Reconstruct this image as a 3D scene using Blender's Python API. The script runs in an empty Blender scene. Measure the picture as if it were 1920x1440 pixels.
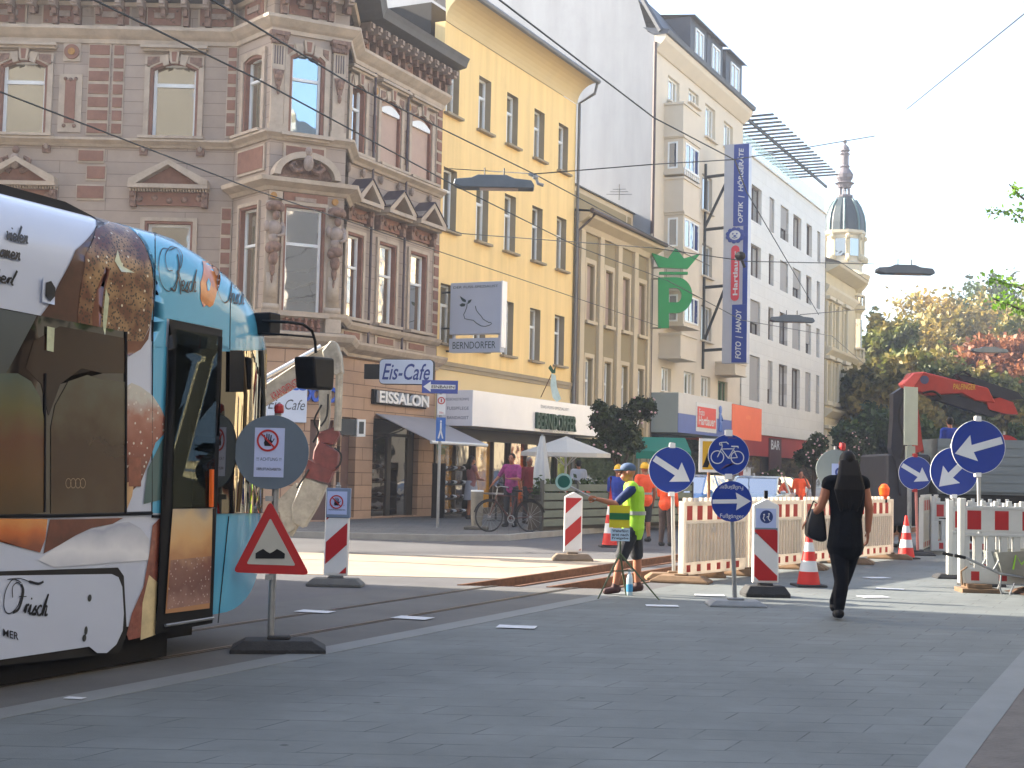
import bpy, math, random
import numpy as np
from mathutils import Vector, Matrix
sc = bpy.context.scene
R = math.radians
rnd = random.Random(7)
# ---------------------------------------------------------------- camera
FO = 2600.0; HC = 1.47; TH = math.atan(162/2600); PH = R(1.3)
_r0 = Vector((1,0,0)); _u0 = Vector((0,-math.sin(TH),math.cos(TH))); FW = Vector((0,math.cos(TH),math.sin(TH)))
RT = _r0*math.cos(PH)+_u0*math.sin(PH); UP = _u0*math.cos(PH)-_r0*math.sin(PH)
CAM = Vector((0,0,HC))
cd = bpy.data.cameras.new('camera'); cam = bpy.data.objects.new('camera', cd); sc.collection.objects.link(cam)
cd.sensor_width = 36; cd.lens = 36*FO/1920; cd.clip_end = 3000; cd.clip_start = 0.1
m3 = Matrix((RT,UP,-FW)).transposed().to_4x4(); m3.translation = CAM; cam.matrix_world = m3; sc.camera = cam
def ray(x,y): return FW+RT*((x-960)/FO)-UP*((y-720)/FO)
def P(x,y,Y):
    r = ray(x,y); return CAM+r*(Y/r.y)
def G(x,y,z=0.0):
    r = ray(x,y); return CAM+r*((z-HC)/r.z)
def PL(x,y,o,n):
    r = ray(x,y); return CAM+r*((Vector(o)-CAM).dot(n)/r.dot(n))
def mpp(Y): return Y/FO
# ---------------------------------------------------------------- colour + materials
def lin(c):
    c = c/255.0
    return c/12.92 if c <= .04045 else ((c+.055)/1.055)**2.4
def C(r,g,b,k=1.0): return (lin(r)*k,lin(g)*k,lin(b)*k,1)
def scl(c,k): return (min(c[0]*k,.95),min(c[1]*k,.95),min(c[2]*k,.95),1)
class NT:
    def __init__(s,name):
        s.m = bpy.data.materials.new(name); s.m.use_nodes = True; s.t = s.m.node_tree; s.t.nodes.clear()
        s.out = s.n('ShaderNodeOutputMaterial'); s.p = s.n('ShaderNodeBsdfPrincipled'); s.l(s.p,0,s.out,0)
    def n(s,t,**k):
        a = s.t.nodes.new(t)
        for q,v in k.items(): setattr(a,q,v)
        return a
    def l(s,a,i,b,j): s.t.links.new(a.outputs[i],b.inputs[j])
def mix(nt,c1,c2,fac=None,blend='MIX'):
    a = nt.n('ShaderNodeMix',data_type='RGBA',blend_type=blend)
    if c1 is not None: a.inputs[6].default_value = c1
    if c2 is not None: a.inputs[7].default_value = c2
    if fac is not None: a.inputs[0].default_value = fac
    return a
def M(name,col,rough=.6,var=.12,scale=3.0,bump=0.0,bscale=60,metal=0,spec=.5,emit=None,col2=None,trans=0,stretch=None,sub=0,coat=0,dirt=0,dirtcol=None):
    nt = NT(name); p = nt.p
    tc = nt.n('ShaderNodeTexCoord'); src = tc; si = 3
    if stretch:
        mp = nt.n('ShaderNodeMapping'); mp.inputs['Scale'].default_value = stretch; nt.l(tc,3,mp,0); src = mp; si = 0
    no = nt.n('ShaderNodeTexNoise'); no.inputs['Scale'].default_value = scale; no.inputs['Detail'].default_value = 6; no.inputs['Roughness'].default_value = .65
    nt.l(src,si,no,0)
    rp = nt.n('ShaderNodeMapRange'); rp.inputs[1].default_value = .3; rp.inputs[2].default_value = .7; nt.l(no,0,rp,0)
    mx = mix(nt,scl(col,1-var),col2 if col2 else scl(col,1+var)); nt.l(rp,0,mx,0)
    last = mx
    if dirt:
        n2 = nt.n('ShaderNodeTexNoise'); n2.inputs['Scale'].default_value = scale*.35; n2.inputs['Detail'].default_value = 9; n2.inputs['Roughness'].default_value = .75
        nt.l(tc,3,n2,0)
        r2 = nt.n('ShaderNodeMapRange'); r2.inputs[1].default_value = .52; r2.inputs[2].default_value = .75; r2.inputs[4].default_value = dirt; nt.l(n2,0,r2,0)
        m2 = mix(nt,None,dirtcol or scl(col,.45)); nt.l(mx,2,m2,6); nt.l(r2,0,m2,0); last = m2
    nt.l(last,2,p,0)
    p.inputs['Roughness'].default_value = rough; p.inputs['Metallic'].default_value = metal
    p.inputs['Specular IOR Level'].default_value = spec
    if coat: p.inputs['Coat Weight'].default_value = coat; p.inputs['Coat Roughness'].default_value = .05
    if sub: p.inputs['Subsurface Weight'].default_value = sub; p.inputs['Subsurface Radius'].default_value=(.02,.01,.005)
    if emit:
        p.inputs['Emission Color'].default_value = col; p.inputs['Emission Strength'].default_value = emit
    if trans:
        tr = nt.n('ShaderNodeBsdfTranslucent'); nt.l(last,2,tr,0); ms = nt.n('ShaderNodeMixShader'); ms.inputs[0].default_value = trans
        nt.l(p,0,ms,1); nt.l(tr,0,ms,2); nt.l(ms,0,nt.out,0)
    if bump:
        nb = nt.n('ShaderNodeTexNoise'); nb.inputs['Scale'].default_value = bscale; nb.inputs['Detail'].default_value = 4; nt.l(tc,3,nb,0)
        b = nt.n('ShaderNodeBump'); b.inputs['Strength'].default_value = bump; b.inputs['Distance'].default_value = .02; nt.l(nb,0,b,'Height'); nt.l(b,0,p,'Normal')
    return nt.m
def MB_brick(name,c1,c2,mortar,bw,bh,ms,off=.5,ax='xz',rough=.8,bump=.3,skew=0,noise=.25,rot=0,nscale=1.5,dirt=0,jn=0):
    nt = NT(name); p = nt.p
    tc = nt.n('ShaderNodeTexCoord'); sp = nt.n('ShaderNodeSeparateXYZ'); nt.l(tc,3,sp,0)
    cb = nt.n('ShaderNodeCombineXYZ'); ix = {'x':0,'y':1,'z':2}
    nt.l(sp,ix[ax[1]],cb,1)
    if skew:
        mu = nt.n('ShaderNodeMath',operation='MULTIPLY_ADD'); nt.l(sp,ix[ax[1]],mu,0); mu.inputs[1].default_value = -skew; nt.l(sp,ix[ax[0]],mu,2); nt.l(mu,0,cb,0)
    else: nt.l(sp,ix[ax[0]],cb,0)
    br = nt.n('ShaderNodeTexBrick'); br.offset = off
    for k,v in (('Color1',c1),('Color2',c2),('Mortar',mortar),('Scale',1),('Mortar Size',ms),('Mortar Smooth',.2),('Brick Width',bw),('Row Height',bh)): br.inputs[k].default_value = v
    nt.l(cb,0,br,0)
    no = nt.n('ShaderNodeTexNoise'); no.inputs['Scale'].default_value = nscale; no.inputs['Detail'].default_value = 8; no.inputs['Roughness'].default_value = .7; nt.l(tc,3,no,0)
    rp = nt.n('ShaderNodeMapRange'); rp.inputs[1].default_value = .3; rp.inputs[2].default_value = .7; rp.inputs[3].default_value = 1-noise; rp.inputs[4].default_value = 1+noise*.6; nt.l(no,0,rp,0)
    mx = mix(nt,None,None,1.0,'MULTIPLY'); src = br
    if jn:
        jx = mix(nt,None,c1); nt.l(br,0,jx,6); n3 = nt.n('ShaderNodeTexNoise'); n3.inputs['Scale'].default_value = 2.3; n3.inputs['Detail'].default_value = 3; nt.l(tc,3,n3,0)
        r3 = nt.n('ShaderNodeMapRange'); r3.inputs[1].default_value = .42; r3.inputs[2].default_value = .6; r3.inputs[4].default_value = jn; nt.l(n3,0,r3,0); nt.l(r3,0,jx,0); nt.l(jx,2,mx,6)
    else: nt.l(br,0,mx,6)
    nt.l(rp,0,mx,7); last = mx
    if dirt:
        n4 = nt.n('ShaderNodeTexNoise'); n4.inputs['Scale'].default_value = .55; n4.inputs['Detail'].default_value = 10; n4.inputs['Roughness'].default_value = .8; nt.l(tc,3,n4,0)
        r4 = nt.n('ShaderNodeMapRange'); r4.inputs[1].default_value = .5; r4.inputs[2].default_value = .72; r4.inputs[4].default_value = dirt; nt.l(n4,0,r4,0); d4 = mix(nt,None,scl(c1,.5)); nt.l(mx,2,d4,6); nt.l(r4,0,d4,0); last = d4
        n5 = nt.n('ShaderNodeTexVoronoi'); n5.inputs['Scale'].default_value = 1.7; nt.l(tc,3,n5,0); r5 = nt.n('ShaderNodeMapRange'); r5.inputs[1].default_value = .03; r5.inputs[2].default_value = .05; nt.l(n5,0,r5,0); d5 = mix(nt,scl(c1,.35),None); nt.l(last,2,d5,7); nt.l(r5,0,d5,0); last = d5
    nt.l(last,2,p,0)
    p.inputs['Roughness'].default_value = rough
    b = nt.n('ShaderNodeBump'); b.invert = True; b.inputs['Strength'].default_value = bump; b.inputs['Distance'].default_value = .01; nt.l(br,1,b,'Height')
    nb = nt.n('ShaderNodeTexNoise'); nb.inputs['Scale'].default_value = 90; nt.l(tc,3,nb,0)
    b2 = nt.n('ShaderNodeBump'); b2.inputs['Strength'].default_value = .15; b2.inputs['Distance'].default_value = .01; nt.l(nb,0,b2,'Height'); nt.l(b,0,b2,'Normal'); nt.l(b2,0,p,'Normal')
    return nt.m
def M_glass(name,inner,refl=.45,rough=.03,var=.6,scale=1.2,tint=(1,1,1,1)):
    nt = NT(name); nt.t.nodes.remove(nt.p)
    tc = nt.n('ShaderNodeTexCoord'); no = nt.n('ShaderNodeTexNoise'); no.inputs['Scale'].default_value = scale; nt.l(tc,3,no,0)
    mx = mix(nt,scl(inner,1-var),scl(inner,1+var)); nt.l(no,0,mx,0)
    d = nt.n('ShaderNodeBsdfDiffuse'); nt.l(mx,2,d,0); g = nt.n('ShaderNodeBsdfGlossy'); g.inputs[0].default_value = tint; g.inputs[1].default_value = rough
    nw = nt.n('ShaderNodeTexNoise'); nw.inputs['Scale'].default_value = 1.3; nt.l(tc,3,nw,0)
    b = nt.n('ShaderNodeBump'); b.inputs['Strength'].default_value = .12; b.inputs['Distance'].default_value = .05; nt.l(nw,0,b,'Height'); nt.l(b,0,g,'Normal')
    lw = nt.n('ShaderNodeLayerWeight'); lw.inputs[0].default_value = .25
    ma = nt.n('ShaderNodeMath',operation='MULTIPLY_ADD'); ma.use_clamp = True; nt.l(lw,1,ma,0); ma.inputs[1].default_value = .6; ma.inputs[2].default_value = refl
    s = nt.n('ShaderNodeMixShader'); nt.l(ma,0,s,0); nt.l(d,0,s,1); nt.l(g,0,s,2); nt.l(s,0,nt.out,0)
    return nt.m
# ---------------------------------------------------------------- frames, things
class Fr:
    """vertical working plane: s along the face (left to right seen from outside), y inward, z up"""
    def __init__(s,o,ang):
        s.o = Vector((o[0],o[1],o[2] if len(o) > 2 else 0)); s.a = ang
        s.m = Matrix.Translation(s.o)@Matrix.Rotation(ang,4,'Z')
        s.ex = Vector((math.cos(ang),math.sin(ang),0)); s.n = Vector((-math.sin(ang),math.cos(ang),0))
    def at(s,x,y,off=0.0):
        p = PL(x,y,s.o+s.n*off,s.n)-s.o
        return (p.dot(s.ex),p.z)
    def s(s,x,y=800,off=0.0): return s.at(x,y,off)[0]
    def z(s,x,y,off=0.0): return s.at(x,y,off)[1]
    def w(s,a,y,z): return s.m@Vector((a,y,z))
WM = {}
def thing(name,label,cat,loc=(0,0,0),rz=0.0,group=None,kind=None):
    o = bpy.data.objects.new(name,None); sc.collection.objects.link(o); o.empty_display_size = .2
    o.location = loc; o.rotation_euler = (0,0,rz); o['label'] = label; o['category'] = cat
    if group: o['group'] = group
    if kind: o['kind'] = kind
    WM[o] = Matrix.Translation(Vector(loc))@Matrix.Rotation(rz,4,'Z'); return o
def tag(o,label,cat,group=None,kind=None):
    o['label'] = label; o['category'] = cat
    if group: o['group'] = group
    if kind: o['kind'] = kind
    return o
def struct(o,kind='structure'):
    o['kind'] = kind; return o
def lk(me,name,parent=None,fr=None,mat=None):
    o = bpy.data.objects.new(name,me); sc.collection.objects.link(o)
    mw = mat if mat is not None else (fr.m if fr is not None else (WM[parent] if parent is not None else Matrix.Identity(4)))
    if parent is not None:
        o.parent = parent; o.matrix_local = WM[parent].inverted()@mw
    else: o.matrix_world = mw
    WM[o] = mw.copy(); return o
def dup(o,parent=None,mw=None):
    """copy of a thing with copies of its parts and sub-parts"""
    c = o.copy(); sc.collection.objects.link(c)
    if parent is not None: c.parent = parent
    if mw is not None: c.matrix_world = mw; WM[c] = mw.copy()
    for ch in list(o.children): dup(ch,c)
    return c
class MB:
    def __init__(s): s.v = []; s.f = []; s.mi = []; s.m = 0; s.g = []
    def add(s,vs,fs,T=None):
        b = len(s.v)
        if T is not None: vs = [T@Vector(v) for v in vs]
        s.v += [tuple(v) for v in vs]; s.f += [tuple(i+b for i in f) for f in fs]; s.mi += [s.m]*len(fs); s.g.append((b,len(s.v),len(s.f)-len(fs),len(s.f))); return s
    def box(s,x0,x1,y0,y1,z0,z1,T=None):
        return s.add([(x0,y0,z0),(x1,y0,z0),(x1,y1,z0),(x0,y1,z0),(x0,y0,z1),(x1,y0,z1),(x1,y1,z1),(x0,y1,z1)],
            [(3,2,1,0),(4,5,6,7),(0,1,5,4),(1,2,6,5),(2,3,7,6),(3,0,4,7)],T)
    def prism(s,pts,y0,y1,T=None):
        """outline (s,z) seen from the front, thickness y0..y1"""
        n = len(pts); ar = sum(pts[i][0]*pts[(i+1)%n][1]-pts[(i+1)%n][0]*pts[i][1] for i in range(n))
        if ar < 0: pts = pts[::-1]
        return s.add([(a,y0,b) for a,b in pts]+[(a,y1,b) for a,b in pts],
            [tuple(range(n)),tuple(range(2*n-1,n-1,-1))]+[(i,i+n,(i+1)%n+n,(i+1)%n) for i in range(n)],T)
    def slab(s,pts,z0,z1,T=None):
        n = len(pts); ar = sum(pts[i][0]*pts[(i+1)%n][1]-pts[(i+1)%n][0]*pts[i][1] for i in range(n))
        if ar < 0: pts = pts[::-1]
        return s.add([(a,b,z1) for a,b in pts]+[(a,b,z0) for a,b in pts],
            [tuple(range(n)),tuple(range(2*n-1,n-1,-1))]+[(i,i+n,(i+1)%n+n,(i+1)%n) for i in range(n)],T)
    def quad(s,a,b,c,d,T=None): return s.add([a,b,c,d],[(0,1,2,3)],T)
    def ring(s,p,d,r,n,ref=None):
        d = Vector(d).normalized(); u = d.orthogonal().normalized() if ref is None else (Vector(ref)-d*Vector(ref).dot(d)).normalized(); w = d.cross(u)
        return [Vector(p)+u*(r*math.cos(2*math.pi*i/n))+w*(r*math.sin(2*math.pi*i/n)) for i in range(n)]
    def tube(s,pts,rad,n=8,T=None,caps=True):
        pts = [Vector(p) for p in pts]; k = len(pts)
        if not hasattr(rad,'__len__'): rad = [rad]*k
        vs = []; d0 = (pts[1]-pts[0]).normalized(); ref = d0.orthogonal()
        for i in range(k):
            d = (pts[min(i+1,k-1)]-pts[max(i-1,0)]).normalized(); ref = (ref-d*ref.dot(d)).normalized(); vs += s.ring(pts[i],d,rad[i],n,ref)
        fs = [(i*n+j,i*n+(j+1)%n,(i+1)*n+(j+1)%n,(i+1)*n+j) for i in range(k-1) for j in range(n)]
        if caps: fs += [tuple(range(n-1,-1,-1)),tuple(range((k-1)*n,k*n))]
        return s.add(vs,fs,T)
    def lathe(s,prof,n=20,T=None):
        vs = [(r*math.cos(2*math.pi*j/n),r*math.sin(2*math.pi*j/n),z) for r,z in prof for j in range(n)]
        k = len(prof)
        fs = [(i*n+j,i*n+(j+1)%n,(i+1)*n+(j+1)%n,(i+1)*n+j) for i in range(k-1) for j in range(n)]
        fs += [tuple(range(n-1,-1,-1)),tuple(range((k-1)*n,k*n))]
        return s.add(vs,fs,T)
    def ell(s,c,r,n=14,k=9,T=None,e=None):
        vs = []; 
        for i in range(1,k):
            th = math.pi*i/k
            for j in range(n):
                a = 2*math.pi*j/n; vs.append(Vector((r[0]*math.sin(th)*math.cos(a),r[1]*math.sin(th)*math.sin(a),-r[2]*math.cos(th))))
        vs += [Vector((0,0,-r[2])),Vector((0,0,r[2]))]
        if e is not None: vs = [e@v for v in vs]
        vs = [v+Vector(c) for v in vs]; b = (k-1)*n
        fs = [(i*n+j,i*n+(j+1)%n,(i+1)*n+(j+1)%n,(i+1)*n+j) for i in range(k-2) for j in range(n)]
        fs += [(b,(j+1)%n,j) for j in range(n)]+[((k-2)*n+j,(k-2)*n+(j+1)%n,b+1) for j in range(n)]
        return s.add(vs,fs,T)
    def disc(s,cx,cz,r,y0,y1,n=32,T=None,ry=None):
        return s.prism([(cx+r*math.cos(2*math.pi*i/n),cz+(ry or r)*math.sin(2*math.pi*i/n)) for i in range(n)],y0,y1,T)
    def annulus(s,cx,cz,r0,r1,y0,y1,n=40,T=None):
        vs = []
        for y in (y0,y1):
            for r in (r0,r1): vs += [(cx+r*math.cos(2*math.pi*i/n),y,cz+r*math.sin(2*math.pi*i/n)) for i in range(n)]
        fs = []
        for i in range(n):
            j = (i+1)%n
            fs += [(i,j,n+j,n+i)[::-1] if False else (i,n+i,n+j,j)[::-1],(n+i,3*n+i,3*n+j,n+j),(2*n+i,2*n+j,3*n+j,3*n+i),(i,j,2*n+j,2*n+i)]
        return s.add(vs,fs,T)
    def stroke(s,pts,w,y0,y1,T=None):
        """flat pen stroke along a polyline in the (s,z) plane; w number or list"""
        k = len(pts)
        if not hasattr(w,'__len__'): w = [w]*k
        L = []; Rr = []
        for i in range(k):
            a = pts[max(i-1,0)]; b = pts[min(i+1,k-1)]; dx,dz = b[0]-a[0],b[1]-a[1]; q = math.hypot(dx,dz) or 1
            nx,nz = -dz/q*w[i]/2,dx/q*w[i]/2
            L.append((pts[i][0]+nx,pts[i][1]+nz)); Rr.append((pts[i][0]-nx,pts[i][1]-nz))
        for i in range(k-1):
            s.prism([L[i],L[i+1],Rr[i+1],Rr[i]],y0,y1,T)
        return s
    def pieces(s,tol):
        bb = []
        for (a,b,c,d) in s.g:
            v = np.array(s.v[a:b]); bb.append((v.min(0)-tol-.0015,v.max(0)+tol+.0015))
        n = len(bb); p = list(range(n))
        def fd(i):
            while p[i] != i: i = p[i]
            return i
        for i in range(n):
            for j in range(i+1,n):
                if (bb[i][0] <= bb[j][1]).all() and (bb[j][0] <= bb[i][1]).all(): p[fd(i)] = fd(j)
        out = {}
        for i,(a,b,c,d) in enumerate(s.g):
            q = out.setdefault(fd(i),MB()); o = len(q.v)-a; q.v += s.v[a:b]; q.f += [tuple(k+o for k in f) for f in s.f[c:d]]; q.mi += s.mi[c:d]
        return list(out.values())
    def pieces(s,tol):
        bb = []
        for (a,b,c,d) in s.g:
            v = np.array(s.v[a:b]); bb.append((v.min(0)-tol-.0015,v.max(0)+tol+.0015))
        n = len(bb); p = list(range(n))
        def fd(i):
            while p[i] != i: i = p[i]
            return i
        for i in range(n):
            for j in range(i+1,n):
                if (bb[i][0] <= bb[j][1]).all() and (bb[j][0] <= bb[i][1]).all(): p[fd(i)] = fd(j)
        out = {}
        for i,(a,b,c,d) in enumerate(s.g):
            q = out.setdefault(fd(i),MB()); o = len(q.v)-a; q.v += s.v[a:b]; q.f += [tuple(k+o for k in f) for f in s.f[c:d]]; q.mi += s.mi[c:d]
        return list(out.values())
    def build(s,name,mats,parent=None,fr=None,mat=None,smooth=False,bevel=0,auto=None,seg=1):
        if name in SPLIT and s.g:
            ps = s.pieces(SPLIT[name][1])
            if len(ps) > 1:
                o = None
                for p in ps: o = p.build(SPLIT[name][0]+'\0',mats,parent,fr,mat,smooth,bevel,auto,seg)
                return o
        name = SPLIT[name][0] if name in SPLIT else name.rstrip('\0')
        if name in SPLIT and s.g:
            ps = s.pieces(SPLIT[name][1])
            if len(ps) > 1:
                o = None
                for p in ps: o = p.build(SPLIT[name][0]+'\0',mats,parent,fr,mat,smooth,bevel,auto,seg)
                return o
        name = SPLIT[name][0] if name in SPLIT else name.rstrip('\0')
        me = bpy.data.meshes.new(name); me.from_pydata(s.v,[],s.f)
        if not isinstance(mats,(list,tuple)): mats = [mats]
        for m in mats: me.materials.append(m)
        me.polygons.foreach_set('material_index',s.mi)
        if smooth: me.polygons.foreach_set('use_smooth',[True]*len(s.f))
        me.update(); o = lk(me,name,parent,fr,mat)
        if auto is not None: me.set_sharp_from_angle(angle=R(auto))
        if bevel:
            b = o.modifiers.new('bevel','BEVEL'); b.width = bevel; b.segments = seg; b.limit_method = 'ANGLE'; b.angle_limit = R(40)
        return o
SPLIT = {k:(v,t) for k,v,t in (('cornice_brackets','cornice_bracket',.0),('wall_panel','wall_panel',.03),('wall_medallion','wall_medallion',.12),('rosettes','rosette',.03),('pedestal','pedestal',.02),('frieze_panels','frieze_panel',.02),('turret_windows','turret_window',.0),
 ('pergola_louvres','pergola_louvre',.0),('clamp','clamp',.02),('snow_guard','snow_guard',.0),('blossoms','blossom',.0),('window_frames','window_frame',.0),('window_panes','window_pane',.0),('hatch_lock','hatch_lock',.01),('stabiliser_leg','stabiliser_leg',.02),
 ('emblem','emblem',.1),('grip','grip',.0),('leg','leg',.05),('folding_arm','folding_arm',.0),('hydraulic_hose','hydraulic_hose',.0),('window_surround','window_surround',.06),('rail_post','rail_post',.0),('bracket','bracket',.02),('red_blocks','red_block',.0),('parapet_cap','parapet_cap',.0),('lettering','lettering',.12),('script_lettering','script_lettering',.06),('notice_print','notice_print',.02),('spokes','spokes',.3),('hanger','hanger',.0),('shoes','shoe',.0),('pillar','pillar',.02))}
SPLIT = {k:(v,t) for k,v,t in (('cornice_brackets','cornice_bracket',.0),('wall_panel','wall_panel',.03),('wall_medallion','wall_medallion',.12),('rosettes','rosette',.03),('pedestal','pedestal',.02),('frieze_panels','frieze_panel',.02),('turret_windows','turret_window',.0),
 ('pergola_louvres','pergola_louvre',.0),('clamp','clamp',.02),('snow_guard','snow_guard',.0),('blossoms','blossom',.0),('window_frames','window_frame',.0),('window_panes','window_pane',.0),('hatch_lock','hatch_lock',.01),('stabiliser_leg','stabiliser_leg',.02),
 ('emblem','emblem',.1),('grip','grip',.0),('leg','leg',.05),('folding_arm','folding_arm',.0),('hydraulic_hose','hydraulic_hose',.0),('window_surround','window_surround',.06),('rail_post','rail_post',.0),('bracket','bracket',.02),('red_blocks','red_block',.0),('parapet_cap','parapet_cap',.0),('lettering','lettering',.12),('script_lettering','script_lettering',.06),('notice_print','notice_print',.02),('spokes','spokes',.3),('hanger','hanger',.0),('shoes','shoe',.0),('pillar','pillar',.02))}
# text as mesh data, fitted to a box in the (s,z) plane
_tc = {}
def text_geo(txt,shear=0.0,bold=0.0):
    k = (txt,shear,bold)
    if k in _tc: return _tc[k]
    cu = bpy.data.curves.new('lettering','FONT'); cu.body = txt; cu.size = 1; cu.shear = shear; cu.offset = bold; cu.resolution_u = 3; cu.space_line = .95; cu.align_x = 'CENTER'
    o = bpy.data.objects.new('lettering',cu); sc.collection.objects.link(o)
    dg = bpy.context.evaluated_depsgraph_get(); me = bpy.data.meshes.new_from_object(o.evaluated_get(dg))
    vs = [tuple(v.co) for v in me.vertices]; fs = [tuple(p.vertices) for p in me.polygons]
    bpy.data.objects.remove(o); bpy.data.curves.remove(cu); bpy.data.meshes.remove(me)
    _tc[k] = (vs,fs); return _tc[k]
def text(mb,txt,s0,s1,z0,z1,y,T=None,shear=0.0,bold=0.0,rot=0,thick=0.0,fn=None):
    vs,fs = text_geo(txt,shear,bold)
    if rot: vs = [(-v[1],v[0],0) for v in vs] if rot == 90 else [(v[1],-v[0],0) for v in vs]
    xs = [v[0] for v in vs]; ys = [v[1] for v in vs]; ax,bx,ay,by = min(xs),max(xs),min(ys),max(ys)
    q = [((v[0]-ax)/(bx-ax)*(s1-s0)+s0,(v[1]-ay)/(by-ay)*(z1-z0)+z0) for v in vs]
    if fn: vv = [fn(a,b) for a,b in q]
    else: vv = [(a,y,b) for a,b in q]
    mb.add(vv,fs,T)
    if thick:
        ed = {}
        for f in fs:
            for i in range(len(f)):
                e = (f[i],f[(i+1)%len(f)]); ed[e] = ed.get(e,0)+1
        be = [e for e in ed if (e[1],e[0]) not in ed]; n = len(vv)
        mb.add(vv+[(a,b+thick,c) for a,b,c in vv],[(e[1],e[0],e[0]+n,e[1]+n) for e in be],T)
def sweep(mb,pts,prof,T=None,cap=True):
    """profile [(out,z)] swept along plan polyline pts (left to right seen from outside), mitred"""
    n = len(pts); k = len(prof); vs = []
    for i in range(n):
        def nn(a,b):
            d = Vector((b[0]-a[0],b[1]-a[1])).normalized(); return Vector((d.y,-d.x))
        if i == 0: mv = nn(pts[0],pts[1])
        elif i == n-1: mv = nn(pts[-2],pts[-1])
        else:
            a = nn(pts[i-1],pts[i]); b = nn(pts[i],pts[i+1]); mv = (a+b).normalized(); mv = mv/max(.3,mv.dot(a))
        for o_,z in prof: vs.append((pts[i][0]+mv.x*o_,pts[i][1]+mv.y*o_,z))
    fs = [(i*k+j,(i+1)*k+j,(i+1)*k+(j+1)%k,i*k+(j+1)%k) for i in range(n-1) for j in range(k)]
    if cap: fs += [tuple(range(k)),tuple(range(n*k-1,(n-1)*k-1,-1))]
    mb.add(vs,fs,T)
def wall(mb,s0,s1,z0,z1,holes,dep=.3,rev=None,y=0.0):
    """front sheet with real openings and their reveals; rev = material slot of the reveals"""
    xs = sorted({s0,s1}|{min(max(v,s0),s1) for h in holes for v in h[:2]}); zs = sorted({z0,z1}|{min(max(v,z0),z1) for h in holes for v in h[2:4]})
    for i in range(len(xs)-1):
        j = 0
        while j < len(zs)-1:
            def inh(j): return any(h[0] < (xs[i]+xs[i+1])/2 < h[1] and h[2] < (zs[j]+zs[j+1])/2 < h[3] for h in holes)
            if inh(j): j += 1; continue
            k = j
            while k+1 < len(zs)-1 and not inh(k+1): k += 1
            mb.quad((xs[i],y,zs[j]),(xs[i+1],y,zs[j]),(xs[i+1],y,zs[k+1]),(xs[i],y,zs[k+1])); j = k+1
    m0 = mb.m
    if rev is not None: mb.m = rev
    for h in holes:
        a,b,c,d = h[:4]; e = y+dep
        mb.quad((a,y,c),(a,y,d),(a,e,d),(a,e,c)); mb.quad((b,y,c),(b,e,c),(b,e,d),(b,y,d))
        mb.quad((a,y,d),(b,y,d),(b,e,d),(a,e,d)); mb.quad((a,y,c),(a,e,c),(b,e,c),(b,y,c))
    mb.m = m0
    e = y+dep; mb.quad((s0,y,z0),(s0,y,z1),(s0,e,z1),(s0,e,z0)); mb.quad((s1,y,z0),(s1,e,z0),(s1,e,z1),(s1,y,z1)); mb.quad((s0,y,z1),(s1,y,z1),(s1,e,z1),(s0,e,z1))
def window(par,fr,s0,s1,z0,z1,y,fm,gm,fw=.07,transom=None,mull=None,name='window',dep=.06):
    m = MB(); a,b = y,y+dep
    m.box(s0,s0+fw,a,b,z0,z1); m.box(s1-fw,s1,a,b,z0,z1); m.box(s0+fw,s1-fw,a,b,z0,z0+fw); m.box(s0+fw,s1-fw,a,b,z1-fw,z1)
    if transom: zt = z0+(z1-z0)*transom; m.box(s0+fw,s1-fw,a-.012,b,zt-fw*.65,zt+fw*.65)
    if mull:
        for q in (mull if hasattr(mull,'__len__') else [mull]):
            sm = s0+(s1-s0)*q; zt = z1 if not transom or len(str(mull)) > 99 else zt
            m.box(sm-fw*.5,sm+fw*.5,a-.006,b-.004,z0+fw,(z1-fw) if not transom else zt-fw*.65)
    o = m.build(name,fm,par,fr)
    g = MB(); g.quad((s0+fw*.5,y+dep*.6,z0+fw*.5),(s1-fw*.5,y+dep*.6,z0+fw*.5),(s1-fw*.5,y+dep*.6,z1-fw*.5),(s0+fw*.5,y+dep*.6,z1-fw*.5)); g.build('pane',gm,o,fr)
    return o
# ---------------------------------------------------------------- light
SUN_AZ = math.atan2(-.955,.297); SUN_EL = R(27)      # azimuth measured from +Y towards +X
sdir = Vector((math.sin(SUN_AZ)*math.cos(SUN_EL),math.cos(SUN_AZ)*math.cos(SUN_EL),math.sin(SUN_EL)))
wd = bpy.data.worlds.new('World'); sc.world = wd; wd.use_nodes = True; nt = wd.node_tree
bg = nt.nodes['Background']; sk = nt.nodes.new('ShaderNodeTexSky'); sk.sky_type = 'NISHITA'; sk.sun_disc = False
sk.sun_elevation = SUN_EL; sk.sun_rotation = SUN_AZ; sk.air_density = 1.0; sk.dust_density = 3.0; sk.ozone_density = 1.0
nt.links.new(sk.outputs[0],bg.inputs[0]); bg.inputs[1].default_value = 0.135
sl = bpy.data.lights.new('sun','SUN'); sl.energy = 5.0; sl.angle = R(.5); sl.color = (1,.89,.74)
so = bpy.data.objects.new('sun',sl); sc.collection.objects.link(so); so.rotation_euler = sdir.to_track_quat('Z','Y').to_euler()
sc.view_settings.view_transform = 'Standard'; sc.view_settings.look = 'None'; sc.view_settings.exposure = 2.12; sc.view_settings.gamma = 1
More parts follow.
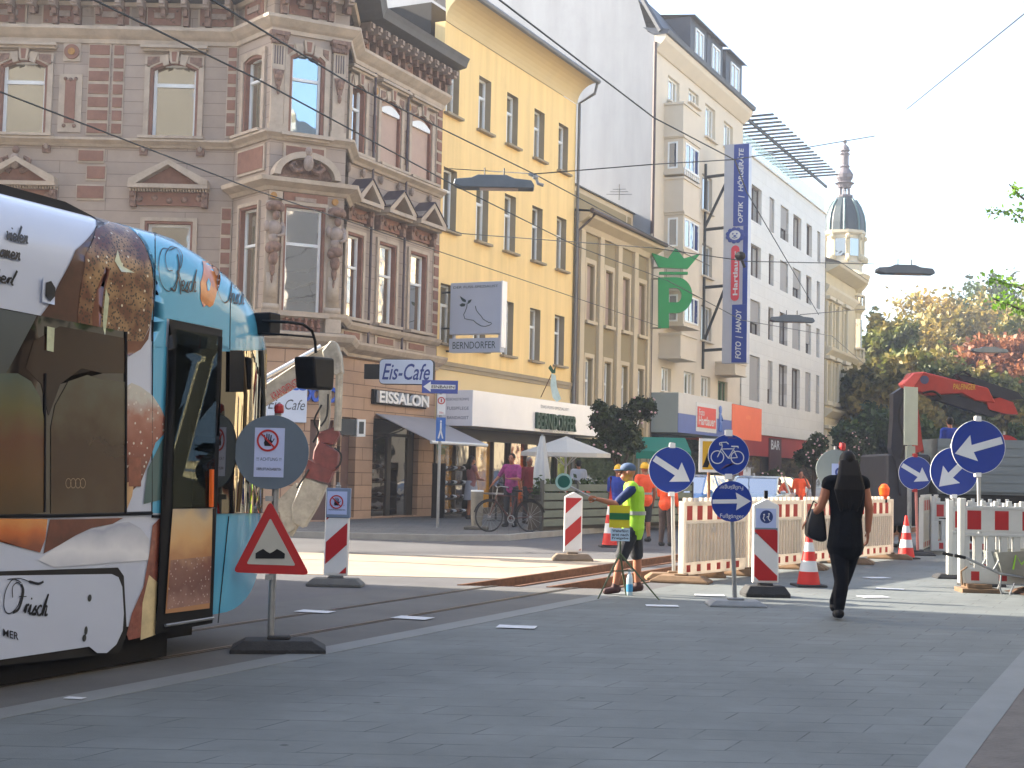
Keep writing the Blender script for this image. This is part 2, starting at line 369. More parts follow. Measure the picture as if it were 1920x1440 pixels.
# ---------------------------------------------------------------- materials
K = .72   # photograph values to surface albedo
def CK(r,g,b): return C(r,g,b,K)
m_pave = MB_brick('paver_stone',C(95,101,101),C(102,108,108),C(52,56,57),.6,.3,.006,ax='xy',skew=.477,noise=.25,nscale=.8,rough=.75,bump=.35,jn=.95,dirt=.45)
m_asph = M('asphalt',C(82,82,84),.85,.18,.7,.35,140,dirt=.35)
m_slab = M('track_concrete',C(84,84,83),.85,.2,.9,.3,80,dirt=.5)
m_strip = M('light_stone_strip',C(110,114,114),.7,.1,2,.1)
m_rough = M('rough_concrete',C(96,92,88),.9,.25,2.5,.6,30,dirt=.5)
m_side = MB_brick('sidewalk_stone',C(92,92,90),C(100,99,97),C(58,58,56),.5,.35,.008,ax='xy',noise=.3)
m_kerb = M('kerb_stone',C(150,147,140),.8,.15,3)
m_dirt = M('excavated_earth',C(84,62,46),.95,.4,5,.8,25,dirt=.5)
m_rust = M('rusted_steel',C(98,64,42),.8,.4,12,.3)
m_rail = M('rail_steel',C(100,96,92),.35,.2,4,metal=.8)
m_steel = M('galvanised_steel',C(150,153,155),.42,.12,8,metal=.6)
m_dsteel = M('dark_steel',C(62,66,68),.5,.2,8,metal=.4)
m_black = M('black_plastic',C(22,23,26),.6,.2,6,spec=.25)
m_rub = M('black_rubber',C(40,41,43),.8,.3,10,.3,60)
m_white = M('white_plastic',C(222,222,220),.45,.05,4)
m_whitef = M('window_white',C(225,228,228),.4,.04,3)
m_red = M('sign_red',C(166,20,26),.45,.08,4)
m_blue = M('sign_blue',C(2,50,140),.35,.08,3,coat=.2)
m_wht = M('sign_white',C(205,208,210),.4,.05,4)
# ---------------------------------------------------------------- ground
TS = .477; DN = math.hypot(TS,1); DA = math.atan2(1,TS)   # street direction (DA = angle of the facade frame)
def cx(c,Y): return c+TS*Y
def strip(name,c0,c1,Y0,Y1,z0,z1,mat,kind='structure'):
    m = MB(); m.slab([(cx(c0,Y0),Y0),(cx(c1,Y0),Y0),(cx(c1,Y1),Y1),(cx(c0,Y1),Y1)],z0,z1); return struct(m.build(name,mat),kind)
TC0,TC1,TY0,TY1 = -9.05,-7.12,17.7,44.0
g = MB()
def gq(a,b,c,d,z=0.0): g.quad(*[(p[0],p[1],z) for p in (a,b,c,d)])
B = 600
gq((-B,-B),(B,-B),(B,TY0),(-B,TY0)); gq((-B,TY1),(B,TY1),(B,B),(-B,B))
gq((-B,TY0),(cx(TC0,TY0),TY0),(cx(TC0,TY1),TY1),(-B,TY1)); gq((cx(TC1,TY0),TY0),(B,TY0),(B,TY1),(cx(TC1,TY1),TY1))
# island of concrete left between the two rail cuts
for c0,c1 in ((-8.33,-7.92),):
    gq((cx(c0,TY0),TY0),(cx(c1,TY0),TY0),(cx(c1,TY1),TY1),(cx(c0,TY1),TY1),-.003)
struct(g.build('ground',m_asph))
t = MB()
for c0,c1 in ((TC0,-8.33),(-7.92,TC1)):
    q = [(cx(c0,TY0),TY0),(cx(c1,TY0),TY0),(cx(c1,TY1),TY1),(cx(c0,TY1),TY1)]
    t.quad(*[(a,b,-.3) for a,b in q])
    for i in range(4):
        a,b = q[i],q[(i+1)%4]; t.quad((a[0],a[1],-.3),(a[0],a[1],-.002),(b[0],b[1],-.002),(b[0],b[1],-.3))
    for k in range(26):
        yy = TY0+.3+k*.95; t.slab([(cx(c0+.04,yy),yy),(cx(c1-.04,yy),yy),(cx(c1-.04,yy+.2),yy+.2),(cx(c0+.04,yy+.2),yy+.2)],-.29,-.2)
struct(t.build('trench',m_dirt))
# rusty lips of the cuts
t = MB()
for c in (TC0,-8.33,-7.92,TC1): t.slab([(cx(c-.03,TY0),TY0),(cx(c+.03,TY0),TY0),(cx(c+.03,TY1),TY1),(cx(c-.03,TY1),TY1)],-.12,.012)
struct(t.build('trench_edge_plates',m_rust))
def rail(name,c,Y0,Y1,z):
    m = MB()
    for a,b,z0,z1 in ((-.035,.005,z-.02,z),(.03,.055,z-.02,z)): m.slab([(cx(c+a,Y0),Y0),(cx(c+b,Y0),Y0),(cx(c+b,Y1),Y1),(cx(c+a,Y1),Y1)],z0,z1)
    m.slab([(cx(c+.006,Y0),Y0),(cx(c+.029,Y0),Y0),(cx(c+.029,Y1),Y1),(cx(c+.006,Y1),Y1)],z-.06,z-.016)
    struct(m.build(name,m_rail))
strip('track_slab',-9.6,-6.9,-30,17.5,-.02,.004,m_slab)
strip('concrete_bed',-16.5,-9.1,18.9,23.6,-.02,.006,M('pale_concrete',C(150,138,122),.85,.16,.8,.3,60,dirt=.3))
for c in (-7.6,-8.62): rail('tram_rail',c,-30,TY0,.010); rail('tram_rail',c,TY0,TY1,-.08)
strip('light_kerb_strip',-6.9,-6.62,-30,17.2,-.02,.008,m_strip)
strip('paving',-6.62,-1.31,-30,120,-.02,.005,m_pave)
strip('light_kerb_strip',-1.31,-1.07,-30,120,-.02,.009,m_strip)
strip('rough_pavement',-1.07,30,-30,120,-.02,.006,m_rough)
m = MB(); kb = [(-60,29.9),(-1.3,28.5),(-.1,29.2),(.47,30.6),(cx(-14.1,95),95)]
bk = [(cx(-21.2,95),95),(cx(-21.2,33),33.0),(-6.9,36.5),(-60,36.5)]
m.slab(kb+bk,0,.12); struct(m.build('sidewalk',m_side))
m = MB(); sweep(m,kb,[(0,.0),(.13,.0),(.13,.126),(0,.126)]); struct(m.build('kerb',m_kerb))
def gstrip(name,pts,w,mat,z=.0085):
    q = [G(*p) for p in pts]; m = MB()
    for i in range(len(q)-1):
        d = (q[i+1]-q[i]).normalized(); n = Vector((-d.y,d.x,0))*w/2; m.quad(*[(v.x,v.y,z) for v in (q[i]-n,q[i+1]-n,q[i+1]+n,q[i]+n)])
    return struct(m.build(name,mat))
m_tar = M('tar_seam',C(52,50,48),.8,.3,3)
gstrip('tar_seam',[(590,1050),(760,1056),(960,1066),(1045,1063)],.05,m_tar); gstrip('tar_seam',[(150,1050),(590,1050)],.05,m_tar)
gstrip('asphalt_patch',[(600,1034),(1000,1037),(1230,1030)],.5,M('asphalt_patch',C(72,72,75),.85,.2,2,.3,90,dirt=.4),.004)
# ---------------------------------------------------------------- brown corner building
QO = 21.37
def RP(px,y=880): # point of the street facade line seen at picture column px
    Y = QO/(TS-(ray(px,y).x/ray(px,y).y)); return (TS*Y-QO,Y)
m_mauve = MB_brick('mauve_render',C(172,156,143,.84),C(178,161,147,.84),C(138,124,114,.8),3.2,.31,.008,noise=.16,nscale=.9,bump=.5,off=.37)
m_cream = M('stone_trim',C(190,174,156,.85),.8,.2,2.2,.25,40,dirt=.45,dirtcol=CK(110,92,80))
m_brickr = M('red_brick_panel',C(148,108,92,.8),.85,.18,4,.2,50)
m_orn = M('ornament_stone',C(140,112,98,.8),.85,.45,9,.6,22,dirt=.4)
m_orn2 = M('pale_ornament',CK(176,158,146),.85,.25,6,.4,22)
m_gold = M('yellow_rosette',CK(190,140,70),.7,.3,20)
m_slate = M('slate_grey',CK(96,84,88),.7,.2,4)
m_gfl = MB_brick('salmon_stone',C(204,168,140,.72),C(210,174,146,.72),C(150,118,96,.6),1.1,.33,.012,noise=.14,bump=.5,off=.5)
gl_pale = M_glass('pale_window_glass',C(150,148,125,.45),.34,var=.5,scale=.8)
gl_dark = M_glass('dark_window_glass',C(58,60,60,.5),.3,var=.5)
gl_day = M_glass('reflecting_window_glass',C(90,90,76,.5),.5,var=.5)
_a = P(441,250,34.5); bp = (_a.x,_a.y)
br = thing('corner_building','ornate mauve and brick-red corner house with bay window, pediments and ice cream parlour below','building',(bp[0],bp[1],0))
FL = Fr(bp,0)
_b = P(507,250,33.2); Bv = (_b.x,_b.y); _t = ray(648,300); _t = _t.x/_t.y; LB = (_t*Bv[1]-Bv[0])/(math.cos(R(27))-_t*math.sin(R(27)))
Cv = (Bv[0]+LB*math.cos(R(27)),Bv[1]+LB*math.sin(R(27)))
r0 = RP(654,300); FR = Fr((r0[0],r0[1]),DA)
FB1 = Fr(bp,math.atan2(Bv[1]-bp[1],Bv[0]-bp[0])); FB = Fr(Bv,R(27))
rEnd = RP(829,250)
LB1 = math.hypot(Bv[0]-bp[0],Bv[1]-bp[1])
LR = FR.s(829,250)
plan = [(-24,34.5),bp,Bv,Cv,(r0[0]+.05,r0[1]),rEnd]
def loc(pts): return [(a-bp[0],b-bp[1]) for a,b in pts]
planL = loc(plan)
# openings
def op(fr,x0,x1,z0,z1): return (fr.s(x0,(300)),fr.s(x1,300),z0,z1)
UZ0,UZ1 = 9.66,11.55; FZ0,FZ1 = 5.33,7.5
hL = []
for a,b in ((4,84),(286,367),(-190,-110)):
    s0,s1 = FL.s(a,180),FL.s(b,180); hL.append((s0,s1,UZ0,UZ1)); hL.append((s0,s1,FZ0-.2,7.45))
hB1 = [(LB1*.28,LB1*.72,UZ0,UZ1-.02),(LB1*.28,LB1*.72,5.1,7.75)]
c0,c1 = FB.s(546,180),FB.s(602,180); d0,d1 = FB.s(533,500),FB.s(602,500)
hB = [(c0,c1,9.55,11.6),(d0,d1,5.15,7.75)]
upr = [(FR.s(a,220),FR.s(b,220)) for a,b in ((652,680),(714,748),(772,806))]
lor = [(FR.s(a,520),FR.s(b,520)) for a,b in ((646,675),(709,738),(768,796))]
hR = [(max(a,.05),b,9.66,11.5) for a,b in upr]+[(max(a,.05),b,5.33,7.5) for a,b in lor]
ZG = 4.5
m = MB(); m.m = 0; Z0U = ZG-.05
wall(m,-17.1,0,Z0U,13.4,hL,.3,1); m.build('wall',[m_mauve,m_brickr],br,FL)
m = MB(); wall(m,0,LB1,Z0U,13.4,hB1,.25,1); m.build('wall',[m_mauve,m_brickr],br,FB1)
m = MB(); wall(m,0,LB,Z0U,13.4,hB,.25,1); m.build('wall',[m_mauve,m_brickr],br,FB)
m = MB(); wall(m,0,LR,Z0U,13.4,hR,.25,1); m.build('wall',[m_mauve,m_brickr],br,FR)
# dark body behind
m = MB(); e = Vector((-.903,.43))
inner = loc([(-24,35.0),(bp[0],35.0),(Bv[0]+.2,Bv[1]+.45),(Cv[0]-.4,Cv[1]+.4),(r0[0]-.45,r0[1]+.55),(rEnd[0]-.05-.4,rEnd[1]-.02+.19),(rEnd[0]-10,rEnd[1]+8),(-24,48)])
m.slab(inner,0,13.3); m.build('core',M('room_shadow',C(46,42,40),.9,.2,1),br)
# cornices and string courses right round
def band(prof,name='cornice',mt=None,pts=planL):
    mm = MB(); sweep(mm,pts,prof); return mm.build(name,mt or m_cream,br)
band([(0,9.36),(.05,9.36),(.1,9.42),(.22,9.5),(.22,9.56),(0,9.58)],'string_course')
band([(0,12.0),(.06,12.0),(.08,12.1),(.16,12.16),(.3,12.3),(.3,12.38),(0,12.42)])
band([(0,8.12),(.05,8.12),(.12,8.2),(.34,8.3),(.36,8.4),(0,8.46)],'string_course',None,planL[1:4]+[planL[4]])
band([(0,5.02),(.07,5.02),(.16,5.12),(.18,5.2),(0,5.22)],'string_course')
band([(0,4.32),(.08,4.32),(.1,4.4),(.3,4.5),(.38,4.62),(.38,4.68),(0,4.74)])
# great cornice: dark gutter, soffit, brackets
band([(0,13.05),(.55,13.12),(.75,13.16),(.8,13.3),(.86,13.42),(0,13.5)],'gutter_cornice',M('weathered_zinc',CK(96,96,98),.6,.2,2))
band([(0,12.95),(.12,12.95),(.16,13.04),(0,13.045)],'cornice')
def brackets(fr,L,step,s0=0.15):
    mm = MB(); k = 0; s = s0
    while s < L:
        big = (k%3) != 1
        mm.prism([(0,0)]*0 or [(s-.07,12.45 if big else 12.75),(s+.07,12.45 if big else 12.75),(s+.07,13.06),(s-.07,13.06)],-.2,0)
        mm.m = 1; mm.box(s-.075,s+.075,-.5,-.2,12.84,13.06); mm.box(s-.06,s+.06,-.56,-.5,12.9,13.02); mm.m = 0
        mm.box(s-.055,s+.055,-.34,-.2,12.66,12.84)
        s += step; k += 1
    mm.build('cornice_brackets',[m_orn,m_orn2],br,fr)
brackets(FR,LR-.1,.39); brackets(FL,0,.55,-9); brackets(FB,LB,.4,.2); 
# frieze panels
def frieze(fr,a,b,step,w,zz0=12.5,zz1=13.0):
    mm = MB(); s = a
    while s+w < b:
        mm.m = 0; mm.box(s-.05,s+w+.05,-.05,0,zz0-.05,zz1+.03); mm.m = 1; mm.box(s,s+w,-.07,-.04,zz0,zz1-.02); mm.m = 2
        mm.box(s+w*.2,s+w*.8,-.11,-.06,zz0+.17,zz1-.19); mm.m = 3
        for q in range(9): mm.ell((s+w*(.1+.8*((q*.37)%1)),-.075,zz0+.06+.36*((q*.61)%1)),(.035,.025,.03),6,4)
        s += step
    mm.build('frieze_panels',[m_cream,m_brickr,m_orn2,m_orn],br,fr)
frieze(FL,-8.9,-.1,1.32,.85); frieze(FR,.1,LR,1.17,.62); frieze(FB,.35,LB,1.9,1.15); frieze(FB1,.4,LB1,3,.9)
def arch(s0,s1,z,rise,n=10):
    return [(s0+(s1-s0)*i/n,z+rise*math.sin(math.pi*i/n)) for i in range(n+1)]
def surround_arch(fr,s0,s1,z0,z1,hood=True,blind=False,key=True,rise=.16):
    w = s1-s0; mm = MB(); zs = z1-rise-.02
    # corner fillers turning the square opening into a segmental arch
    mm.m = 1
    pts = arch(s0,s1,zs,rise); mm.prism(pts+[(s1+.001,z1+.02),(s0-.001,z1+.02)],-.012,.2)
    mm.m = 0
    o = .2; inn = arch(s0-.07,s1+.07,zs+.03,rise+.05); mm.prism(inn+[(s1+o,zs+.1),(s1+o,z1+.17),(s0-o,z1+.17),(s0-o,zs+.1)],-.07,0)
    mm.box(s0-o,s0-.07,-.07,0,z0-.02,zs+.12); mm.box(s1+.07,s1+o,-.07,0,z0-.02,zs+.12)
    mm.m = 1
    mm.prism(arch(s0-.07,s1+.07,zs+.03,rise+.05)[::1]+arch(s0,s1,zs,rise)[::-1],-.03,.0)
    mm.box(s0-.07,s0,-.03,.0,z0-.02,zs+.03); mm.box(s1,s1+.07,-.03,.0,z0-.02,zs+.03)
    if key:
        c = (s0+s1)/2; mm.m = 0; mm.prism([(c-.09,z1-.03),(c+.09,z1-.03),(c+.13,z1+.28),(c-.13,z1+.28)],-.14,-.05); mm.m = 1; mm.prism([(c-.045,z1),(c+.045,z1),(c+.07,z1+.25),(c-.07,z1+.25)],-.15,-.1)
        mm.m = 0
        for q in (-1,1): mm.prism([(c+q*.14,z1-.05),(c+q*.27,z1-.1),(c+q*.36,z1+.17),(c+q*.16,z1+.2)],-.1,-.05)
        mm.m = 2
        for q in (-1,1): mm.prism([(c+q*.38,z1+.0),(c+q*(w/2+.14),z1-.12),(c+q*(w/2+.14),z1+.13),(c+q*.38,z1+.14)],-.085,-.06)
    if hood:
        mm.m = 0; mm.box(s0-o-.05,s1+o+.05,-.16,0,z1+.27,z1+.33); mm.box(s0-o-.1,s1+o+.1,-.24,0,z1+.33,z1+.4)
    mm.build('window_surround',[m_cream,m_brickr,m_orn],br,fr)
    sl_ = MB(); sl_.box(s0-o-.08,s1+o+.08,-.26,0,z0-.09,z0-.02); sl_.box(s0-o,s1+o,-.16,0,z0-.15,z0-.09); sl_.build('window_sill',m_cream,br,fr)
def surround_sq(fr,s0,s1,z0,z1,o=.17):
    mm = MB(); mm.m = 0
    mm.box(s0-o,s0-.06,-.06,0,z0,z1+.06); mm.box(s1+.06,s1+o,-.06,0,z0,z1+.06); mm.box(s0-o,s1+o,-.06,0,z1+.06,z1+.15)
    mm.m = 1; mm.box(s0-.06,s0,-.03,0,z0,z1+.06); mm.box(s1,s1+.06,-.03,0,z0,z1+.06); mm.box(s0,s1,-.03,0,z1,z1+.06)
    mm.build('window_surround',[m_cream,m_brickr],br,fr)
    sl_ = MB(); sl_.box(s0-o-.05,s1+o+.05,-.22,0,z0-.08,z0); sl_.build('window_sill',m_cream,br,fr)
def pediment(fr,s0,s1,zb,zp,slate=False,proj=.34):
    c = (s0+s1)/2; mm = MB(); mm.m = 0
    mm.box(s0,s1,-proj,0,zb,zb+.1); t_ = .12
    for q,e_ in ((s0,1),(s1,-1)): mm.prism([(q,zb+.1),(q+e_*.02,zb+.1+t_),(c,zp),(c,zp-t_*1.1),(q+e_*.2,zb+.1)],-proj-.01,0)
    mm.m = 1; mm.prism([(s0+.2,zb+.1),(s1-.2,zb+.1),(c,zp-.14)],-.1,0)
    if slate:
        mm.m = 2
        for q,e_ in ((s0-.03,1),(s1+.03,-1)): mm.prism([(q,zb+.13),(q,zb+.155),(c,zp+.05),(c,zp+.02)],-proj-.04,0)
    mm.m = 0; n = int((s1-s0)/.07)
    for i in range(n): x = s0+.03+i*.07; mm.box(x,x+.035,-proj+.1,0,zb-.07,zb-.001)
    mm.m = 1; mm.box(s0+.12,s1-.12,-.08,0,zb-.4,zb-.07); mm.m = 3
    for q in (s0+.1,s1-.1): mm.prism([(q-.07,zb-.45),(q+.07,zb-.45),(q+.08,zb-.07),(q-.08,zb-.07)],-.2,0); mm.ell((q,-.2,zb-.15),(.07,.08,.09),8,5)
    for i in range(5): mm.ell((s0+.25+(s1-s0-.5)*i/4,-.1,zb-.25+.04*math.sin(i*2)),(.09,.05,.08),7,5)
    mm.build('pediment',[m_cream,m_brickr,m_slate,m_orn],br,fr)
def quoins(fr,s,w,z0,z1,n):
    mm = MB(); mm.m = 1; mm.box(s-.03,s+w+.03,-.03,0,z0,z1); mm.m = 0; h = (z1-z0)/n
    for i in range(n): mm.box(s,s+w,-.055,-.02,z0+h*i+.05,z0+h*(i+1)-.04)
    mm.build('brick_quoins',[m_brickr,m_cream],br,fr)
# left face
for i,(a,b,c,d) in enumerate(hL):
    if i%2 == 0: surround_arch(FL,a,b,c,d); window(br,FL,a,b,c,d,.12,m_whitef,gl_pale,transom=.71)
    else:
        surround_sq(FL,a,b,c,d); window(br,FL,a,b,c,d,.12,m_whitef,gl_dark,transom=.66)
        pediment(FL,a-.45,b+.45,8.3,9.02)
q1 = FL.s(166,180); q2 = FL.s(212,180)
quoins(FL,q1,.5,9.66,12.0,7); quoins(FL,q2,.24,9.66,12.0,7); quoins(FL,FL.s(427,180),.2,9.66,12.0,7); quoins(FL,FL.s(148,300),.62,8.95,9.3,1); quoins(FL,FL.s(165,300),.45,8.5,8.9,1); quoins(FL,FL.s(148,300),.66,8.0,8.4,1); quoins(FL,FL.s(417,400),.22,5.3,7.9,7)
m = MB(); s = FL.s(136,98); z = FL.z(136,98); m.box(s-.22,s+.22,-.04,0,z-.24,z+.24); m.m = 1; m.disc(0,0,.19,-.08,-.04,24,Matrix.Translation((s,0,z))); m.m = 2; m.disc(0,0,.09,-.1,-.08,12,Matrix.Translation((s,0,z)))
m.m = 0; m.box(s-.29,s+.29,-.035,0,9.72,11.2); m.m = 1; m.box(s-.13,s+.13,-.06,-.03,9.95,11.05); m.m = 3
for a_,b_ in ((-.13,11.08),(.0,11.06),(.13,11.08),(-.13,9.88),(.13,9.88)): m.ell((s+a_,-.05,b_),(.05,.04,.05),7,5)
m.build('wall_medallion',[m_cream,m_brickr,m_gold,m_orn],br,FL)
m = MB()
for a_,b_ in ((88,275),(270,280),(376,282)):
    s,z = FL.at(a_,b_); m.m = 0; m.box(s-.1,s+.1,-.06,0,z-.15,z+.17); m.m = 1; m.ell((s,-.08,z),(.06,.05,.08),8,5)
m.build('rosettes',[m_orn,m_orn2],br,FL)
# cartouche in the broken pediment at the far left
s,z = FL.at(33,305); m = MB(); m.ell((s,-.2,z),(.14,.12,.2),10,7); m.m = 1
for q in (-1,1):
    m.tube([(s+q*.12,-.12,z-.25),(s+q*.3,-.14,z-.15),(s+q*.34,-.16,z+.05),(s+q*.22,-.14,z+.12),(s+q*.2,-.12,z)],[.07,.08,.07,.05,.03],7)
m.ell((s,-.16,z+.3),(.1,.08,.1),8,5); m.build('cartouche',[m_orn2,m_orn],br,FL)
# bay: left narrow face
for a,b,c,d in hB1[:1]: surround_arch(FB1,a,b,c,d,False,key=False,rise=.05); window(br,FB1,a,b,c,d,.1,m_whitef,gl_pale,.05,.7)
for a,b,c,d in hB1[1:]: surround_sq(FB1,a,b,c,d,.13); window(br,FB1,a,b,c,d,.1,m_whitef,gl_pale,.05,.66)
m = MB(); m.m = 0; m.box(.22,LB1-.18,-.05,0,8.62,9.28); m.m = 1; m.box(.28,LB1-.24,-.065,-.03,8.68,9.22); m.build('wall_panel',[m_cream,m_brickr],br,FB1)
# bay: wide middle face
surround_arch(FB,c0,c1,9.55,11.6,False); window(br,FB,c0,c1,9.55,11.6,.1,m_whitef,M_glass('blue_sky_glass',C(70,110,140,.4),.45,var=.2,tint=(.75,.9,1,1)),.055,.68)
surround_sq(FB,d0,d1,5.15,7.75,.12); window(br,FB,d0,d1,5.15,7.75,.1,m_whitef,gl_day,.055,.66)
def pilaster(fr,s,w,z0,z1,fig=False):
    mm = MB(); mm.m = 0; mm.box(s-w/2,s+w/2,-.1,0,z0,z1); mm.box(s-w/2-.04,s+w/2+.04,-.14,0,z0,z0+.14); mm.m = 1
    # capital
    for i in range(3): mm.box(s-w/2-.02-.03*i,s+w/2+.02+.03*i,-.13-.05*i,0,z1-.3+.1*i,z1-.2+.1*i-.004)
    for q in (-1,1): mm.ell((s+q*w*.5,-.16,z1-.1),(.08,.08,.1),8,6)
    for i in range(6): mm.ell((s-w/2+w*i/5,-.16,z1-.25),(.05,.04,.06),6,4)
    mm.m = 1; mm.prism([(s-w*.42,z1-.95),(s+w*.42,z1-.95),(s+.05,z1-1.35),(s-.05,z1-1.35)],-.17,-.08); mm.ell((s,-.17,z1-1.1),(w*.3,.06,.14),8,6); mm.ell((s,-.15,z1-1.45),(.05,.04,.12),7,5)
    mm.m = 2
    for q in (-.3,-.1,.1,.3): mm.box(s+w*q-.012,s+w*q+.012,-.112,-.1,z1-.8,z1-.35)
    mm.build('pilaster',[m_cream,m_orn,m_slate],br,fr)
def caryatid(fr,s,z0,z1):
    w = .34; mm = MB(); mm.m = 0; mm.box(s-w/2,s+w/2,-.08,0,z0,z1); mm.box(s-.13,s+.13,-.12,-.08,z0+.3,z0+.9); mm.box(s-w/2-.03,s+w/2+.03,-.12,0,z0,z0+.15)
    zc = z1-.15
    mm.m = 1; mm.ell((s,-.22,zc),(.24,.17,.13),10,6); mm.ell((s-.15,-.24,zc-.05),(.09,.09,.09),7,5); mm.ell((s+.15,-.24,zc-.05),(.09,.09,.09),7,5)
    mm.ell((s+.02,-.26,zc-.24),(.09,.1,.12),9,7)                      # head
    mm.m = 2; mm.ell((s,-.2,zc-.55),(.19,.14,.2),10,7); mm.ell((s-.19,-.2,zc-.5),(.08,.09,.14),8,6); mm.ell((s+.19,-.2,zc-.5),(.08,.09,.14),8,6)
    mm.tube([(s+.2,-.22,zc-.5),(s+.2,-.3,zc-.68),(s+.05,-.34,zc-.75)],[.07,.055,.04],7); mm.ell((s,-.2,zc-.78),(.15,.12,.16),9,6)
    mm.m = 1; mm.ell((s,-.2,zc-.98),(.2,.15,.14),9,6); mm.ell((s-.1,-.2,zc-1.05),(.12,.12,.12),8,6); mm.ell((s,-.18,zc-1.25),(.13,.11,.2),8,6); mm.ell((s,-.15,zc-1.5),(.07,.07,.2),7,6); mm.ell((s,-.12,zc-1.75),(.03,.04,.12),6,5)
    mm.build('herm_figure',[m_cream,m_orn,m_orn2],br,fr,smooth=True)
ps = [FB.s(518,180),FB.s(633,180)]
for s in ps: pilaster(FB,s,.32,9.58,12.0); caryatid(FB,s,5.2,7.85)
# panels above and below the cornice, segmental pediment, balustrade
m = MB(); m.m = 0; m.box(c0-.16,c1+.16,-.05,0,8.85,9.3); m.m = 1; m.box(c0-.1,c1+.1,-.065,-.03,8.75,9.24)
m.m = 0; m.box(.02,.34,-.06,0,7.9,8.1); m.m = 1; m.box(d0-.08,d1+.1,-.05,0,7.82,8.1); m.m = 3; m.box(d0+.2,d1-.2,-.08,-.04,7.9,8.0)
m.m = 2
for s in ps: m.disc(0,0,.08,-.09,-.02,14,Matrix.Translation((s,0,7.98)))
m.build('wall_panel',[m_cream,m_brickr,m_gold,m_orn2],br,FB)
m = MB(); cc = (c0+c1)/2; w = .85; n = 16
oa = [(cc+w*math.cos(math.pi*i/n),8.46+.62*math.sin(math.pi*i/n)) for i in range(n+1)]; ia = [(cc+(w-.16)*math.cos(math.pi*i/n),8.46+.47*math.sin(math.pi*i/n)) for i in range(n+1)]
for i in range(n): m.prism([oa[i],oa[i+1],ia[i+1],ia[i]],-.36,0)
m.m = 1; m.prism(ia,-.12,0); m.m = 2; m.ell((cc,-.36,8.8),(.13,.13,.2),10,7); m.ell((cc,-.34,9.08),(.09,.1,.13),9,6); m.m = 1
for q in (-1,1): m.tube([(cc+q*.12,-.25,8.65),(cc+q*.3,-.28,8.6),(cc+q*.42,-.28,8.72),(cc+q*.33,-.26,8.82),(cc+q*.25,-.24,8.74)],[.06,.07,.06,.05,.03],7)
m.build('pediment',[m_cream,m_orn,m_orn2],br,FB)
def balus(s,z0,z1,mm,r=.05): mm.lathe([(r*.9,z0),(r*.9,z0+.05),(r*.45,z0+.09),(r*1.15,z0+(z1-z0)*.35),(r*.5,z0+(z1-z0)*.75),(r*.9,z1-.05),(r*.9,z1)],8,Matrix.Translation((s,-.12,0)))
m = MB(); m.m = 1; m.box(d0,d1,-.03,0,4.72,5.02); m.m = 0
for i in range(6): balus(d0+.06+(d1-d0-.12)*i/5,4.72,5.04,m)
m.build('balustrade',[m_brickr,m_brickr],br,FB)
m = MB()
for s in ps: m.box(s-.2,s+.2,-.2,0,4.72,5.06)
m.build('pedestal',m_cream,br,FB)
# right face
for i,(a,b) in enumerate(upr):
    a = max(a,.05); surround_arch(FR,a,b,9.66,11.5,True)
    if i == 0: window(br,FR,a,b,9.66,11.5,.1,m_whitef,gl_day,.05,.65)
    else:
        mm = MB(); mm.box(a,b,.06,.12,9.66,11.5); mm.build('blind_panel',M('pink_render',CK(206,178,162),.8,.06),br,FR)
        mm = MB(); mm.prism(arch(a,b,11.2,.14)+[(b,11.1),(a,11.1)],-.02,.05); mm.build('fanlight',m_whitef,br,FR)
for i,(a,b) in enumerate(lor):
    a = max(a,.05); surround_sq(FR,a,b,5.33,7.5); window(br,FR,a,b,5.33,7.5,.1,m_whitef,[gl_day,gl_pale,gl_pale][i],.05,.62)
    pediment(FR,a-.3,b+.3,8.28,8.95,True,.5)
quoins(FR,LR-.34,.26,9.7,12.0,7); quoins(FR,LR-.34,.26,5.3,8.0,8)
for k in (0,1):
    s = (upr[k][1]+upr[k+1][0])/2+.08; m = MB(); m.m = 1; m.box(s-.02,s+.1,-.045,0,9.9,10.9); m.m = 0; m.disc(0,0,.1,-.06,0,14,Matrix.Translation((s+.04,0,11.55)),.15); m.m = 2; m.disc(0,0,.06,-.08,-.05,12,Matrix.Translation((s+.04,0,11.55)),.1); m.build('wall_medallion',[m_cream,m_brickr,m_gold],br,FR)
    m = MB(); m.tube([(s-.1,-.1,12.0),(s-.1,-.1,4.7)],.035,8); m.build('downpipe',m_slate,br,FR)
m = MB()
for a,b in lor: m.m = 0; m.box(a-.12,b+.12,-.03,0,4.76,5.0); m.m = 1; m.box(a,b,-.05,-.02,4.8,4.96)
for a,b in upr:
    for q in (a,b): m.m = 2; m.ell((q,-.08,9.2),(.06,.07,.13),7,5)
m.build('wall_panel',[m_cream,m_brickr,m_orn2],br,FR)
# roof
m = MB(); rf = [planL[0],planL[1],planL[2],planL[3],planL[4],planL[5]]
tb = loc([(-22,38),(bp[0]+.5,38),(Bv[0]+.6,36.2),(Cv[0]-.6,36.6),(r0[0]-3,r0[1]+2),(rEnd[0]-3,rEnd[1]+1.5)])
for i in range(5): m.quad((*rf[i],13.48),(*rf[i+1],13.48),(*tb[i+1],16.2),(*tb[i],16.2))
m.build('roof',M('roof_sheet',C(134,150,172),.6,.12,2),br)
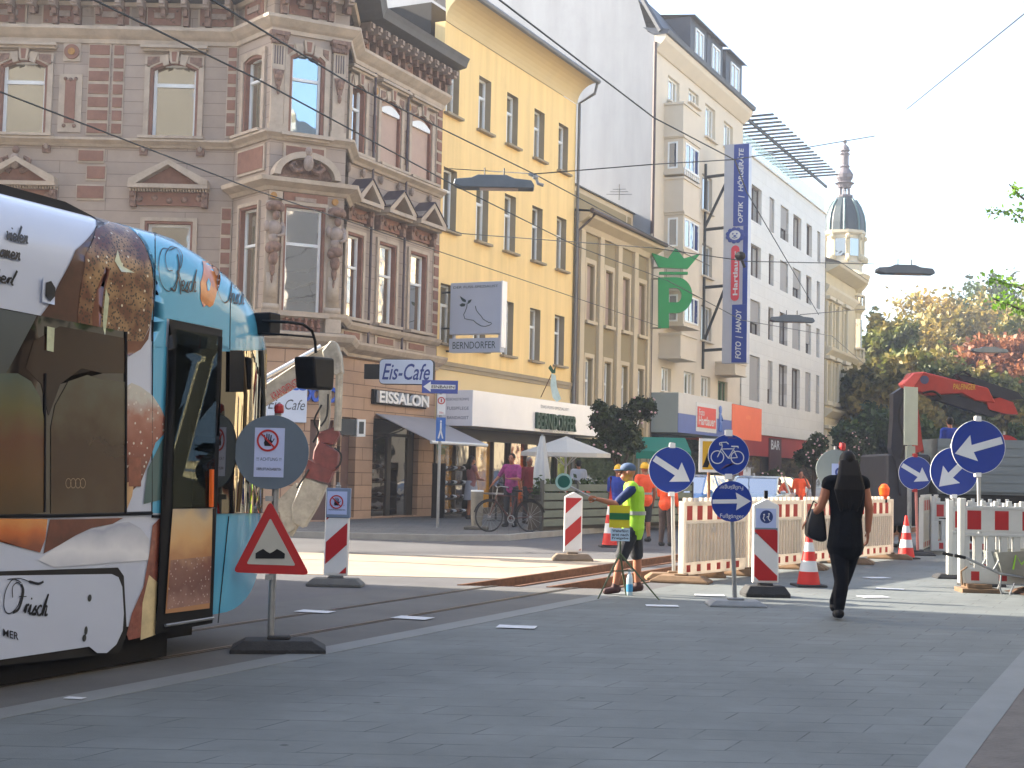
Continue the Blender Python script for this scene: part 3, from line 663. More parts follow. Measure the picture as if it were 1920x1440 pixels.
# ground floor
m_dkshop = M('dark_shopfront',C(40,34,32),.5,.3,2)
zs1 = 2.75
e0,e1 = FR.s(700,800),FR.s(786,800); p0,p1 = FR.s(617,800)+.0,FR.s(665,800)
p0 = .05; p1 = max(p0+.3,FR.s(668,800))
m = MB(); wall(m,0,LR,.1,4.4,[(e0,e1,.15,zs1+.05),(p0,p1,.15,zs1)],.35,0); m.build('ground_floor_wall',m_gfl,br,FR)
fgl = FB.s(632,800)
m = MB(); wall(m,0,LB,.1,4.4,[(LB*.64,LB*.97,.15,2.6)],.35,0); m.build('ground_floor_wall',m_gfl,br,FB)
m = MB(); wall(m,0,LB1,.1,4.4,[],.35); m.build('ground_floor_wall',m_gfl,br,FB1)
m = MB(); wall(m,-17.1,0,.1,4.4,[(-4.2,-2.4,.15,2.8),(-8,-5.6,.15,2.8),(-1.7,-.4,.6,2.9)],.35,0); m.build('ground_floor_wall',m_gfl,br,FL)
m = MB(); m.box(LB*.66,LB*.97,.2,.26,.15,2.6); m.build('door',M('purple_brown_door',CK(112,82,78),.6,.15),br,FB)
m = MB(); m.box(p0+.02,p1-.02,.2,.26,.15,zs1-.5); m.build('door',M('plum_door',CK(120,88,82),.6,.15),br,FR)
m = MB()
m.box(e0,e1,.16,.22,zs1-.42,zs1-.34); m.box(e0,e0+.06,.16,.22,.15,zs1); m.box(e0+(e1-e0)*.42,e0+(e1-e0)*.5,.16,.22,.15,zs1-.4); m.box(e1-.14,e1,.16,.22,.15,zs1); m.box(e0+(e1-e0)*.86,e1-.1,.16,.22,.15,zs1-.4)
sh = m.build('shop_door',m_dkshop,br,FR); m = MB(); m.quad((e0,.2,.15),(e1,.2,.15),(e1,.2,zs1),(e0,.2,zs1)); m.build('pane',M_glass('shop_glass',C(36,26,20),.12,var=.7,scale=2),sh,FR)
m = MB(); m.quad((p0,.2,zs1-.5),(p1,.2,zs1-.5),(p1,.2,zs1),(p0,.2,zs1)); m.build('pane',gl_dark,br,FR)
for a,b,z0_,z1_ in ((-4.2,-2.4,.15,2.8),(-8,-5.6,.15,2.8),(-1.7,-.4,.6,2.9)): window(br,FL,a,b,z0_,z1_,.15,m_dkshop,gl_dark,.07,.75)
# ---------------------------------------------------------------- yellow house
def street_house(name,label,x0,y0,x1,y1,depth=12):
    a = RP(x0,y0); b = RP(x1,y1); fr = Fr((a[0],a[1]),DA); L = math.hypot(b[0]-a[0],b[1]-a[1])
    return thing(name,label,'building',(a[0],a[1],0),DA),fr,L
def sill(par,fr,s0,s1,z,mt,o=.1,pr=.16,h=.07): m = MB(); m.box(s0-o,s1+o,-pr,0,z-h,z); return m.build('window_sill',mt,par,fr)
m_yel = M('yellow_render',C(248,214,148,.9),.85,.1,.9,.15,60,stretch=(2.5,2.5,.16),dirt=.55,dirtcol=C(226,192,130,.9))
m_yelc = M('cream_cove',CK(240,214,160),.85,.05,.6)
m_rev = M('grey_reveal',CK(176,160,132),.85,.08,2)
m_zinc = M('zinc_sheet',CK(120,122,126),.5,.12,2,metal=.2)
gl_cur = M_glass('curtained_window_glass',C(170,165,150,.5),.2,var=.3,scale=6)
yh,FY,LY = street_house('yellow_house','plain yellow rendered house with curved cream eaves and narrow windows in three rows','x' and 829,250,1080,250)
LY -= .0
cols = [FY.s(x,y) for x,y in ((848,190),(909,195),(961,205),(1011,255),(1056,280))]
rows = [(11.97,13.65),(8.5,10.35),(5.15,6.9)]
hw = .42; holes = [(c-hw,c+hw,a,b) for c in cols for a,b in rows]
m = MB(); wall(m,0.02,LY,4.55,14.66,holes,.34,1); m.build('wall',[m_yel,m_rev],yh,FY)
for c in cols:
    for a,b in rows:
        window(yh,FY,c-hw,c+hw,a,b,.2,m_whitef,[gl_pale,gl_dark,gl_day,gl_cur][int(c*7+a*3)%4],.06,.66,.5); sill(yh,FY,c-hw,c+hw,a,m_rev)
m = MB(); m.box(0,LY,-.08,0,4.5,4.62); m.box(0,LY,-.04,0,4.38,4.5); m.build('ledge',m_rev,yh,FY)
m = MB(); n = 8
prof = [(.03+.75*(1-math.cos(math.pi/2*i/n)),14.66+.72*math.sin(math.pi/2*i/n)) for i in range(n+1)]+[(0,15.38)]
sweep(m,[(0,0),(LY,0)],prof); m.build('cove_eaves',m_yelc,yh,FY)
m = MB(); m.tube([(-.02,-.82,15.42),(LY+.05,-.82,15.42)],.09,8); m.tube([(LY-.02,-.8,15.36),(LY-.0,-.7,15.0),(LY-.0,-.12,14.7),(LY-.0,-.1,.1)],.055,8); m.build('gutter',m_zinc,yh,FY)
m = MB(); m.quad((0,-.76,15.42),(LY,-.76,15.42),(LY,4.5,18.2),(0,4.5,18.2)); m.quad((LY,-.76,15.42),(LY,4.5,15.42),(LY,4.5,18.2),(LY,-.76,15.42)); m.build('roof',m_zinc,yh,FY)
m = MB()
for i in range(26): s = .2+i*(LY-.4)/25; m.tube([(s,-.6,15.5),(s+.05,-.55,15.72),(s+.12,-.5,15.5)],.014,4)
m.build('snow_guard',m_dsteel,yh,FY)
m = MB(); m.box(0.05,LY-.05,.5,12,.1,15.3); m.build('core',M('inner_shade',C(60,56,50),.9,.2,1),yh,FY)
m = MB(); wall(m,0,LY,2.7,4.38,[],.3); m.build('upper_shop_wall',m_yelc,yh,FY)
# shop glazing
m_shopf = M('bronze_frame',C(52,44,38),.45,.2,3)
m = MB(); m.box(0,LY,-.1,.2,2.35,2.7); m.box(0,LY,-.05,.1,.1,.3); m.build('shop_frame',m_shopf,yh,FY)
shopcols = [C(150,110,40),C(70,60,50),C(190,140,40),C(60,50,46),C(180,90,40),C(120,96,60),C(40,60,40),C(150,170,60)]
n = 8
for i in range(n):
    a,b = LY*i/n,LY*(i+1)/n; m = MB(); m.box(a,a+.08,-.06,.1,.3,2.35); o = m.build('mullion',m_shopf,yh,FY)
    m = MB(); m.quad((a+.08,.05,.3),(b,.05,.3),(b,.05,2.35),(a+.08,.05,2.35)); m.build('shop_window',M_glass('shop_display_glass',scl(shopcols[i],.8),.1,var=.8,scale=2.4),yh,FY)
# fascia box
fa = thing('shop_fascia','long white fascia box over the shoe shop with green lettering','shop sign',FY.w(.05,0,2.8)[:],DA)
FF = Fr(FY.w(.05,-1.2,0)[:2],DA)
m_fas = M('white_fascia',C(232,232,236),.25,.03,2,coat=.3)
zf0,zf1 = FF.z(900,800),FF.z(900,733); LF = FF.s(1150,790)
m = MB(); m.box(0,LF,0,1.18,zf0,zf1); m.build('fascia_box',m_fas,fa,FF,bevel=.01)
m_grn = M('green_letter',C(20,84,58),.5,.1,9); m_greytx = M('grey_letter',C(120,126,136),.6,.1,9)
m = MB(); s0,s1 = FF.s(1003,788),FF.s(1077,788); zz = FF.z(1003,788); text(m,'BERNDORFER',s0,s1,zz-.26,zz+.26,-.09,bold=.02,thick=.085); m.build('lettering',M('dark_green_letter',C(24,66,48),.5,.1,9),fa,FF)
m = MB(); s0,s1 = FF.s(1014,765),FF.s(1066,765); zz = FF.z(1014,762); text(m,'DAS FUSS-SPEZIALIST',s0,s1,zz-.05,zz+.05,-.006); zz = FF.z(1010,806); text(m,'ORTHOPÄDIE SCHUHTECHNIK',s0,s1,zz-.04,zz+.04,-.006); m.build('lettering',m_greytx,fa,FF)
FS = Fr(FY.w(.05,0,0)[:2],DA-math.pi/2)   # left end of the box, facing the camera
m = MB()
for i,(tx,w) in enumerate((('KOMPRESSIONSSTRÜMPFE',1.0),('FUSSPFLEGE',.7),('BANDAGIST',.7))):
    zz = FS.z(860,748+17.5*i,-.0); text(m,tx,1.2-w-.12,1.08,zz-.045,zz+.045,-.006)
m.build('lettering',M('slate_letter',C(92,100,120),.6,.1,9),fa,FS)
# ---------------------------------------------------------------- projecting foot-care sign
def proj_frame(x,y,Y): p = P(x,y,Y); return Fr((p.x,p.y),DA-math.pi/2)
FB2 = Fr(FY.w(.45,-.35,0)[:2],DA-math.pi/2)
sg = thing('hanging_sign','pale square sign with a drawn foot and leaves, BERNDORFER plate below it','sign',FY.w(.45,0,5.2)[:],DA)
m_sgn = M('lilac_grey_sign',C(186,192,206),.5,.03,2)
u0,v1 = FB2.at(845,531); u1,v0 = FB2.at(938,625)
m = MB(); m.box(u0,u1,0,.3,v0,v1); m.build('sign_box',[m_sgn],sg,FB2,bevel=.01)
m = MB(); m.box(u1,u1+.04,-.01,.31,v0-.4,v1+.01); m.build('sign_edge',m_fas,sg,FB2)
w0 = FB2.z(890,634); w1_ = FB2.z(890,660)
m = MB(); m.box(u0,u1,0,.3,w1_,w0); m.box(u0+.05,u0+.11,.1,.2,w0,v0); m.box(u1-.11,u1-.05,.1,.2,w0,v0); m.build('name_plate',[m_sgn],sg,FB2)
def UV(x,y): return FB2.at(x,y)
X = lambda zx,zy: UV(780+zx/4.0,300+zy/4.0)
m = MB()
m.stroke([X(*p) for p in ((384,1070),(382,1100),(372,1130),(358,1160),(366,1190),(395,1197),(430,1202),(455,1225),(490,1245),(520,1248),(550,1240),(568,1228),(562,1218),(545,1218))],.02,-.008,-.002)
m.stroke([X(*p) for p in ((446,1095),(452,1125),(470,1150),(490,1172),(505,1195),(530,1210),(548,1220))],.02,-.008,-.002)
for pts in (((330,1020),(352,1035),(375,1050),(374,1068),(350,1060),(338,1042)),((326,1088),(345,1074),(372,1078),(365,1098),(340,1100)),((388,1078),(392,1055),(418,1044),(410,1065),(395,1078))): m.prism([X(*p) for p in pts],-.008,-.002)
text(m,'DER FUSS-SPEZIALIST',u0+.1,u1-.1,v1-.17,v1-.1,-.006); text(m,'BERNDORFER',u0+.12,u1-.14,w1_+.1,w0-.1,-.006)
m.build('lettering',M('drawing_ink',C(44,64,66),.6,.1,9),sg,FB2)
m = MB(); 
for zz in (v1-.25,v0+.2,w1_+.05): m.tube([(u0-.35,.15,zz),(u0,.15,zz)],.03,6)
m.build('bracket',m_dsteel,sg,FB2)
# flag-like foot board leaning on a rod above the fascia
FG = Fr(FY.w(FY.s(1035,720,-.9),-.9,0)[:2],0)
fg = thing('shop_flag','white leg-shaped banner with green leaves on a slanted rod above the fascia','flag',FG.w(0,0,3.7)[:])
m = MB(); pp = [FG.at(*q) for q in ((1034,700),(1042,704),(1044,725),(1052,748),(1044,754),(1036,745),(1032,722))]; m.prism(pp,-.02,.02); m.build('banner',M('banner_cloth',C(205,225,220),.7,.1,6),fg,FG)
m = MB(); m.prism([FG.at(*q) for q in ((1035,700),(1028,690),(1032,684),(1038,694),(1042,686),(1041,700))],-.02,.02); m.build('leaf',m_grn,fg,FG)
m = MB(); a,b = FG.at(1014,745),FG.at(1036,698); m.tube([(a[0],.03,a[1]),(b[0],.03,b[1])],.015,6); m.build('rod',m_rust,fg,FG)
# ---------------------------------------------------------------- beige pilaster house
bh,FE,LE = street_house('pilaster_house','low cream and olive house with slim white pilasters and a parapet above the eaves',1080,300,1224,300)
m_ol = M('olive_render',CK(168,152,116),.85,.06,1); m_crm = M('cream_render',CK(226,208,176),.85,.07,1,dirt=.15); m_pinkw = M('closed_pink_shutter',CK(196,172,156),.8,.06,3)
pil = [FE.s(x,560) for x in (1087,1123,1157,1188,1214)]; 
wc = [FE.s(x,540) for x in (1105,1140,1172,1202)]
holes = [(c-.38,c+.38,7.0,9.05) for c in wc]+[(c-.36,c+.36,3.3,5.6) for c in wc]
m = MB(); wall(m,0,LE,2.9,10.35,holes,.3); m.build('wall',m_ol,bh,FE)
for s in pil: m = MB(); m.box(s-.2,s+.2,-.12,0,2.9,10.3); m.build('pilaster',m_crm,bh,FE)
for i,c in enumerate(wc):
    m = MB(); 
    for a,b,z0_,z1_ in ((c-.52,c-.38,6.95,9.1),(c+.38,c+.52,6.95,9.1),(c-.52,c+.52,9.1,9.28),(c-.48,c-.36,3.3,5.65),(c+.36,c+.48,3.3,5.65),(c-.48,c+.48,5.65,5.8)): m.box(a,b,-.06,0,z0_,z1_)
    m.build('window_surround',m_crm,bh,FE)
    m = MB(); m.box(c-.38,c+.38,.12,.18,7.0,9.05); m.build('shutter',m_pinkw,bh,FE); sill(bh,FE,c-.4,c+.4,7.0,m_crm,h=.12)
    window(bh,FE,c-.36,c+.36,3.3,5.6,.14,m_whitef,gl_dark,.08,.66)
m = MB(); sweep(m,[(0,0),(LE,0)],[(0,10.2),(.1,10.2),(.2,10.4),(.55,10.6),(.6,10.75),(0,10.8)]); m.build('eaves',m_crm,bh,FE)
m = MB(); m.tube([(0,-.66,10.8),(LE,-.66,10.8)],.09,8); m.tube([(.35,-.66,10.75),(.3,-.4,10.45),(.1,-.1,10.1),(.1,-.1,.1)],.05,8); m.build('gutter',M('dark_copper_pipe',C(80,66,60),.5,.2,4),bh,FE)
m = MB(); m.quad((0,-.6,10.82),(LE,-.6,10.82),(LE,.8,11.0),(0,.8,11.0)); m.build('roof',m_zinc,bh,FE)
m = MB(); m.box(0,LE,.8,1.0,10.8,12.15); m.m = 1; m.box(.7,LE-.9,.78,.82,11.1,11.95); m.box(.15,.45,.78,.82,11.1,11.95); m.box(LE-.7,LE-.35,.78,.82,11.1,11.95); m.m = 2; m.box(-.02,LE+.02,.7,1.1,12.15,12.2); m.build('parapet',[m_crm,m_ol,m_dsteel],bh,FE)
m = MB(); m.box(0.02,LE-.02,.5,12,.1,10.8); m.build('core',m_dkshop,bh,FE)
m = MB(); wall(m,0,LE,.1,2.9,[(.3,LE-.3,.3,2.7)],.3); m.build('ground_floor_wall',m_crm,bh,FE)
m = MB(); m.quad((.3,.2,.3),(LE-.3,.2,.3),(LE-.3,.2,2.7),(.3,.2,2.7)); m.build('shop_window',M_glass('shop_display_glass',C(70,80,60),.12,var=.9,scale=2),bh,FE)
m = MB(); q = FE.w(FE.s(1161,365),1,0); FA = Fr(q[:2],0); s,z = FA.at(1161,360); m.tube([(s,0,12.1),(s,0,z+.3)],.02,5)
for i,w in enumerate((.5,.35,.25)): m.tube([(s-w,0,z+.1*i-.1),(s+w,0,z+.1*i-.08)],.012,4)
m.build('aerial',m_dsteel,bh,FA)
# ---------------------------------------------------------------- tall white house with oriels
wh,FW_,LW = street_house('oriel_house','tall off-white house with box oriels, dormered slate roof and bare grey gable wall',1225,200,1393,260)
m_ow = M('offwhite_render',CK(236,224,204),.85,.05,.8,dirt=.15); m_grey = M('grey_gable_render',C(176,181,188,.62),.9,.16,.5,.2,30,dirt=.5,dirtcol=C(140,144,152,.7),stretch=(1.2,1.2,.18))
m_sl2 = M('dark_slate',C(48,58,72),.6,.15,3)
ZT = 19.5
def zz(x,y,off=0): return FW_.z(x,y,off)
def ss(x,y,off=0): return FW_.s(x,y,off)
wn = []   # (s0,s1,z0,z1)
for x0,x1,y0,y1 in ((1252,1274,148,196),(1291,1310,172,198),(1322,1341,200,262),(1357,1374,232,280),(1316,1335,330,398),(1316,1335,460,520),(1314,1334,575,640),(1282,1302,698,740),(1314,1332,706,745),(1240,1258,690,735),(1346,1364,715,755),(1366,1372,360,400)):
    a,b = ss(x0,(y0+y1)/2),ss(x1,(y0+y1)/2); xm = (x0+x1)/2; wn.append((a,b,zz(xm,y1),zz(xm,y0)))
m = MB(); wall(m,0,LW,4.2,ZT,wn[:11],.3); m.build('wall',m_ow,wh,FW_)
for i,(a,b,c,d) in enumerate(wn[:11]):
    window(wh,FW_,a,b,c,d,.14,m_whitef if i != 10 else M('green_shutter',C(92,120,90)),gl_pale if i in (0,1,2,3,7,8,9) else gl_dark,.07,None,[.33,.66]); sill(wh,FW_,a,b,c,m_ow)
# grey gable
pk = 9.5
m = MB(); T = Matrix.Identity(4)
m.add([(0,-.02,0),(0,26,0),(0,26,ZT+3),(0,pk,ZT+9.5),(0,1.6,ZT+2.6),(0,.9,ZT+2.2),(0,.3,ZT+.3),(0,-.02,ZT+.1)],[(7,6,5,4,3,2,1,0)]); m.v = [(v[0]-.02,v[1],v[2]) for v in m.v]
m.build('gable_wall',m_grey,wh,FW_)
m = MB(); m.tube([(-.05,-.06,.1),(-.05,-.06,ZT-.2)],.08,8); m.build('downpipe',M('brown_pipe',C(74,60,58),.6,.2,3),wh,FW_)
m = MB(); sweep(m,[(-.02,0),(LW,0)],[(0,ZT-.5),(.08,ZT-.5),(.45,ZT-.1),(.5,ZT),(.5,ZT+.12),(0,ZT+.12)]); m.build('eaves',m_ow,wh,FW_)
m = MB(); sweep(m,[(-.05,0),(LW,0)],[(0,ZT+.12),(.62,ZT+.12),(.66,ZT+.3),(-.5,ZT+.5)]); m.m = 0
m.quad((-.05,-.4,ZT+.35),(LW,-.4,ZT+.35),(LW,2.0,ZT+3.2),(-.05,2.0,ZT+3.2)); m.quad((LW,-.4,ZT+.35),(LW,12,ZT+.35),(LW,12,ZT+3.2),(LW,2.0,ZT+3.2)); m.quad((-.05,2,ZT+3.2),(LW,2,ZT+3.2),(LW,9,ZT+4.5),(-.05,9,ZT+4.5))
m.tube([(-.06,-.3,ZT+.25),(-.06,.9,ZT+2.35),(-.06,1.6,ZT+2.75),(-.06,pk,ZT+9.6)],.12,5)
m.build('roof',m_sl2,wh,FW_)
for (xa,xb,top) in ((1284,1314,2.75),(1316,1345,2.75),(1352,1382,2.75)):
    a,b = ss(xa,120,.6),ss(xb,150,.6); m = MB(); m.box(a,b,.35,3,ZT+.4,ZT+top); m.quad((a-.12,.1,ZT+top+.02),(b+.12,.1,ZT+top+.02),(b+.12,4,ZT+top+.45),(a-.12,4,ZT+top+.45)); m.quad((a-.12,.1,ZT+top-.05),(b+.12,.1,ZT+top-.05),(b+.12,.1,ZT+top+.02),(a-.12,.1,ZT+top+.02))
    d = m.build('dormer',m_sl2,wh,FW_); window(d,FW_,a+(b-a)*.25,b-(b-a)*.25,ZT+.9,ZT+top-.35,.27,m_whitef,gl_pale,.08,None,.5,dep=.07)
# oriels: boxes standing off the wall
def oriel(x0,x1,yt,yb,out,name='oriel',wins=()):
    a,b = ss(x0,(yt+yb)/2,-out),ss(x1,(yt+yb)/2,-out); zt,zb = zz((x0+x1)/2,yt,-out),zz((x0+x1)/2,yb,-out)
    m = MB(); m.box(a,b,-out,0,zb,zt); m.box(a-.06,b+.06,-out-.06,0,zt,zt+.1); m.box(a-.05,b+.05,-out-.05,0,zb-.08,zb); o = m.build(name,m_ow,wh,FW_)
    Fs = Fr(FW_.w(a,0,0)[:2],DA-math.pi/2)
    for (f0,f1,g0,g1) in wins:
        z0_,z1_ = zb+(zt-zb)*f0,zb+(zt-zb)*f1
        window(o,FW_,a+(b-a)*g0,a+(b-a)*g1,z0_,z1_,-out-.03,m_whitef,gl_dark,.07,None,[.33,.66],dep=.035)
        window(o,Fs,out*.2,out*.72,z0_,z1_,-.03,m_whitef,M_glass('blue_grey_glass',C(60,76,92),.3),.07,dep=.035)
    return a,b,zb,zt
oriel(1281,1311,206,262,.85); oriel(1281,1311,268,332,.85,wins=((.12,.9,.12,.95),)); oriel(1281,1311,344,402,.85); oriel(1281,1311,410,474,.85,wins=((.08,.92,.05,.95),)); oriel(1281,1311,482,548,.85); oriel(1281,1310,552,612,.85,wins=((.08,.92,.05,.95),)); oriel(1276,1305,632,672,.95)
oriel(1378,1398,684,702,.95,'balcony')
m = MB(); a,b = ss(1283,320,-.9),ss(1309,320,-.9); 
for i in range(8): q = a+(b-a)*i/7; m.box(q-.03,q+.03,-.95,-.91,zz(1296,340,-.9)+.1,zz(1296,326,-.9))
m.box(a-.05,b+.05,-.96,-.9,zz(1296,326,-.9),zz(1296,326,-.9)+.08); m.build('balcony_rail',m_whitef,wh,FW_)
m = MB(); m.box(.05,LW-.05,.55,14,.1,ZT+.1); m.build('core',m_dkshop,wh,FW_)
m = MB(); wall(m,0,LW,.1,4.2,[(.4,LW-.4,.3,3.2)],.3); m.build('ground_floor_wall',M('grey_stone_cladding',C(120,112,106),.7,.15,1),wh,FW_)
m = MB(); m.quad((.4,.2,.3),(LW-.4,.2,.3),(LW-.4,.2,3.2),(.4,.2,3.2)); m.build('shop_window',M_glass('shop_display_glass',C(60,60,60),.15,var=.9,scale=2),wh,FW_)
# optician fascia, banner, tall sign, green crowned letter
of = thing('optician_fascia','long shop fascia, grey end, white and blue front with a red name panel','shop sign',FW_.w(.1,0,3.3)[:],DA)
po = 1.25; F1 = Fr(FW_.w(.05,-po,0)[:2],DA); a0 = 0.0; a1 = F1.s(1372,790); zt,zb,zm = F1.z(1284,738),F1.z(1284,812),F1.z(1284,776)
m = MB(); m.box(0,a1,0,po-.02,zb,zt); m.build('fascia_box',[M('grey_green_panel',C(150,160,158),.5,.05,1)],of,F1)
m = MB(); m.box(0.0,a1,-.02,0,zm,zt); m.m = 1; m.box(0.0,a1,-.022,0,zb,zm-.004); m.build('front_panel',[M('fascia_white',C(200,198,196),.4,.04,2),M('fascia_blue',C(84,104,170),.4,.06,2)],of,F1)
b0,b1 = F1.s(1306,780),F1.s(1340,780); zc = F1.z(1322,784); m = MB(); m.box(b0-.15,b1+.15,-.04,-.024,zc-.6,zc+.62); m.m = 1; m.box(b0,b1,-.06,-.04,zc-.42,zc+.45); m.m = 2; text(m,'Foto',b0+.15,b0+.9,zc+.08,zc+.36,-.065,bold=.01); text(m,'Hartlauer',b0+.12,b1-.12,zc-.32,zc+.06,-.065,bold=.02)
m.build('name_panel',[m_wht,M('red_panel',C(214,60,50),.4,.05,2),m_wht],of,F1)
# blue striding lion-like mark beside the panel
c = F1.s(1349,780); m = MB()
m.ell((c,-.05,zc+.45),(.22,.03,.2),10,6); m.ell((c-.02,-.05,zc+.1),(.18,.03,.3),10,6); m.tube([(c-.05,-.05,zc-.1),(c-.1,-.05,zc-.5)],.06,6); m.tube([(c+.05,-.05,zc-.1),(c+.14,-.05,zc-.5)],.06,6); m.tube([(c+.05,-.05,zc+.2),(c+.3,-.05,zc+.0)],.05,6)
m.build('emblem',M('pale_blue_mark',C(86,120,190),.5,.1,6),of,F1)
bn = thing('orange_banner','plain bright orange banner hung beside the optician fascia','banner',F1.w(a1,0,4)[:],DA)
F2 = Fr(FW_.w(0,-1.3,0)[:2],DA); b0,b1 = F2.s(1373,790),F2.s(1428,800); z1_,z0_ = F2.z(1373,757),F2.z(1373,822)
m = MB(); m.box(b0,b1,0,.06,z0_,z1_); m.build('cloth',M('orange_cloth',C(236,110,66),.6,.05,1),bn,F2)
m = MB(); text(m,'AKTION',b0+(b1-b0)*.45,b0+(b1-b0)*.6,z1_-.6,z1_-.42,-.004); m.build('lettering',M('light_orange',C(250,150,90),.6,.02,1),bn,F2)
m = MB(); m.tube([(b0,.1,z1_),(b1,.1,z1_)],.03,6); m.build('rail',m_dsteel,bn,F2)
# tall sign
pt = FW_.w(ss(1316,430),0,0); F3 = Fr((pt.x,pt.y),DA-math.pi/2)   # s runs outward from the wall
ts = thing('tall_shop_sign','tall blue and silver upright sign reading OPTIK HÖRGERÄTE, red name and FOTO HANDY','shop sign',(pt.x,pt.y,6),DA-math.pi/2)
u0,u1 = F3.s(1356,480),F3.s(1402,480); um = F3.s(1374,480); v1,v0 = F3.z(1380,270),F3.z(1380,681)
m = MB(); m.box(u0,um+.02,0,.45,v0,v1); m.box(um+.02,u1,.02,.45,v0,v1); m.build('sign_box',[M('silver_sheet',C(176,180,192),.4,.05,2,metal=.2),m_blue],ts,F3)
vz = lambda y: F3.z(1385,y)
m = MB(); m.box(um,u1,-.012,.018,vz(424),v1-.03); m.box(um,u1,-.012,.018,v0+.03,vz(571)); m.box(u1-.22,u1,-.012,.018,vz(571)+.005,vz(424)-.005); m.build('blue_panel',m_blue,ts,F3)
m = MB(); uc = (um+u1)/2; 
text(m,'OPTIK  |  HÖRGERÄTE',uc-.17,uc+.17,vz(420)+.05,vz(278),-.02,rot=90,bold=.02,shear=.2); text(m,'FOTO  |  HANDY',uc-.17,uc+.17,vz(675)+.05,vz(580),-.02,rot=90,bold=.02,shear=.2)
m.build('lettering',m_wht,ts,F3)
ra,rb,rz0,rz1 = u0+.38,u1-.38,vz(564),vz(460)
m = MB(); rr = (rb-ra)/2; pts = [((ra+rb)/2+rr*math.cos(t),rz1-rr+rr*math.sin(t)) for t in [math.pi*i/8 for i in range(9)]]+[((ra+rb)/2-rr*math.cos(t),rz0+rr-rr*math.sin(t)) for t in [math.pi*i/8 for i in range(9)]]
m.prism([((p[0]-uc)*1.14+uc+(ra+rb)/2*0,p[1]) for p in pts] if False else pts,-.035,-.001); m.m = 1; text(m,'Hartlauer',ra+.1,rb-.06,rz0+.25,rz1-.25,-.045,rot=90,bold=.025); m.build('name_panel',[M('lozenge_red',C(205,52,66),.4,.05,2),m_wht],ts,F3)
# curly-maned head emblem in blue
cz = vz(441); cu = (ra+rb)/2-.02; m = MB()
for i in range(11):
    t = 2*math.pi*i/11; m.ell((cu+.33*math.cos(t),-.03,cz+.27*math.sin(t)),(.12,.03,.11),8,5)
m.m = 1; m.ell((cu,-.05,cz),(.26,.03,.22),12,7); m.m = 0; m.ell((cu-.09,-.07,cz+.06),(.05,.02,.04),6,4); m.ell((cu+.09,-.07,cz+.06),(.05,.02,.04),6,4); m.ell((cu+.0,-.08,cz-.04),(.07,.02,.05),6,4); m.stroke([(cu-.12,cz-.1),(cu,cz-.14),(cu+.12,cz-.1)],.03,-.09,-.07)
m.build('emblem',[m_blue,m_wht],ts,F3)
m = MB(); ym = lambda y: vz(y)
m.tube([(.05,.3,vz(690)),(.05,.3,vz(300))],.07,6); m.tube([(u0,.3,vz(650)),(u0,.3,vz(300))],.05,6)
for y in (325,425,535,655): m.tube([(.05,.3,ym(y)),(u0,.3,ym(y-2))],.07,6)
m.tube([(.05,.3,ym(420)),(u0,.3,ym(338))],.07,6); m.tube([(.05,.3,ym(640)),(u0,.3,ym(538))],.07,6); m.build('steel_frame',m_dsteel,ts,F3)
# green P with crown
gp = thing('pharmacy_style_sign','big green letter P under a green crown on a wall pole','shop sign',FE.w(FE.s(1214,560),-.3,5)[:],0)
pq = FE.w(FE.s(1214,560),-.35,0); F4 = Fr((pq.x,pq.y),0)
Q = lambda zx,zy: F4.at(1160+zx/4.8,330+zy/4.8)
def Pshape(k):
    o = [Q(355,1370),Q(355,915),Q(520,915)]
    for i in range(1,12):
        t = math.pi/2-math.pi*i/12; o.append(Q(520+140*math.cos(t),1075-160*math.sin(t)))
    o += [Q(520,1235),Q(450,1235),Q(450,1370)]; return o
m = MB()
# P built as stem + bowl ring so that the counter stays open
m.prism([Q(355,1370),Q(355,915),Q(450,915),Q(450,1370)],-.12,.12)
n = 14; out = [(520+140*math.sin(math.pi*i/n),1075-160*math.cos(math.pi*i/n)) for i in range(n+1)]; inn = [(520+45*math.sin(math.pi*i/n),1075-65*math.cos(math.pi*i/n)) for i in range(n+1)]
for i in range(n): m.prism([Q(*out[i]),Q(*out[i+1]),Q(*inn[i+1]),Q(*inn[i])],-.12,.12)
m.prism([Q(450,915),Q(521,915),Q(521,1010),Q(450,1010)],-.12,.12); m.prism([Q(450,1140),Q(521,1140),Q(521,1235),Q(450,1235)],-.12,.12)
m_grn2 = M('bright_green',C(0,138,64),.4,.06,2)
m.build('letter',m_grn2,gp,F4)
m = MB(); m.prism([Q(*p) for p in ((285,690),(365,825),(610,840),(745,690),(600,745),(540,760))][:0] or [Q(295,695),Q(360,825),Q(620,838),Q(735,700),Q(585,745),Q(510,650),Q(440,745)],-.12,.12); m.build('crown',m_grn2,gp,F4)
m = MB(); m.prism([Q(365,865),Q(620,865),Q(620,888),Q(365,888)],-.1,.1); m.build('crown_base',m_grn2,gp,F4)
m = MB(); a,b = Q(295,600),Q(290,1500); m.tube([(a[0],.2,a[1]+.4),(a[0],.2,1.0)],.07,8)
for zy in (820,920,1365): p0_,p1_ = Q(295,zy),Q(360,zy); m.tube([(a[0],.2,p0_[1]),(p1_[0]+.1,.1,p1_[1])],.04,6)
for zx in (430,560): m.tube([(Q(zx,835)[0],0,Q(zx,835)[1]),(Q(zx,925)[0],0,Q(zx,925)[1])],.02,5)
m.build('mounting_pole',M('mast_beige',C(150,140,122),.6,.1,3),gp,F4)
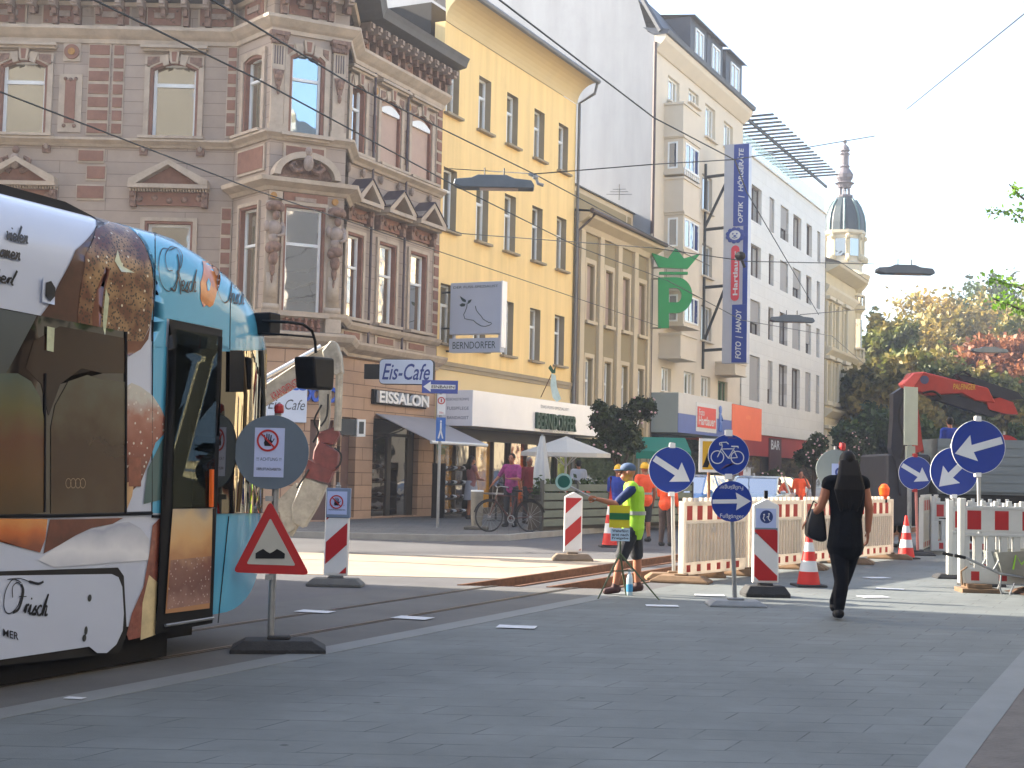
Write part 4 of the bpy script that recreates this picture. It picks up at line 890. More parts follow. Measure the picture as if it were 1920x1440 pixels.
# ---------------------------------------------------------------- white office block
wb,FO_,LO = street_house('office_block','white tile-clad office block with rows of tall dark windows and roof pergola','x' and 1394,400,1547,500)
m_tile = MB_brick('white_tiles',CK(238,236,230),CK(242,240,235),CK(214,210,204),1.2,.6,.008,noise=.06,rough=.5,bump=.15)
W = []
def addw(x0,x1,za,zb,k): W.append((FO_.s(x0,(400)),FO_.s(x1,400),za,zb,k))
for r_,(za,zb,dx) in enumerate(((14.5,16.35,0),(11.65,13.3,-3),(8.7,10.45,-6),(5.3,7.6,-9))):
    for i,(x0,x1) in enumerate(((1409,1428),(1443,1452),(1464,1479),(1488,1503),(1513,1523),(1533,1539))):
        if r_ == 2 and i == 1: pass
        W.append((FO_.s(x0,380),FO_.s(x1,380),za,zb,(i*5+r_*3)%4))
m = MB(); ht = [w[:4] for w in W]; wall(m,0,LO,4.0,17.7,ht,.35); m.build('wall',m_tile,wb,FO_)
m_blind = M('grey_blind',C(150,148,146),.7,.05,1,stretch=(1,1,40)); m_mar = M('maroon_panel',C(76,46,46),.6,.1,2)
for a,b,c,d,k in W:
    o = window(wb,FO_,a,b,c,d,.18,M('brown_frame',C(86,74,68),.5,.1,2),[gl_dark,gl_pale,gl_dark,gl_day][k],.08,None,.5 if b-a > 1.5 else None)
    if k in (1,2): mm = MB(); mm.box(a+.08,b-.08,.1,.16,c+(d-c)*(.0 if k == 1 else .35),d-.02); mm.build('blind',m_blind,o,FO_)
m = MB(); m.box(0,LO,-.12,0,3.6,4.0); m.box(-.02,LO+.02,-.1,.4,17.7,17.8); m.build('parapet_cap',m_tile,wb,FO_)
m = MB(); m.box(.05,LO-.05,.55,15,.1,17.6); m.build('core',m_dkshop,wb,FO_)
m = MB(); wall(m,0,LO,.1,3.6,[(.5,LO-.5,.3,2.5)],.3); m.build('ground_floor_wall',M('red_shopfront',C(150,40,38),.6,.12,.6),wb,FO_)
m = MB(); m.quad((.5,.2,.3),(LO-.5,.2,.3),(LO-.5,.2,2.5),(.5,.2,2.5)); m.build('shop_window',M_glass('shop_display_glass',C(90,84,76),.15,var=.7,scale=1.5),wb,FO_)
m = MB()
for i in range(20):
    s = .2+i*(LO-3.2)/19; a = -.9; m.quad((s,-1.2,19.55),(s+.28,-1.2,19.6),(s+.28,3.2,19.6),(s,3.2,19.55)); m.box(s,s+.22,-1.4,3.2,19.5,19.56)
m.build('pergola_louvres',m_dsteel,wb,FO_)
m = MB(); m.box(0,LO,-.1,0,19.35,19.5)
for i in range(7): s = .6+i*(LO-1)/6; m.tube([(s,1.2,17.7),(s,1.2,19.4)],.06,6)
m.build('pergola_frame',m_dsteel,wb,FO_)
m = MB(); m.box(0,LO,.06,.09,17.8,18.7); m.build('glass_balustrade',M_glass('roof_glass',C(200,225,222),.2,var=.1),wb,FO_)
m = MB(); p_,q_ = FO_.at(1452,845); m.box(p_-1.2,p_+1.3,-.05,0,1.7,3.5); m.m = 1; text(m,'BAR',p_-.9,p_+.9,2.9,3.4,-.06,bold=.02); m.build('shop_board',[m_mar,m_wht],wb,FO_)
# ---------------------------------------------------------------- ornate cream house with domed corner turret
dh,FD,LD = street_house('domed_house','cream ornate house with balconied corner turret under a dark green dome and spire','x' and 1547,700,1600,700)
m_cr2 = M('cream_stucco',CK(226,212,176),.85,.07,.7,dirt=.25); m_cr3 = M('stucco_trim',CK(232,222,196),.8,.06,1)
LD = FD.s(1602,640); wcs = [FD.s(x,y) for x,y in ((1553,590),(1567,590),(1583,590))]
H2 = [(c-.5,c+.5,a,b) for c in wcs for a,b in ((9.6,12.2),(6.2,8.5),(2.0,4.2))]
m = MB(); wall(m,0,LD+1,0.1,14.4,H2,.3); m.build('wall',m_cr2,dh,FD)
for a,b,c,d in H2: window(dh,FD,a,b,c,d,.15,m_whitef,gl_pale,.1,.66)
for a,b,c,d in H2: m = MB(); m.box(a-.2,a,-.12,0,c,d+.2); m.box(b,b+.2,-.12,0,c,d+.2); m.box(a-.3,b+.3,-.3,0,d+.3,d+.5); m.box(a-.2,b+.2,-.2,0,c-.25,c); m.build('window_surround',m_cr3,dh,FD)
for z0_,pr in ((14.2,.9),(12.9,.25),(9.0,.45),(5.2,.5)): m = MB(); sweep(m,[(0,0),(LD+.2,0)],[(0,z0_),(.1*pr,z0_),(pr*.9,z0_+.35),(pr,z0_+.5),(0,z0_+.6)]); m.build('cornice',m_cr3,dh,FD)
m = MB(); m.box(-.0,LD+1,.5,14,.1,14.6); m.build('core',m_dkshop,dh,FD)
m = MB(); m.quad((0,-.8,14.82),(LD+1,-.8,14.82),(LD+1,4,16.4),(0,4,16.4)); m.build('roof',m_zinc,dh,FD)
tcx = PL(1606,640,FD.o,FD.n); kx = FD.s(1606,640)+.1; TT = FD.m@Matrix.Translation((kx,.5,0))
def z8(y): return 1.47+(897-y)*.0372
rt = .8
m = MB(); m.lathe([(rt*1.1,.1),(rt*1.1,5.0),(rt*1.35,5.4),(rt*1.35,5.6),(rt,5.7),(rt,8.9),(rt*1.3,9.2),(rt*1.35,9.5),(rt*.95,9.6),(rt*.95,12.6),(rt*1.3,12.9),(rt*1.3,13.1),(rt*.9,13.2),(rt*.9,14.0),(rt*1.5,14.6),(rt*1.7,15.2),(rt*.7,15.6)],14)
m.build('turret',m_cr2,dh,None,TT)
m = MB()
for (za,zb) in ((6.3,8.4),(10.2,12.2),(13.3,13.9)):
    for k in (-2.2,-1.35,-.5): q = Matrix.Rotation(k,4,'Z'); m.box(rt*.88,rt*1.015,-.2,.2,za,zb,q)
m.build('turret_windows',gl_dark,dh,None,TT)
for za in (9.5,13.1):
    m = MB(); n = 18
    for k in range(n): t = 2*math.pi*k/n; m.lathe([(.04,za),(.07,za+.25),(.03,za+.5),(.05,za+.65)],6,Matrix.Translation((rt*1.22*math.cos(t),rt*1.22*math.sin(t),0)))
    m.lathe([(rt*1.28,za+.65),(rt*1.3,za+.75),(rt*1.15,za+.75),(rt*1.15,za+.65)],18); m.build('turret_balcony',m_cr3,dh,None,TT)
# dome stands a little behind the turret face
pd = PL(1583,450,FD.o+FD.n*3.5,FD.n); sD = (pd-FD.o).dot(FD.ex); TD = FD.m@Matrix.Translation((sD,3.5,0))
YD = pd.y; zD = lambda y: P(1583,y,YD).z; rD = 37*YD/FO
m = MB(); m.lathe([(rD*.92,14),(rD*.92,zD(500)),(rD*1.0,zD(496)),(rD*.92,zD(492)),(rD*.92,zD(445)),(rD*1.1,zD(441)),(rD*1.12,zD(436)),(rD*.98,zD(435))],8,Matrix.Rotation(R(22.5),4,'Z')); m.build('dome_drum',m_cr3,dh,None,TD)
for k in range(8):
    q = Matrix.Rotation(math.pi/4*k,4,'Z'); m = MB(); m.box(rD*.8,rD*.91,-.42,.42,zD(484),zD(452),q); m.build('drum_window',gl_dark,dh,None,TD)
    q = Matrix.Rotation(math.pi/4*k+math.pi/8,4,'Z'); m = MB(); m.box(rD*.85,rD*1.02,-.16,.16,zD(492),zD(446),q); m.ell((rD*1.05,0,zD(488)),(.3,.2,.3),8,6,q); m.ell((rD*1.04,0,zD(448)),(.2,.2,.22),8,6,q); m.build('drum_volute',m_cr2,dh,None,TD)
m = MB(); m.lathe([(rD*1.02,zD(437)),(rD*1.0,zD(420)),(rD*.93,zD(405)),(rD*.78,zD(390)),(rD*.55,zD(377)),(rD*.4,zD(371))],16); 
m.m = 1
for k in range(8):
    t = math.pi/4*k+.2; m.tube([(r_*rD*math.cos(t),r_*rD*math.sin(t),zD(y)) for r_,y in ((1.03,436),(1.02,420),(.95,405),(.8,390),(.56,376))],.09,5)
m.build('dome',[M('dome_copper',C(26,46,52),.5,.2,1.5),M('rib_copper',C(70,104,106),.5,.1,2)],dh,None,TD)
m = MB(); m.lathe([(rD*.42,zD(371)),(rD*.42,zD(367)),(rD*.28,zD(366))],12); 
for k in range(6): t = math.pi/3*k; m.tube([(rD*.24*math.cos(t),rD*.24*math.sin(t),zD(368)),(rD*.24*math.cos(t),rD*.24*math.sin(t),zD(351))],.07,5)
m.lathe([(rD*.33,zD(352)),(rD*.38,zD(347)),(rD*.5,zD(344)),(rD*.3,zD(341)),(rD*.42,zD(334)),(rD*.44,zD(328)),(rD*.3,zD(320)),(rD*.2,zD(315)),(rD*.27,zD(313)),(rD*.2,zD(310)),(rD*.2,zD(292)),(rD*.27,zD(289)),(rD*.16,zD(286)),(rD*.26,zD(283)),(rD*.2,zD(276)),(rD*.03,zD(270)),(.03,zD(262))],12)
m.ell((0,0,zD(266)),(.16,.16,.16),8,6); m.tube([(-.35,0,zD(267)),(.35,0,zD(267))],.03,4)
m.build('lantern_spire',M('lead_grey',C(84,80,88),.6,.12,2),dh,None,TD)
# ---------------------------------------------------------------- buildings outside the frame that shade the street and show in the windows
def block(name,label,pts,h,col,face,nf,floors):
    t = thing(name,label,'building',(pts[0][0],pts[0][1],0)); mt = M('street_render',col,.85,.08,.5)
    m = MB(); m.slab([(a-pts[0][0],b-pts[0][1]) for a,b in pts],0,h); m.build('wall',mt,t)
    a,b = Vector(face[0]),Vector(face[1]); fr = Fr((a.x,a.y),math.atan2(b.y-a.y,b.x-a.x)); L = (b-a).length; g = MB(); f = MB()
    for k in range(nf):
        for j in range(floors):
            s = L*(k+.5)/nf; z = 1.2+j*(h-1)/floors; f.box(s-.75,s+.75,-.1,-.01,z-.1,z+2.1); g.box(s-.6,s+.6,-.13,-.1,z,z+2)
    f.build('window_frames',m_cream,t,fr); g.build('window_panes',gl_dark,t,fr)
    m = MB(); sweep(m,[(0,0),(L,0)],[(0,h-.4),(.5,h),(.5,h+.2),(0,h+.2)]); m.build('cornice',m_crm,t,fr)
    return t
YC = 20.6
e0_ = (TS*YC-QO,YC); e1_ = (TS*-40-QO,-40)
block('side_street_house','pale corner house left of the crossing whose shadow covers the near paving',[e0_,e1_,(e1_[0]-30,e1_[1]),(e0_[0]-30,e0_[1]+6)],17,C(170,160,140),(e1_,e0_),12,4)
block('opposite_house','unseen grey house row added along the right side to dim and cool the street',[(TS*-30+7,-30),(TS*14+7,14),(TS*14+22,8),(TS*-30+22,-36)],17,C(150,146,140),((TS*14+7,14),(TS*-30+7,-30)),9,4)
block('opposite_house','unseen pale ochre house row added past the crossing for shade, warm bounce and reflections',[(TS*24+8,24),(TS*95+8,95),(TS*95+26,88),(TS*24+26,18)],18,C(200,188,160,.8),((TS*95+8,95),(TS*24+8,24)),16,5)
block('opposite_house','unseen grey-yellow house added behind the camera for window reflections',[(-40,-46),(-2,-46),(-2,-60),(-40,-60)],18,C(170,160,140),((-2,-46),(-40,-46)),8,5)
# ---------------------------------------------------------------- tram
import bmesh
TA = (-7.17+.45*8.76,8.76); TFr = Fr(TA,math.atan2(1,.45))
tram = thing('tram','low-floor tram wrapped in a light blue and white bakery advert with giant bread rolls','tram',(TA[0],TA[1],0),TFr.a)
S0 = TFr.s(437,800); NA,NB = 1.3,1.2; ZB = .3
def ztop(s):
    t = max(0,min(1,(s-(S0-.55))/1.35)); return 3.24-.42*t**1.25-(.0 if s < S0+.8 else 1.2*((s-S0-.8)/.5)**2*.3)
def depth(s,z):
    d = 0 if s <= S0 else NB*(1-math.sqrt(max(0,1-min(1,(s-S0)/NA)**2)))
    zt = ztop(s); zr = zt-.5
    if z > zr: d += .42*(1-math.sqrt(max(0,1-min(1,(z-zr)/.5)**2)))
    return min(d,1.2)
def sf(s,z,e=0.0): 
    d = depth(s,z); h = .01
    gs = (depth(s+h,z)-depth(s-h,z))/(2*h); gz = (depth(s,z+h)-depth(s,z-h))/(2*h); gs = min(gs,3); gz = max(-3,min(gz,3))
    n = math.sqrt(1+gs*gs+gz*gz); return (s+gs/n*e,d-e/n,z+gz/n*e)
def Dm(x,y):
    off = 0
    for _ in range(25):
        s,z = TFr.at(x,y,off); off = off*.4+.6*depth(s,min(z,ztop(s)))
    return s,min(z,ztop(s)-.002)
def patch(name,mt,polys,e,par=None,px=True,step=.1):
    """flat print or pane that follows the curved body"""
    par = par or tram; bm = bmesh.new()
    for p in polys:
        q = [Dm(*a) for a in p] if px else p
        b2 = bmesh.new(); vs = [b2.verts.new((a,0,b)) for a,b in q]; f = b2.faces.new(vs); 
        bmesh.ops.triangulate(b2,faces=b2.faces[:])
        xs = [a for a,b in q]; zs_ = [b for a,b in q]
        lo,hi = min(xs),max(xs)
        k = lo+step
        while k < hi:
            if k > S0-.15: bmesh.ops.bisect_plane(b2,geom=b2.verts[:]+b2.edges[:]+b2.faces[:],plane_co=(k,0,0),plane_no=(1,0,0))
            k += step*.6
        k = min(zs_)
        while k < max(zs_):
            if k > 2.2 or (k < .8 and hi > S0-.1): bmesh.ops.bisect_plane(b2,geom=b2.verts[:]+b2.edges[:]+b2.faces[:],plane_co=(0,0,k),plane_no=(0,0,1))
            k += step*.5
        me = bpy.data.meshes.new('t'); b2.to_mesh(me); bm.from_mesh(me); bpy.data.meshes.remove(me); b2.free()
    for v in bm.verts: v.co = Vector(sf(v.co.x,v.co.z,e))
    bmesh.ops.recalc_face_normals(bm,faces=bm.faces[:])
    me = bpy.data.meshes.new(name); bm.to_mesh(me); bm.free(); me.materials.append(mt)
    me.polygons.foreach_set('use_smooth',[True]*len(me.polygons)); return lk(me,name,par,TFr)
def line(name,mt,pts,w,e,par=None):
    q = []; 
    for i in range(len(pts)-1):
        a,b = pts[i],pts[i+1]; n = max(1,int(math.hypot(b[0]-a[0],b[1]-a[1])/12))
        q += [(a[0]+(b[0]-a[0])*k/n,a[1]+(b[1]-a[1])*k/n) for k in range(n)]
    q.append(pts[-1]); q = [Dm(*a) for a in q]; m = MB(); m.tube([sf(s,z,e) for s,z in q],w,6); return m.build(name,mt,par or tram,TFr)
m_tw = M('tram_white_wrap',C(176,186,206),.28,.03,1,coat=.5); m_tb = M('tram_light_blue_wrap',C(78,158,196),.25,.03,1,coat=.5); m_tpale = M('tram_pale_sky_wrap',C(170,200,222),.25,.04,1,coat=.5)
# body shell
sts = [-14,-6,-2.5]+[-2.5+.25*i for i in range(1,int((S0+2.5)/.25)+1)]; sts = [s for s in sts if s < S0-.05]+[S0+NA*v for v in (0,.08,.16,.24,.32,.4,.48,.56,.64,.72,.8,.87,.93,.97,.995,1)]
m = MB(); prof_n = 0
sts = sorted(sts+[TFr.s(325,780),TFr.s(400,780)]); SD0,SD1 = TFr.s(325,780)-.001,TFr.s(400,780)-.001
for s in sts:
    zt = ztop(s); zb = min(.92,ZB+(0 if s < S0-.1 else .42*((s-S0+.1)/.9)**2)); zl = [zb,zb+(1.1-zb)*.2,zb+(1.1-zb)*.4,zb+(1.1-zb)*.6,zb+(1.1-zb)*.8,1.1,1.16,2.42,zt-.5]+[zt-.5+.5*math.sin(t*math.pi/14) for t in range(1,8)]
    right = [(s,min(depth(s,z),1.2),z) for z in zl]; left = [(s,2.4-p[1],p[2]) for p in right[::-1]]
    m.v += right+[(s,1.2,zt+.03)]+left; prof_n = len(right)*2+1
n = prof_n; SDB = TFr.s(392,1000)
for i in range(len(sts)-1):
    for j in range(n-1):
        if SD0 <= sts[i] < SD1 and j == 6: continue
        m.f.append((i*n+j,(i+1)*n+j,(i+1)*n+j+1,i*n+j+1)); m.mi.append(1 if (sts[i] > SDB and (j < 5 or j > n-7)) or sts[i] > S0-.1 else 0)
m.f.append(tuple(range(n))); m.mi.append(0)
for i in range(len(sts)-1): m.f.append((i*n,i*n+n-1,(i+1)*n+n-1,(i+1)*n)); m.mi.append(0)
body = m.build('body',[m_tw,m_tb],tram,TFr,smooth=True,auto=50)
m = MB(); m.box(-14,S0-.1,.25,2.15,.12,.3); m.box(-13,S0-.6,.1,2.3,.02,.2); m.build('underframe',m_black,tram,TFr)
# light blue cab area
patch('blue_wrap',m_tb,[[(204,392),(245,402),(290,416),(340,430),(377,444),(410,470),(440,500),(470,528),(486,552),(491,575),(492,610),(492,652),(470,655),(432,657),(413,652),(413,617),(312,597),(310,652),(284,652),(284,560),(278,470),(250,430)],[(284,650),(312,650),(308,962),(284,962)],[(412,640),(432,657),(430,962),(402,962),(406,800)]],.004,step=.08)
# bread prints
m_poppy = NT('poppy_seed_bread_print'); nt = m_poppy; tc = nt.n('ShaderNodeTexCoord')
v1_ = nt.n('ShaderNodeTexVoronoi'); v1_.inputs['Scale'].default_value = 42; nt.l(tc,3,v1_,0); r1_ = nt.n('ShaderNodeMapRange'); r1_.inputs[1].default_value = .3; r1_.inputs[2].default_value = .4; nt.l(v1_,0,r1_,0)
n1 = nt.n('ShaderNodeTexNoise'); n1.inputs['Scale'].default_value = 5; nt.l(tc,3,n1,0); rr_ = nt.n('ShaderNodeMapRange'); rr_.inputs[1].default_value=.4; rr_.inputs[2].default_value=.62; nt.l(n1,0,rr_,0)
ba = mix(nt,C(84,46,34),C(140,112,80)); nt.l(rr_,0,ba,0); bb = mix(nt,C(38,28,24),None); nt.l(ba,2,bb,7); nt.l(r1_,0,bb,0)
v2_ = nt.n('ShaderNodeTexVoronoi'); v2_.inputs['Scale'].default_value = 15; nt.l(tc,3,v2_,0); r2_ = nt.n('ShaderNodeMapRange'); r2_.inputs[1].default_value = .12; r2_.inputs[2].default_value = .16; nt.l(v2_,0,r2_,0)
b3_ = mix(nt,C(190,184,168),None); nt.l(bb,2,b3_,7); nt.l(r2_,0,b3_,0); nt.l(b3_,2,nt.p,0); nt.p.inputs['Roughness'].default_value = .3
m_poppy = m_poppy.m
m_crust = M('brown_crust_print',C(92,48,34),.3,.45,5,coat=.4,dirt=.5); m_bdark = M('dark_crust_print',C(64,36,30),.3,.4,4,coat=.4)
m_tan = M('tan_bread_print',C(180,146,106),.3,.25,4,coat=.4); m_org = M('orange_bread_print',C(176,106,54),.3,.35,4,coat=.4); m_redb = M('reddish_crust_print',C(124,70,56),.3,.4,9,coat=.4,dirt=.4,dirtcol=C(200,150,130)); m_crm3 = M('cream_bread_print',C(196,180,140),.3,.2,8,coat=.4)
patch('bread_print',m_bdark,[[(157,392),(190,402),(178,430),(160,470),(150,540),(148,640),(40,640),(62,610),(90,572),(110,530),(140,470)]],.006)
patch('bread_print',m_poppy,[[(178,430),(205,418),(240,428),(262,448),(276,478),(284,520),(286,570),(280,610),(266,640),(148,640),(144,590),(150,540),(158,480)]],.009)
patch('bread_print',m_crust,[[(196,500),(204,505),(190,560),(184,632),(172,636),(170,590),(180,540)]],.011)
m_pcrm = M('pale_crumb_print',C(168,176,150),.3,.2,20,coat=.4)
patch('bread_print',m_pcrm,[[(218,470),(212,490),(225,510),(250,512),(228,500),(222,486)],[(196,540),(192,575),(190,610),(194,632),(198,600),(202,560)]],.013)
patch('bread_print',m_crust,[[(266,640),(280,612),(276,636),(262,655),(240,668),(234,660),(150,650),(150,638)]],.0095)
def M_print(name,stops,scale=4,amt=.35,speck=None,refl=.06,glass=False):
    """printed picture: tones change up the panel as in the advert"""
    nt = NT(name); tc = nt.n('ShaderNodeTexCoord'); sp = nt.n('ShaderNodeSeparateXYZ'); nt.l(tc,3,sp,0); no = nt.n('ShaderNodeTexNoise'); no.inputs['Scale'].default_value = scale; no.inputs['Detail'].default_value = 7; nt.l(tc,3,no,0)
    ma = nt.n('ShaderNodeMath',operation='MULTIPLY_ADD'); nt.l(no,0,ma,0); ma.inputs[1].default_value = amt; nt.l(sp,2,ma,2); lo_,hi_ = stops[0][0],stops[-1][0]
    mr = nt.n('ShaderNodeMapRange'); mr.inputs[1].default_value = lo_+amt/2; mr.inputs[2].default_value = hi_+amt/2; nt.l(ma,0,mr,0)
    cr = nt.n('ShaderNodeValToRGB'); el = cr.color_ramp.elements
    while len(el) < len(stops): el.new(.5)
    for i,(z,c) in enumerate(stops): el[i].position = (z-lo_)/(hi_-lo_); el[i].color = c
    nt.l(mr,0,cr,0); last = cr; oi = 0
    if speck:
        v = nt.n('ShaderNodeTexVoronoi'); v.inputs['Scale'].default_value = speck[1]; nt.l(tc,3,v,0); r = nt.n('ShaderNodeMapRange'); r.inputs[1].default_value = .16; r.inputs[2].default_value = .24; nt.l(v,0,r,0); mx = mix(nt,speck[0],None); nt.l(cr,0,mx,7); nt.l(r,0,mx,0); last = mx; oi = 2
    nt.l(last,oi,nt.p,0); nt.p.inputs['Roughness'].default_value = .25; nt.p.inputs['Coat Weight'].default_value = .4; nt.p.inputs['Coat Roughness'].default_value = .04; return nt.m
# windows band
m_tgl = M_glass('printed_window_glass',C(40,36,34,.6),.07,var=.5,scale=2.5)
win = patch('side_window',m_tgl,[[(-60,566),(0,578),(120,601),(234,622),(234,962),(100,965),(-60,968)]],.012)
def glow(n_,c): return M_glass(n_,scl(c,.5),.06,var=.45,scale=3)
patch('bread_print',M_print('olive_loaf_on_glass',[(1.1,C(66,54,34)),(1.35,C(86,62,34)),(1.6,C(88,58,40)),(1.8,C(86,84,54)),(2.0,C(72,84,76))],3,.3),[[(-60,705),(0,700),(30,700),(55,715),(72,745),(80,790),(80,860),(78,962),(-60,966)]],.016,win)
patch('bread_print',M_print('brown_loaf_on_glass',[(1.1,C(70,58,44)),(1.35,C(62,46,34)),(1.6,C(58,44,34)),(1.8,C(70,62,48)),(2.0,C(74,74,64))],5,.6),[[(92,800),(100,760),(125,715),(160,703),(190,712),(233,716),(233,960),(92,963)]],.016,win)
patch('bread_print',M_print('dark_crust_on_glass',[(1.9,C(30,18,16)),(2.2,C(44,28,20)),(2.5,C(40,26,22))],7,.9),[[(60,640),(110,612),(230,634),(232,700),(190,700),(150,690),(110,720),(88,780),(74,720),(45,690)]],.015,win)
patch('bread_print',M_print('pale_bag_on_glass',[(1.9,C(60,64,64)),(2.4,C(76,84,88))],2,.3),[[(-60,570),(0,580),(66,592),(30,660),(8,700),(-60,700)]],.0155,win)
line('window_bar',m_black,[(81,700),(80,960)],.008,.018); line('window_bar',m_black,[(233,622),(232,962)],.009,.018)
patch('vent_handle',m_pcrm,[[(83,612),(97,615),(95,660),(82,657)]],.025)
# right end bread and sprinkles
patch('bread_print',M_print('sugared_loaf_end',[(1.3,C(96,62,54)),(1.6,C(128,76,66)),(1.78,C(150,104,92)),(1.95,C(176,176,172))],8,.35,(C(196,188,180),22)),[[(236,724),(245,718),(262,725),(285,742),(300,765),(311,790),(305,815),(290,830),(280,860),(262,905),(236,930)]],.008)
patch('bread_print',M('grey_teal_print',C(70,96,98),.3,.1,2),[[(302,826),(311,815),(309,935),(268,945),(275,880)]],.007)
patch('bread_print',m_tan,[[(236,905),(250,900),(246,930),(236,955)]],.009)
line('belt_seam',m_black,[(-60,971),(0,967),(100,967),(283,962)],.014,.006); line('belt_seam',m_black,[(284,968),(311,968)],.012,.006)
patch('bread_print',M_print('orange_loaf_print',[(.9,C(120,66,44)),(1.0,C(176,98,50)),(1.12,C(196,140,80)),(1.2,C(180,130,90))],5,.2),[[(-60,971),(88,973),(84,1010),(74,1036),(40,1027),(0,1012),(-60,1000)]],.006)
patch('bread_print',m_crust,[[(92,974),(160,973),(230,971),(210,982),(170,990),(140,1004),(110,1022),(80,1038),(86,1010)]],.0065)
patch('bread_print',m_redb,[[(285,985),(300,970),(308,968),(300,1080),(292,1100),(268,1130),(262,1195),(240,1200),(236,1190),(246,1150),(268,1100),(280,1030)]],.006)
patch('bread_print',m_crm3,[[(278,1078),(298,1095),(290,1190),(262,1200),(266,1130)]],.007)
# skirt panel with gap
m_gap = M('dark_gap',C(14,14,16),.7,.1,2)
patch('cloth_print',M_print('white_cloth_print',[(.7,C(176,182,196)),(.85,C(206,210,218)),(1.0,C(150,158,178)),(1.1,C(196,202,212))],2.2,.35),[[(108,1022),(150,1000),(200,984),(240,978),(262,990),(278,1010),(279,1050),(228,1054),(100,1064),(70,1050)]],.0055)
patch('skirt_gap',m_gap,[[(-60,1073),(0,1071),(220,1064),(231,1080),(237,1190),(222,1224),(-60,1254)]],.006)
patch('skirt_panel',m_tw,[[(-60,1082),(0,1079),(205,1076),(218,1082),(225,1100),(228,1150),(226,1182),(214,1208),(196,1224),(178,1224),(163,1212),(0,1236),(-60,1246)]],.02)
m = MB()
for q in ((163,1121),(153,1196)): s,z = Dm(*q); m.add([sf(s+.02*math.cos(t*math.pi/6),z+.025*math.sin(t*math.pi/6),.024) for t in range(12)],[tuple(range(12))])
s,z = Dm(156,1182); m.add([sf(s+.017*math.cos(t*math.pi/6),z+.03*math.sin(t*math.pi/6),.024) for t in range(12)],[tuple(range(12))]); m.build('hatch_lock',m_dsteel,tram,TFr)
# lettering drawn with pen strokes and letters following the body
m_ink = M('black_letter',C(16,20,30),.4,.1,3)
def ptext(m,tx,quad,e,shear=.25,bold=0):
    """quad: bottom-left, bottom-right, top-left picture points of the text box"""
    (ax,ay),(bx_,by_),(cx_,cy_) = quad
    text(m,tx,0,1,0,1,0,shear=shear,bold=bold,fn=lambda u,v: sf(*Dm(ax+(bx_-ax)*u+(cx_-ax)*v,ay+(by_-ay)*u+(cy_-ay)*v),e))
def pstroke(m,pts,w,e):
    q = [Dm(*p) for p in pts]; k = len(q); ws = w if hasattr(w,'__len__') else [w]*k; L = []; Rr = []
    for i in range(k):
        a,b = q[max(i-1,0)],q[min(i+1,k-1)]; dx,dz = b[0]-a[0],b[1]-a[1]; l = math.hypot(dx,dz) or 1; nx,nz = -dz/l*ws[i]/2,dx/l*ws[i]/2
        L.append(sf(q[i][0]+nx,q[i][1]+nz,e)); Rr.append(sf(q[i][0]-nx,q[i][1]-nz,e))
    m.add(L+Rr,[(i,i+1,k+i+1,k+i) for i in range(k-1)])
def smooth(pts,n=6):
    out = []; k = len(pts)
    for i in range(k-1):
        p0_,p1_,p2_,p3_ = pts[max(i-1,0)],pts[i],pts[i+1],pts[min(i+2,k-1)]
        for j in range(n):
            t = j/n; out.append(tuple(.5*((2*p1_[c])+(-p0_[c]+p2_[c])*t+(2*p0_[c]-5*p1_[c]+4*p2_[c]-p3_[c])*t*t+(-p0_[c]+3*p1_[c]-3*p2_[c]+p3_[c])*t**3) for c in (0,1)))
    return out+[pts[-1]]
def letters(m,e,glyphs,ox,oy,sx,sy,sk,w):
    """cursive small letters, unit x-height, drawn as pen strokes"""
    x = 0
    G_ = {'e':[(.0,.45),(.5,.6),(.42,.95),(.12,.9),(.05,.4),(.3,.02),(.7,.15)],'s':[(.0,.1),(.4,.95),(.35,.7),(.55,.3),(.3,.0),(.05,.1),(.6,.1)],'c':[(.55,.85),(.3,1),(.05,.5),(.3,.0),(.65,.15)],
     'h':[(.0,.1),(.35,1.9),(.45,2.0),(.15,.0),(.3,.8),(.55,.95),(.5,.05),(.8,.2)],'r':[(.0,.2),(.25,1),(.2,.05),(.3,.8),(.55,1.0)],'i':[(.0,.2),(.25,1),(.2,.1),(.5,.15)],'v':[(.0,.9),(.15,1),(.25,.0),(.55,1.0)],
     'l':[(.0,.2),(.4,1.9),(.3,2.0),(.15,.2),(.4,.1)],'n':[(.0,.9),(.15,.95),(.1,.0),(.3,.9),(.5,.9),(.5,.1),(.75,.2)],'o':[(.3,1),(.05,.5),(.3,0),(.55,.5),(.3,1),(.6,.85)],'m':[(.0,.9),(.1,.9),(.1,.0),(.25,.9),(.4,.9),(.38,.0),(.55,.9),(.7,.9),(.7,.1),(.95,.2)],'b':[(.05,1.9),(.1,.1),(.4,.0),(.5,.5),(.15,.8)],'t':[(.2,1.6),(.15,.1),(.45,.1)]}
    for ch in glyphs:
        if ch in G_:
            pts = smooth(G_[ch],5); wd = max(p[0] for p in G_[ch])
            pstroke(m,[(ox+(x+p[0]+p[1]*.22)*sx,oy-p[1]*sy+(x+p[0])*sx*sk) for p in pts],[w*(.7+.6*abs(math.sin(i*.6))) for i in range(len(pts))],e)
            if ch == 'i': pstroke(m,[(ox+(x+.5)*sx,oy-1.5*sy+x*sx*sk),(ox+(x+.55)*sx,oy-1.7*sy+x*sx*sk)],w,e)
            x += wd
        else: x += .5
m = MB(); E = .010
pstroke(m,smooth([(318,470),(303,468),(296,495),(300,530),(316,546),(332,520),(336,480),(322,463),(309,478),(312,505),(322,508)]),.006,E)
pstroke(m,smooth([(331,478),(334,500),(330,530),(326,545),(318,540)]),.014,E); pstroke(m,smooth([(318,470),(330,466),(340,478),(338,500),(330,510)]),.008,E); pstroke(m,smooth([(330,510),(335,530),(337,552)]),.012,E)
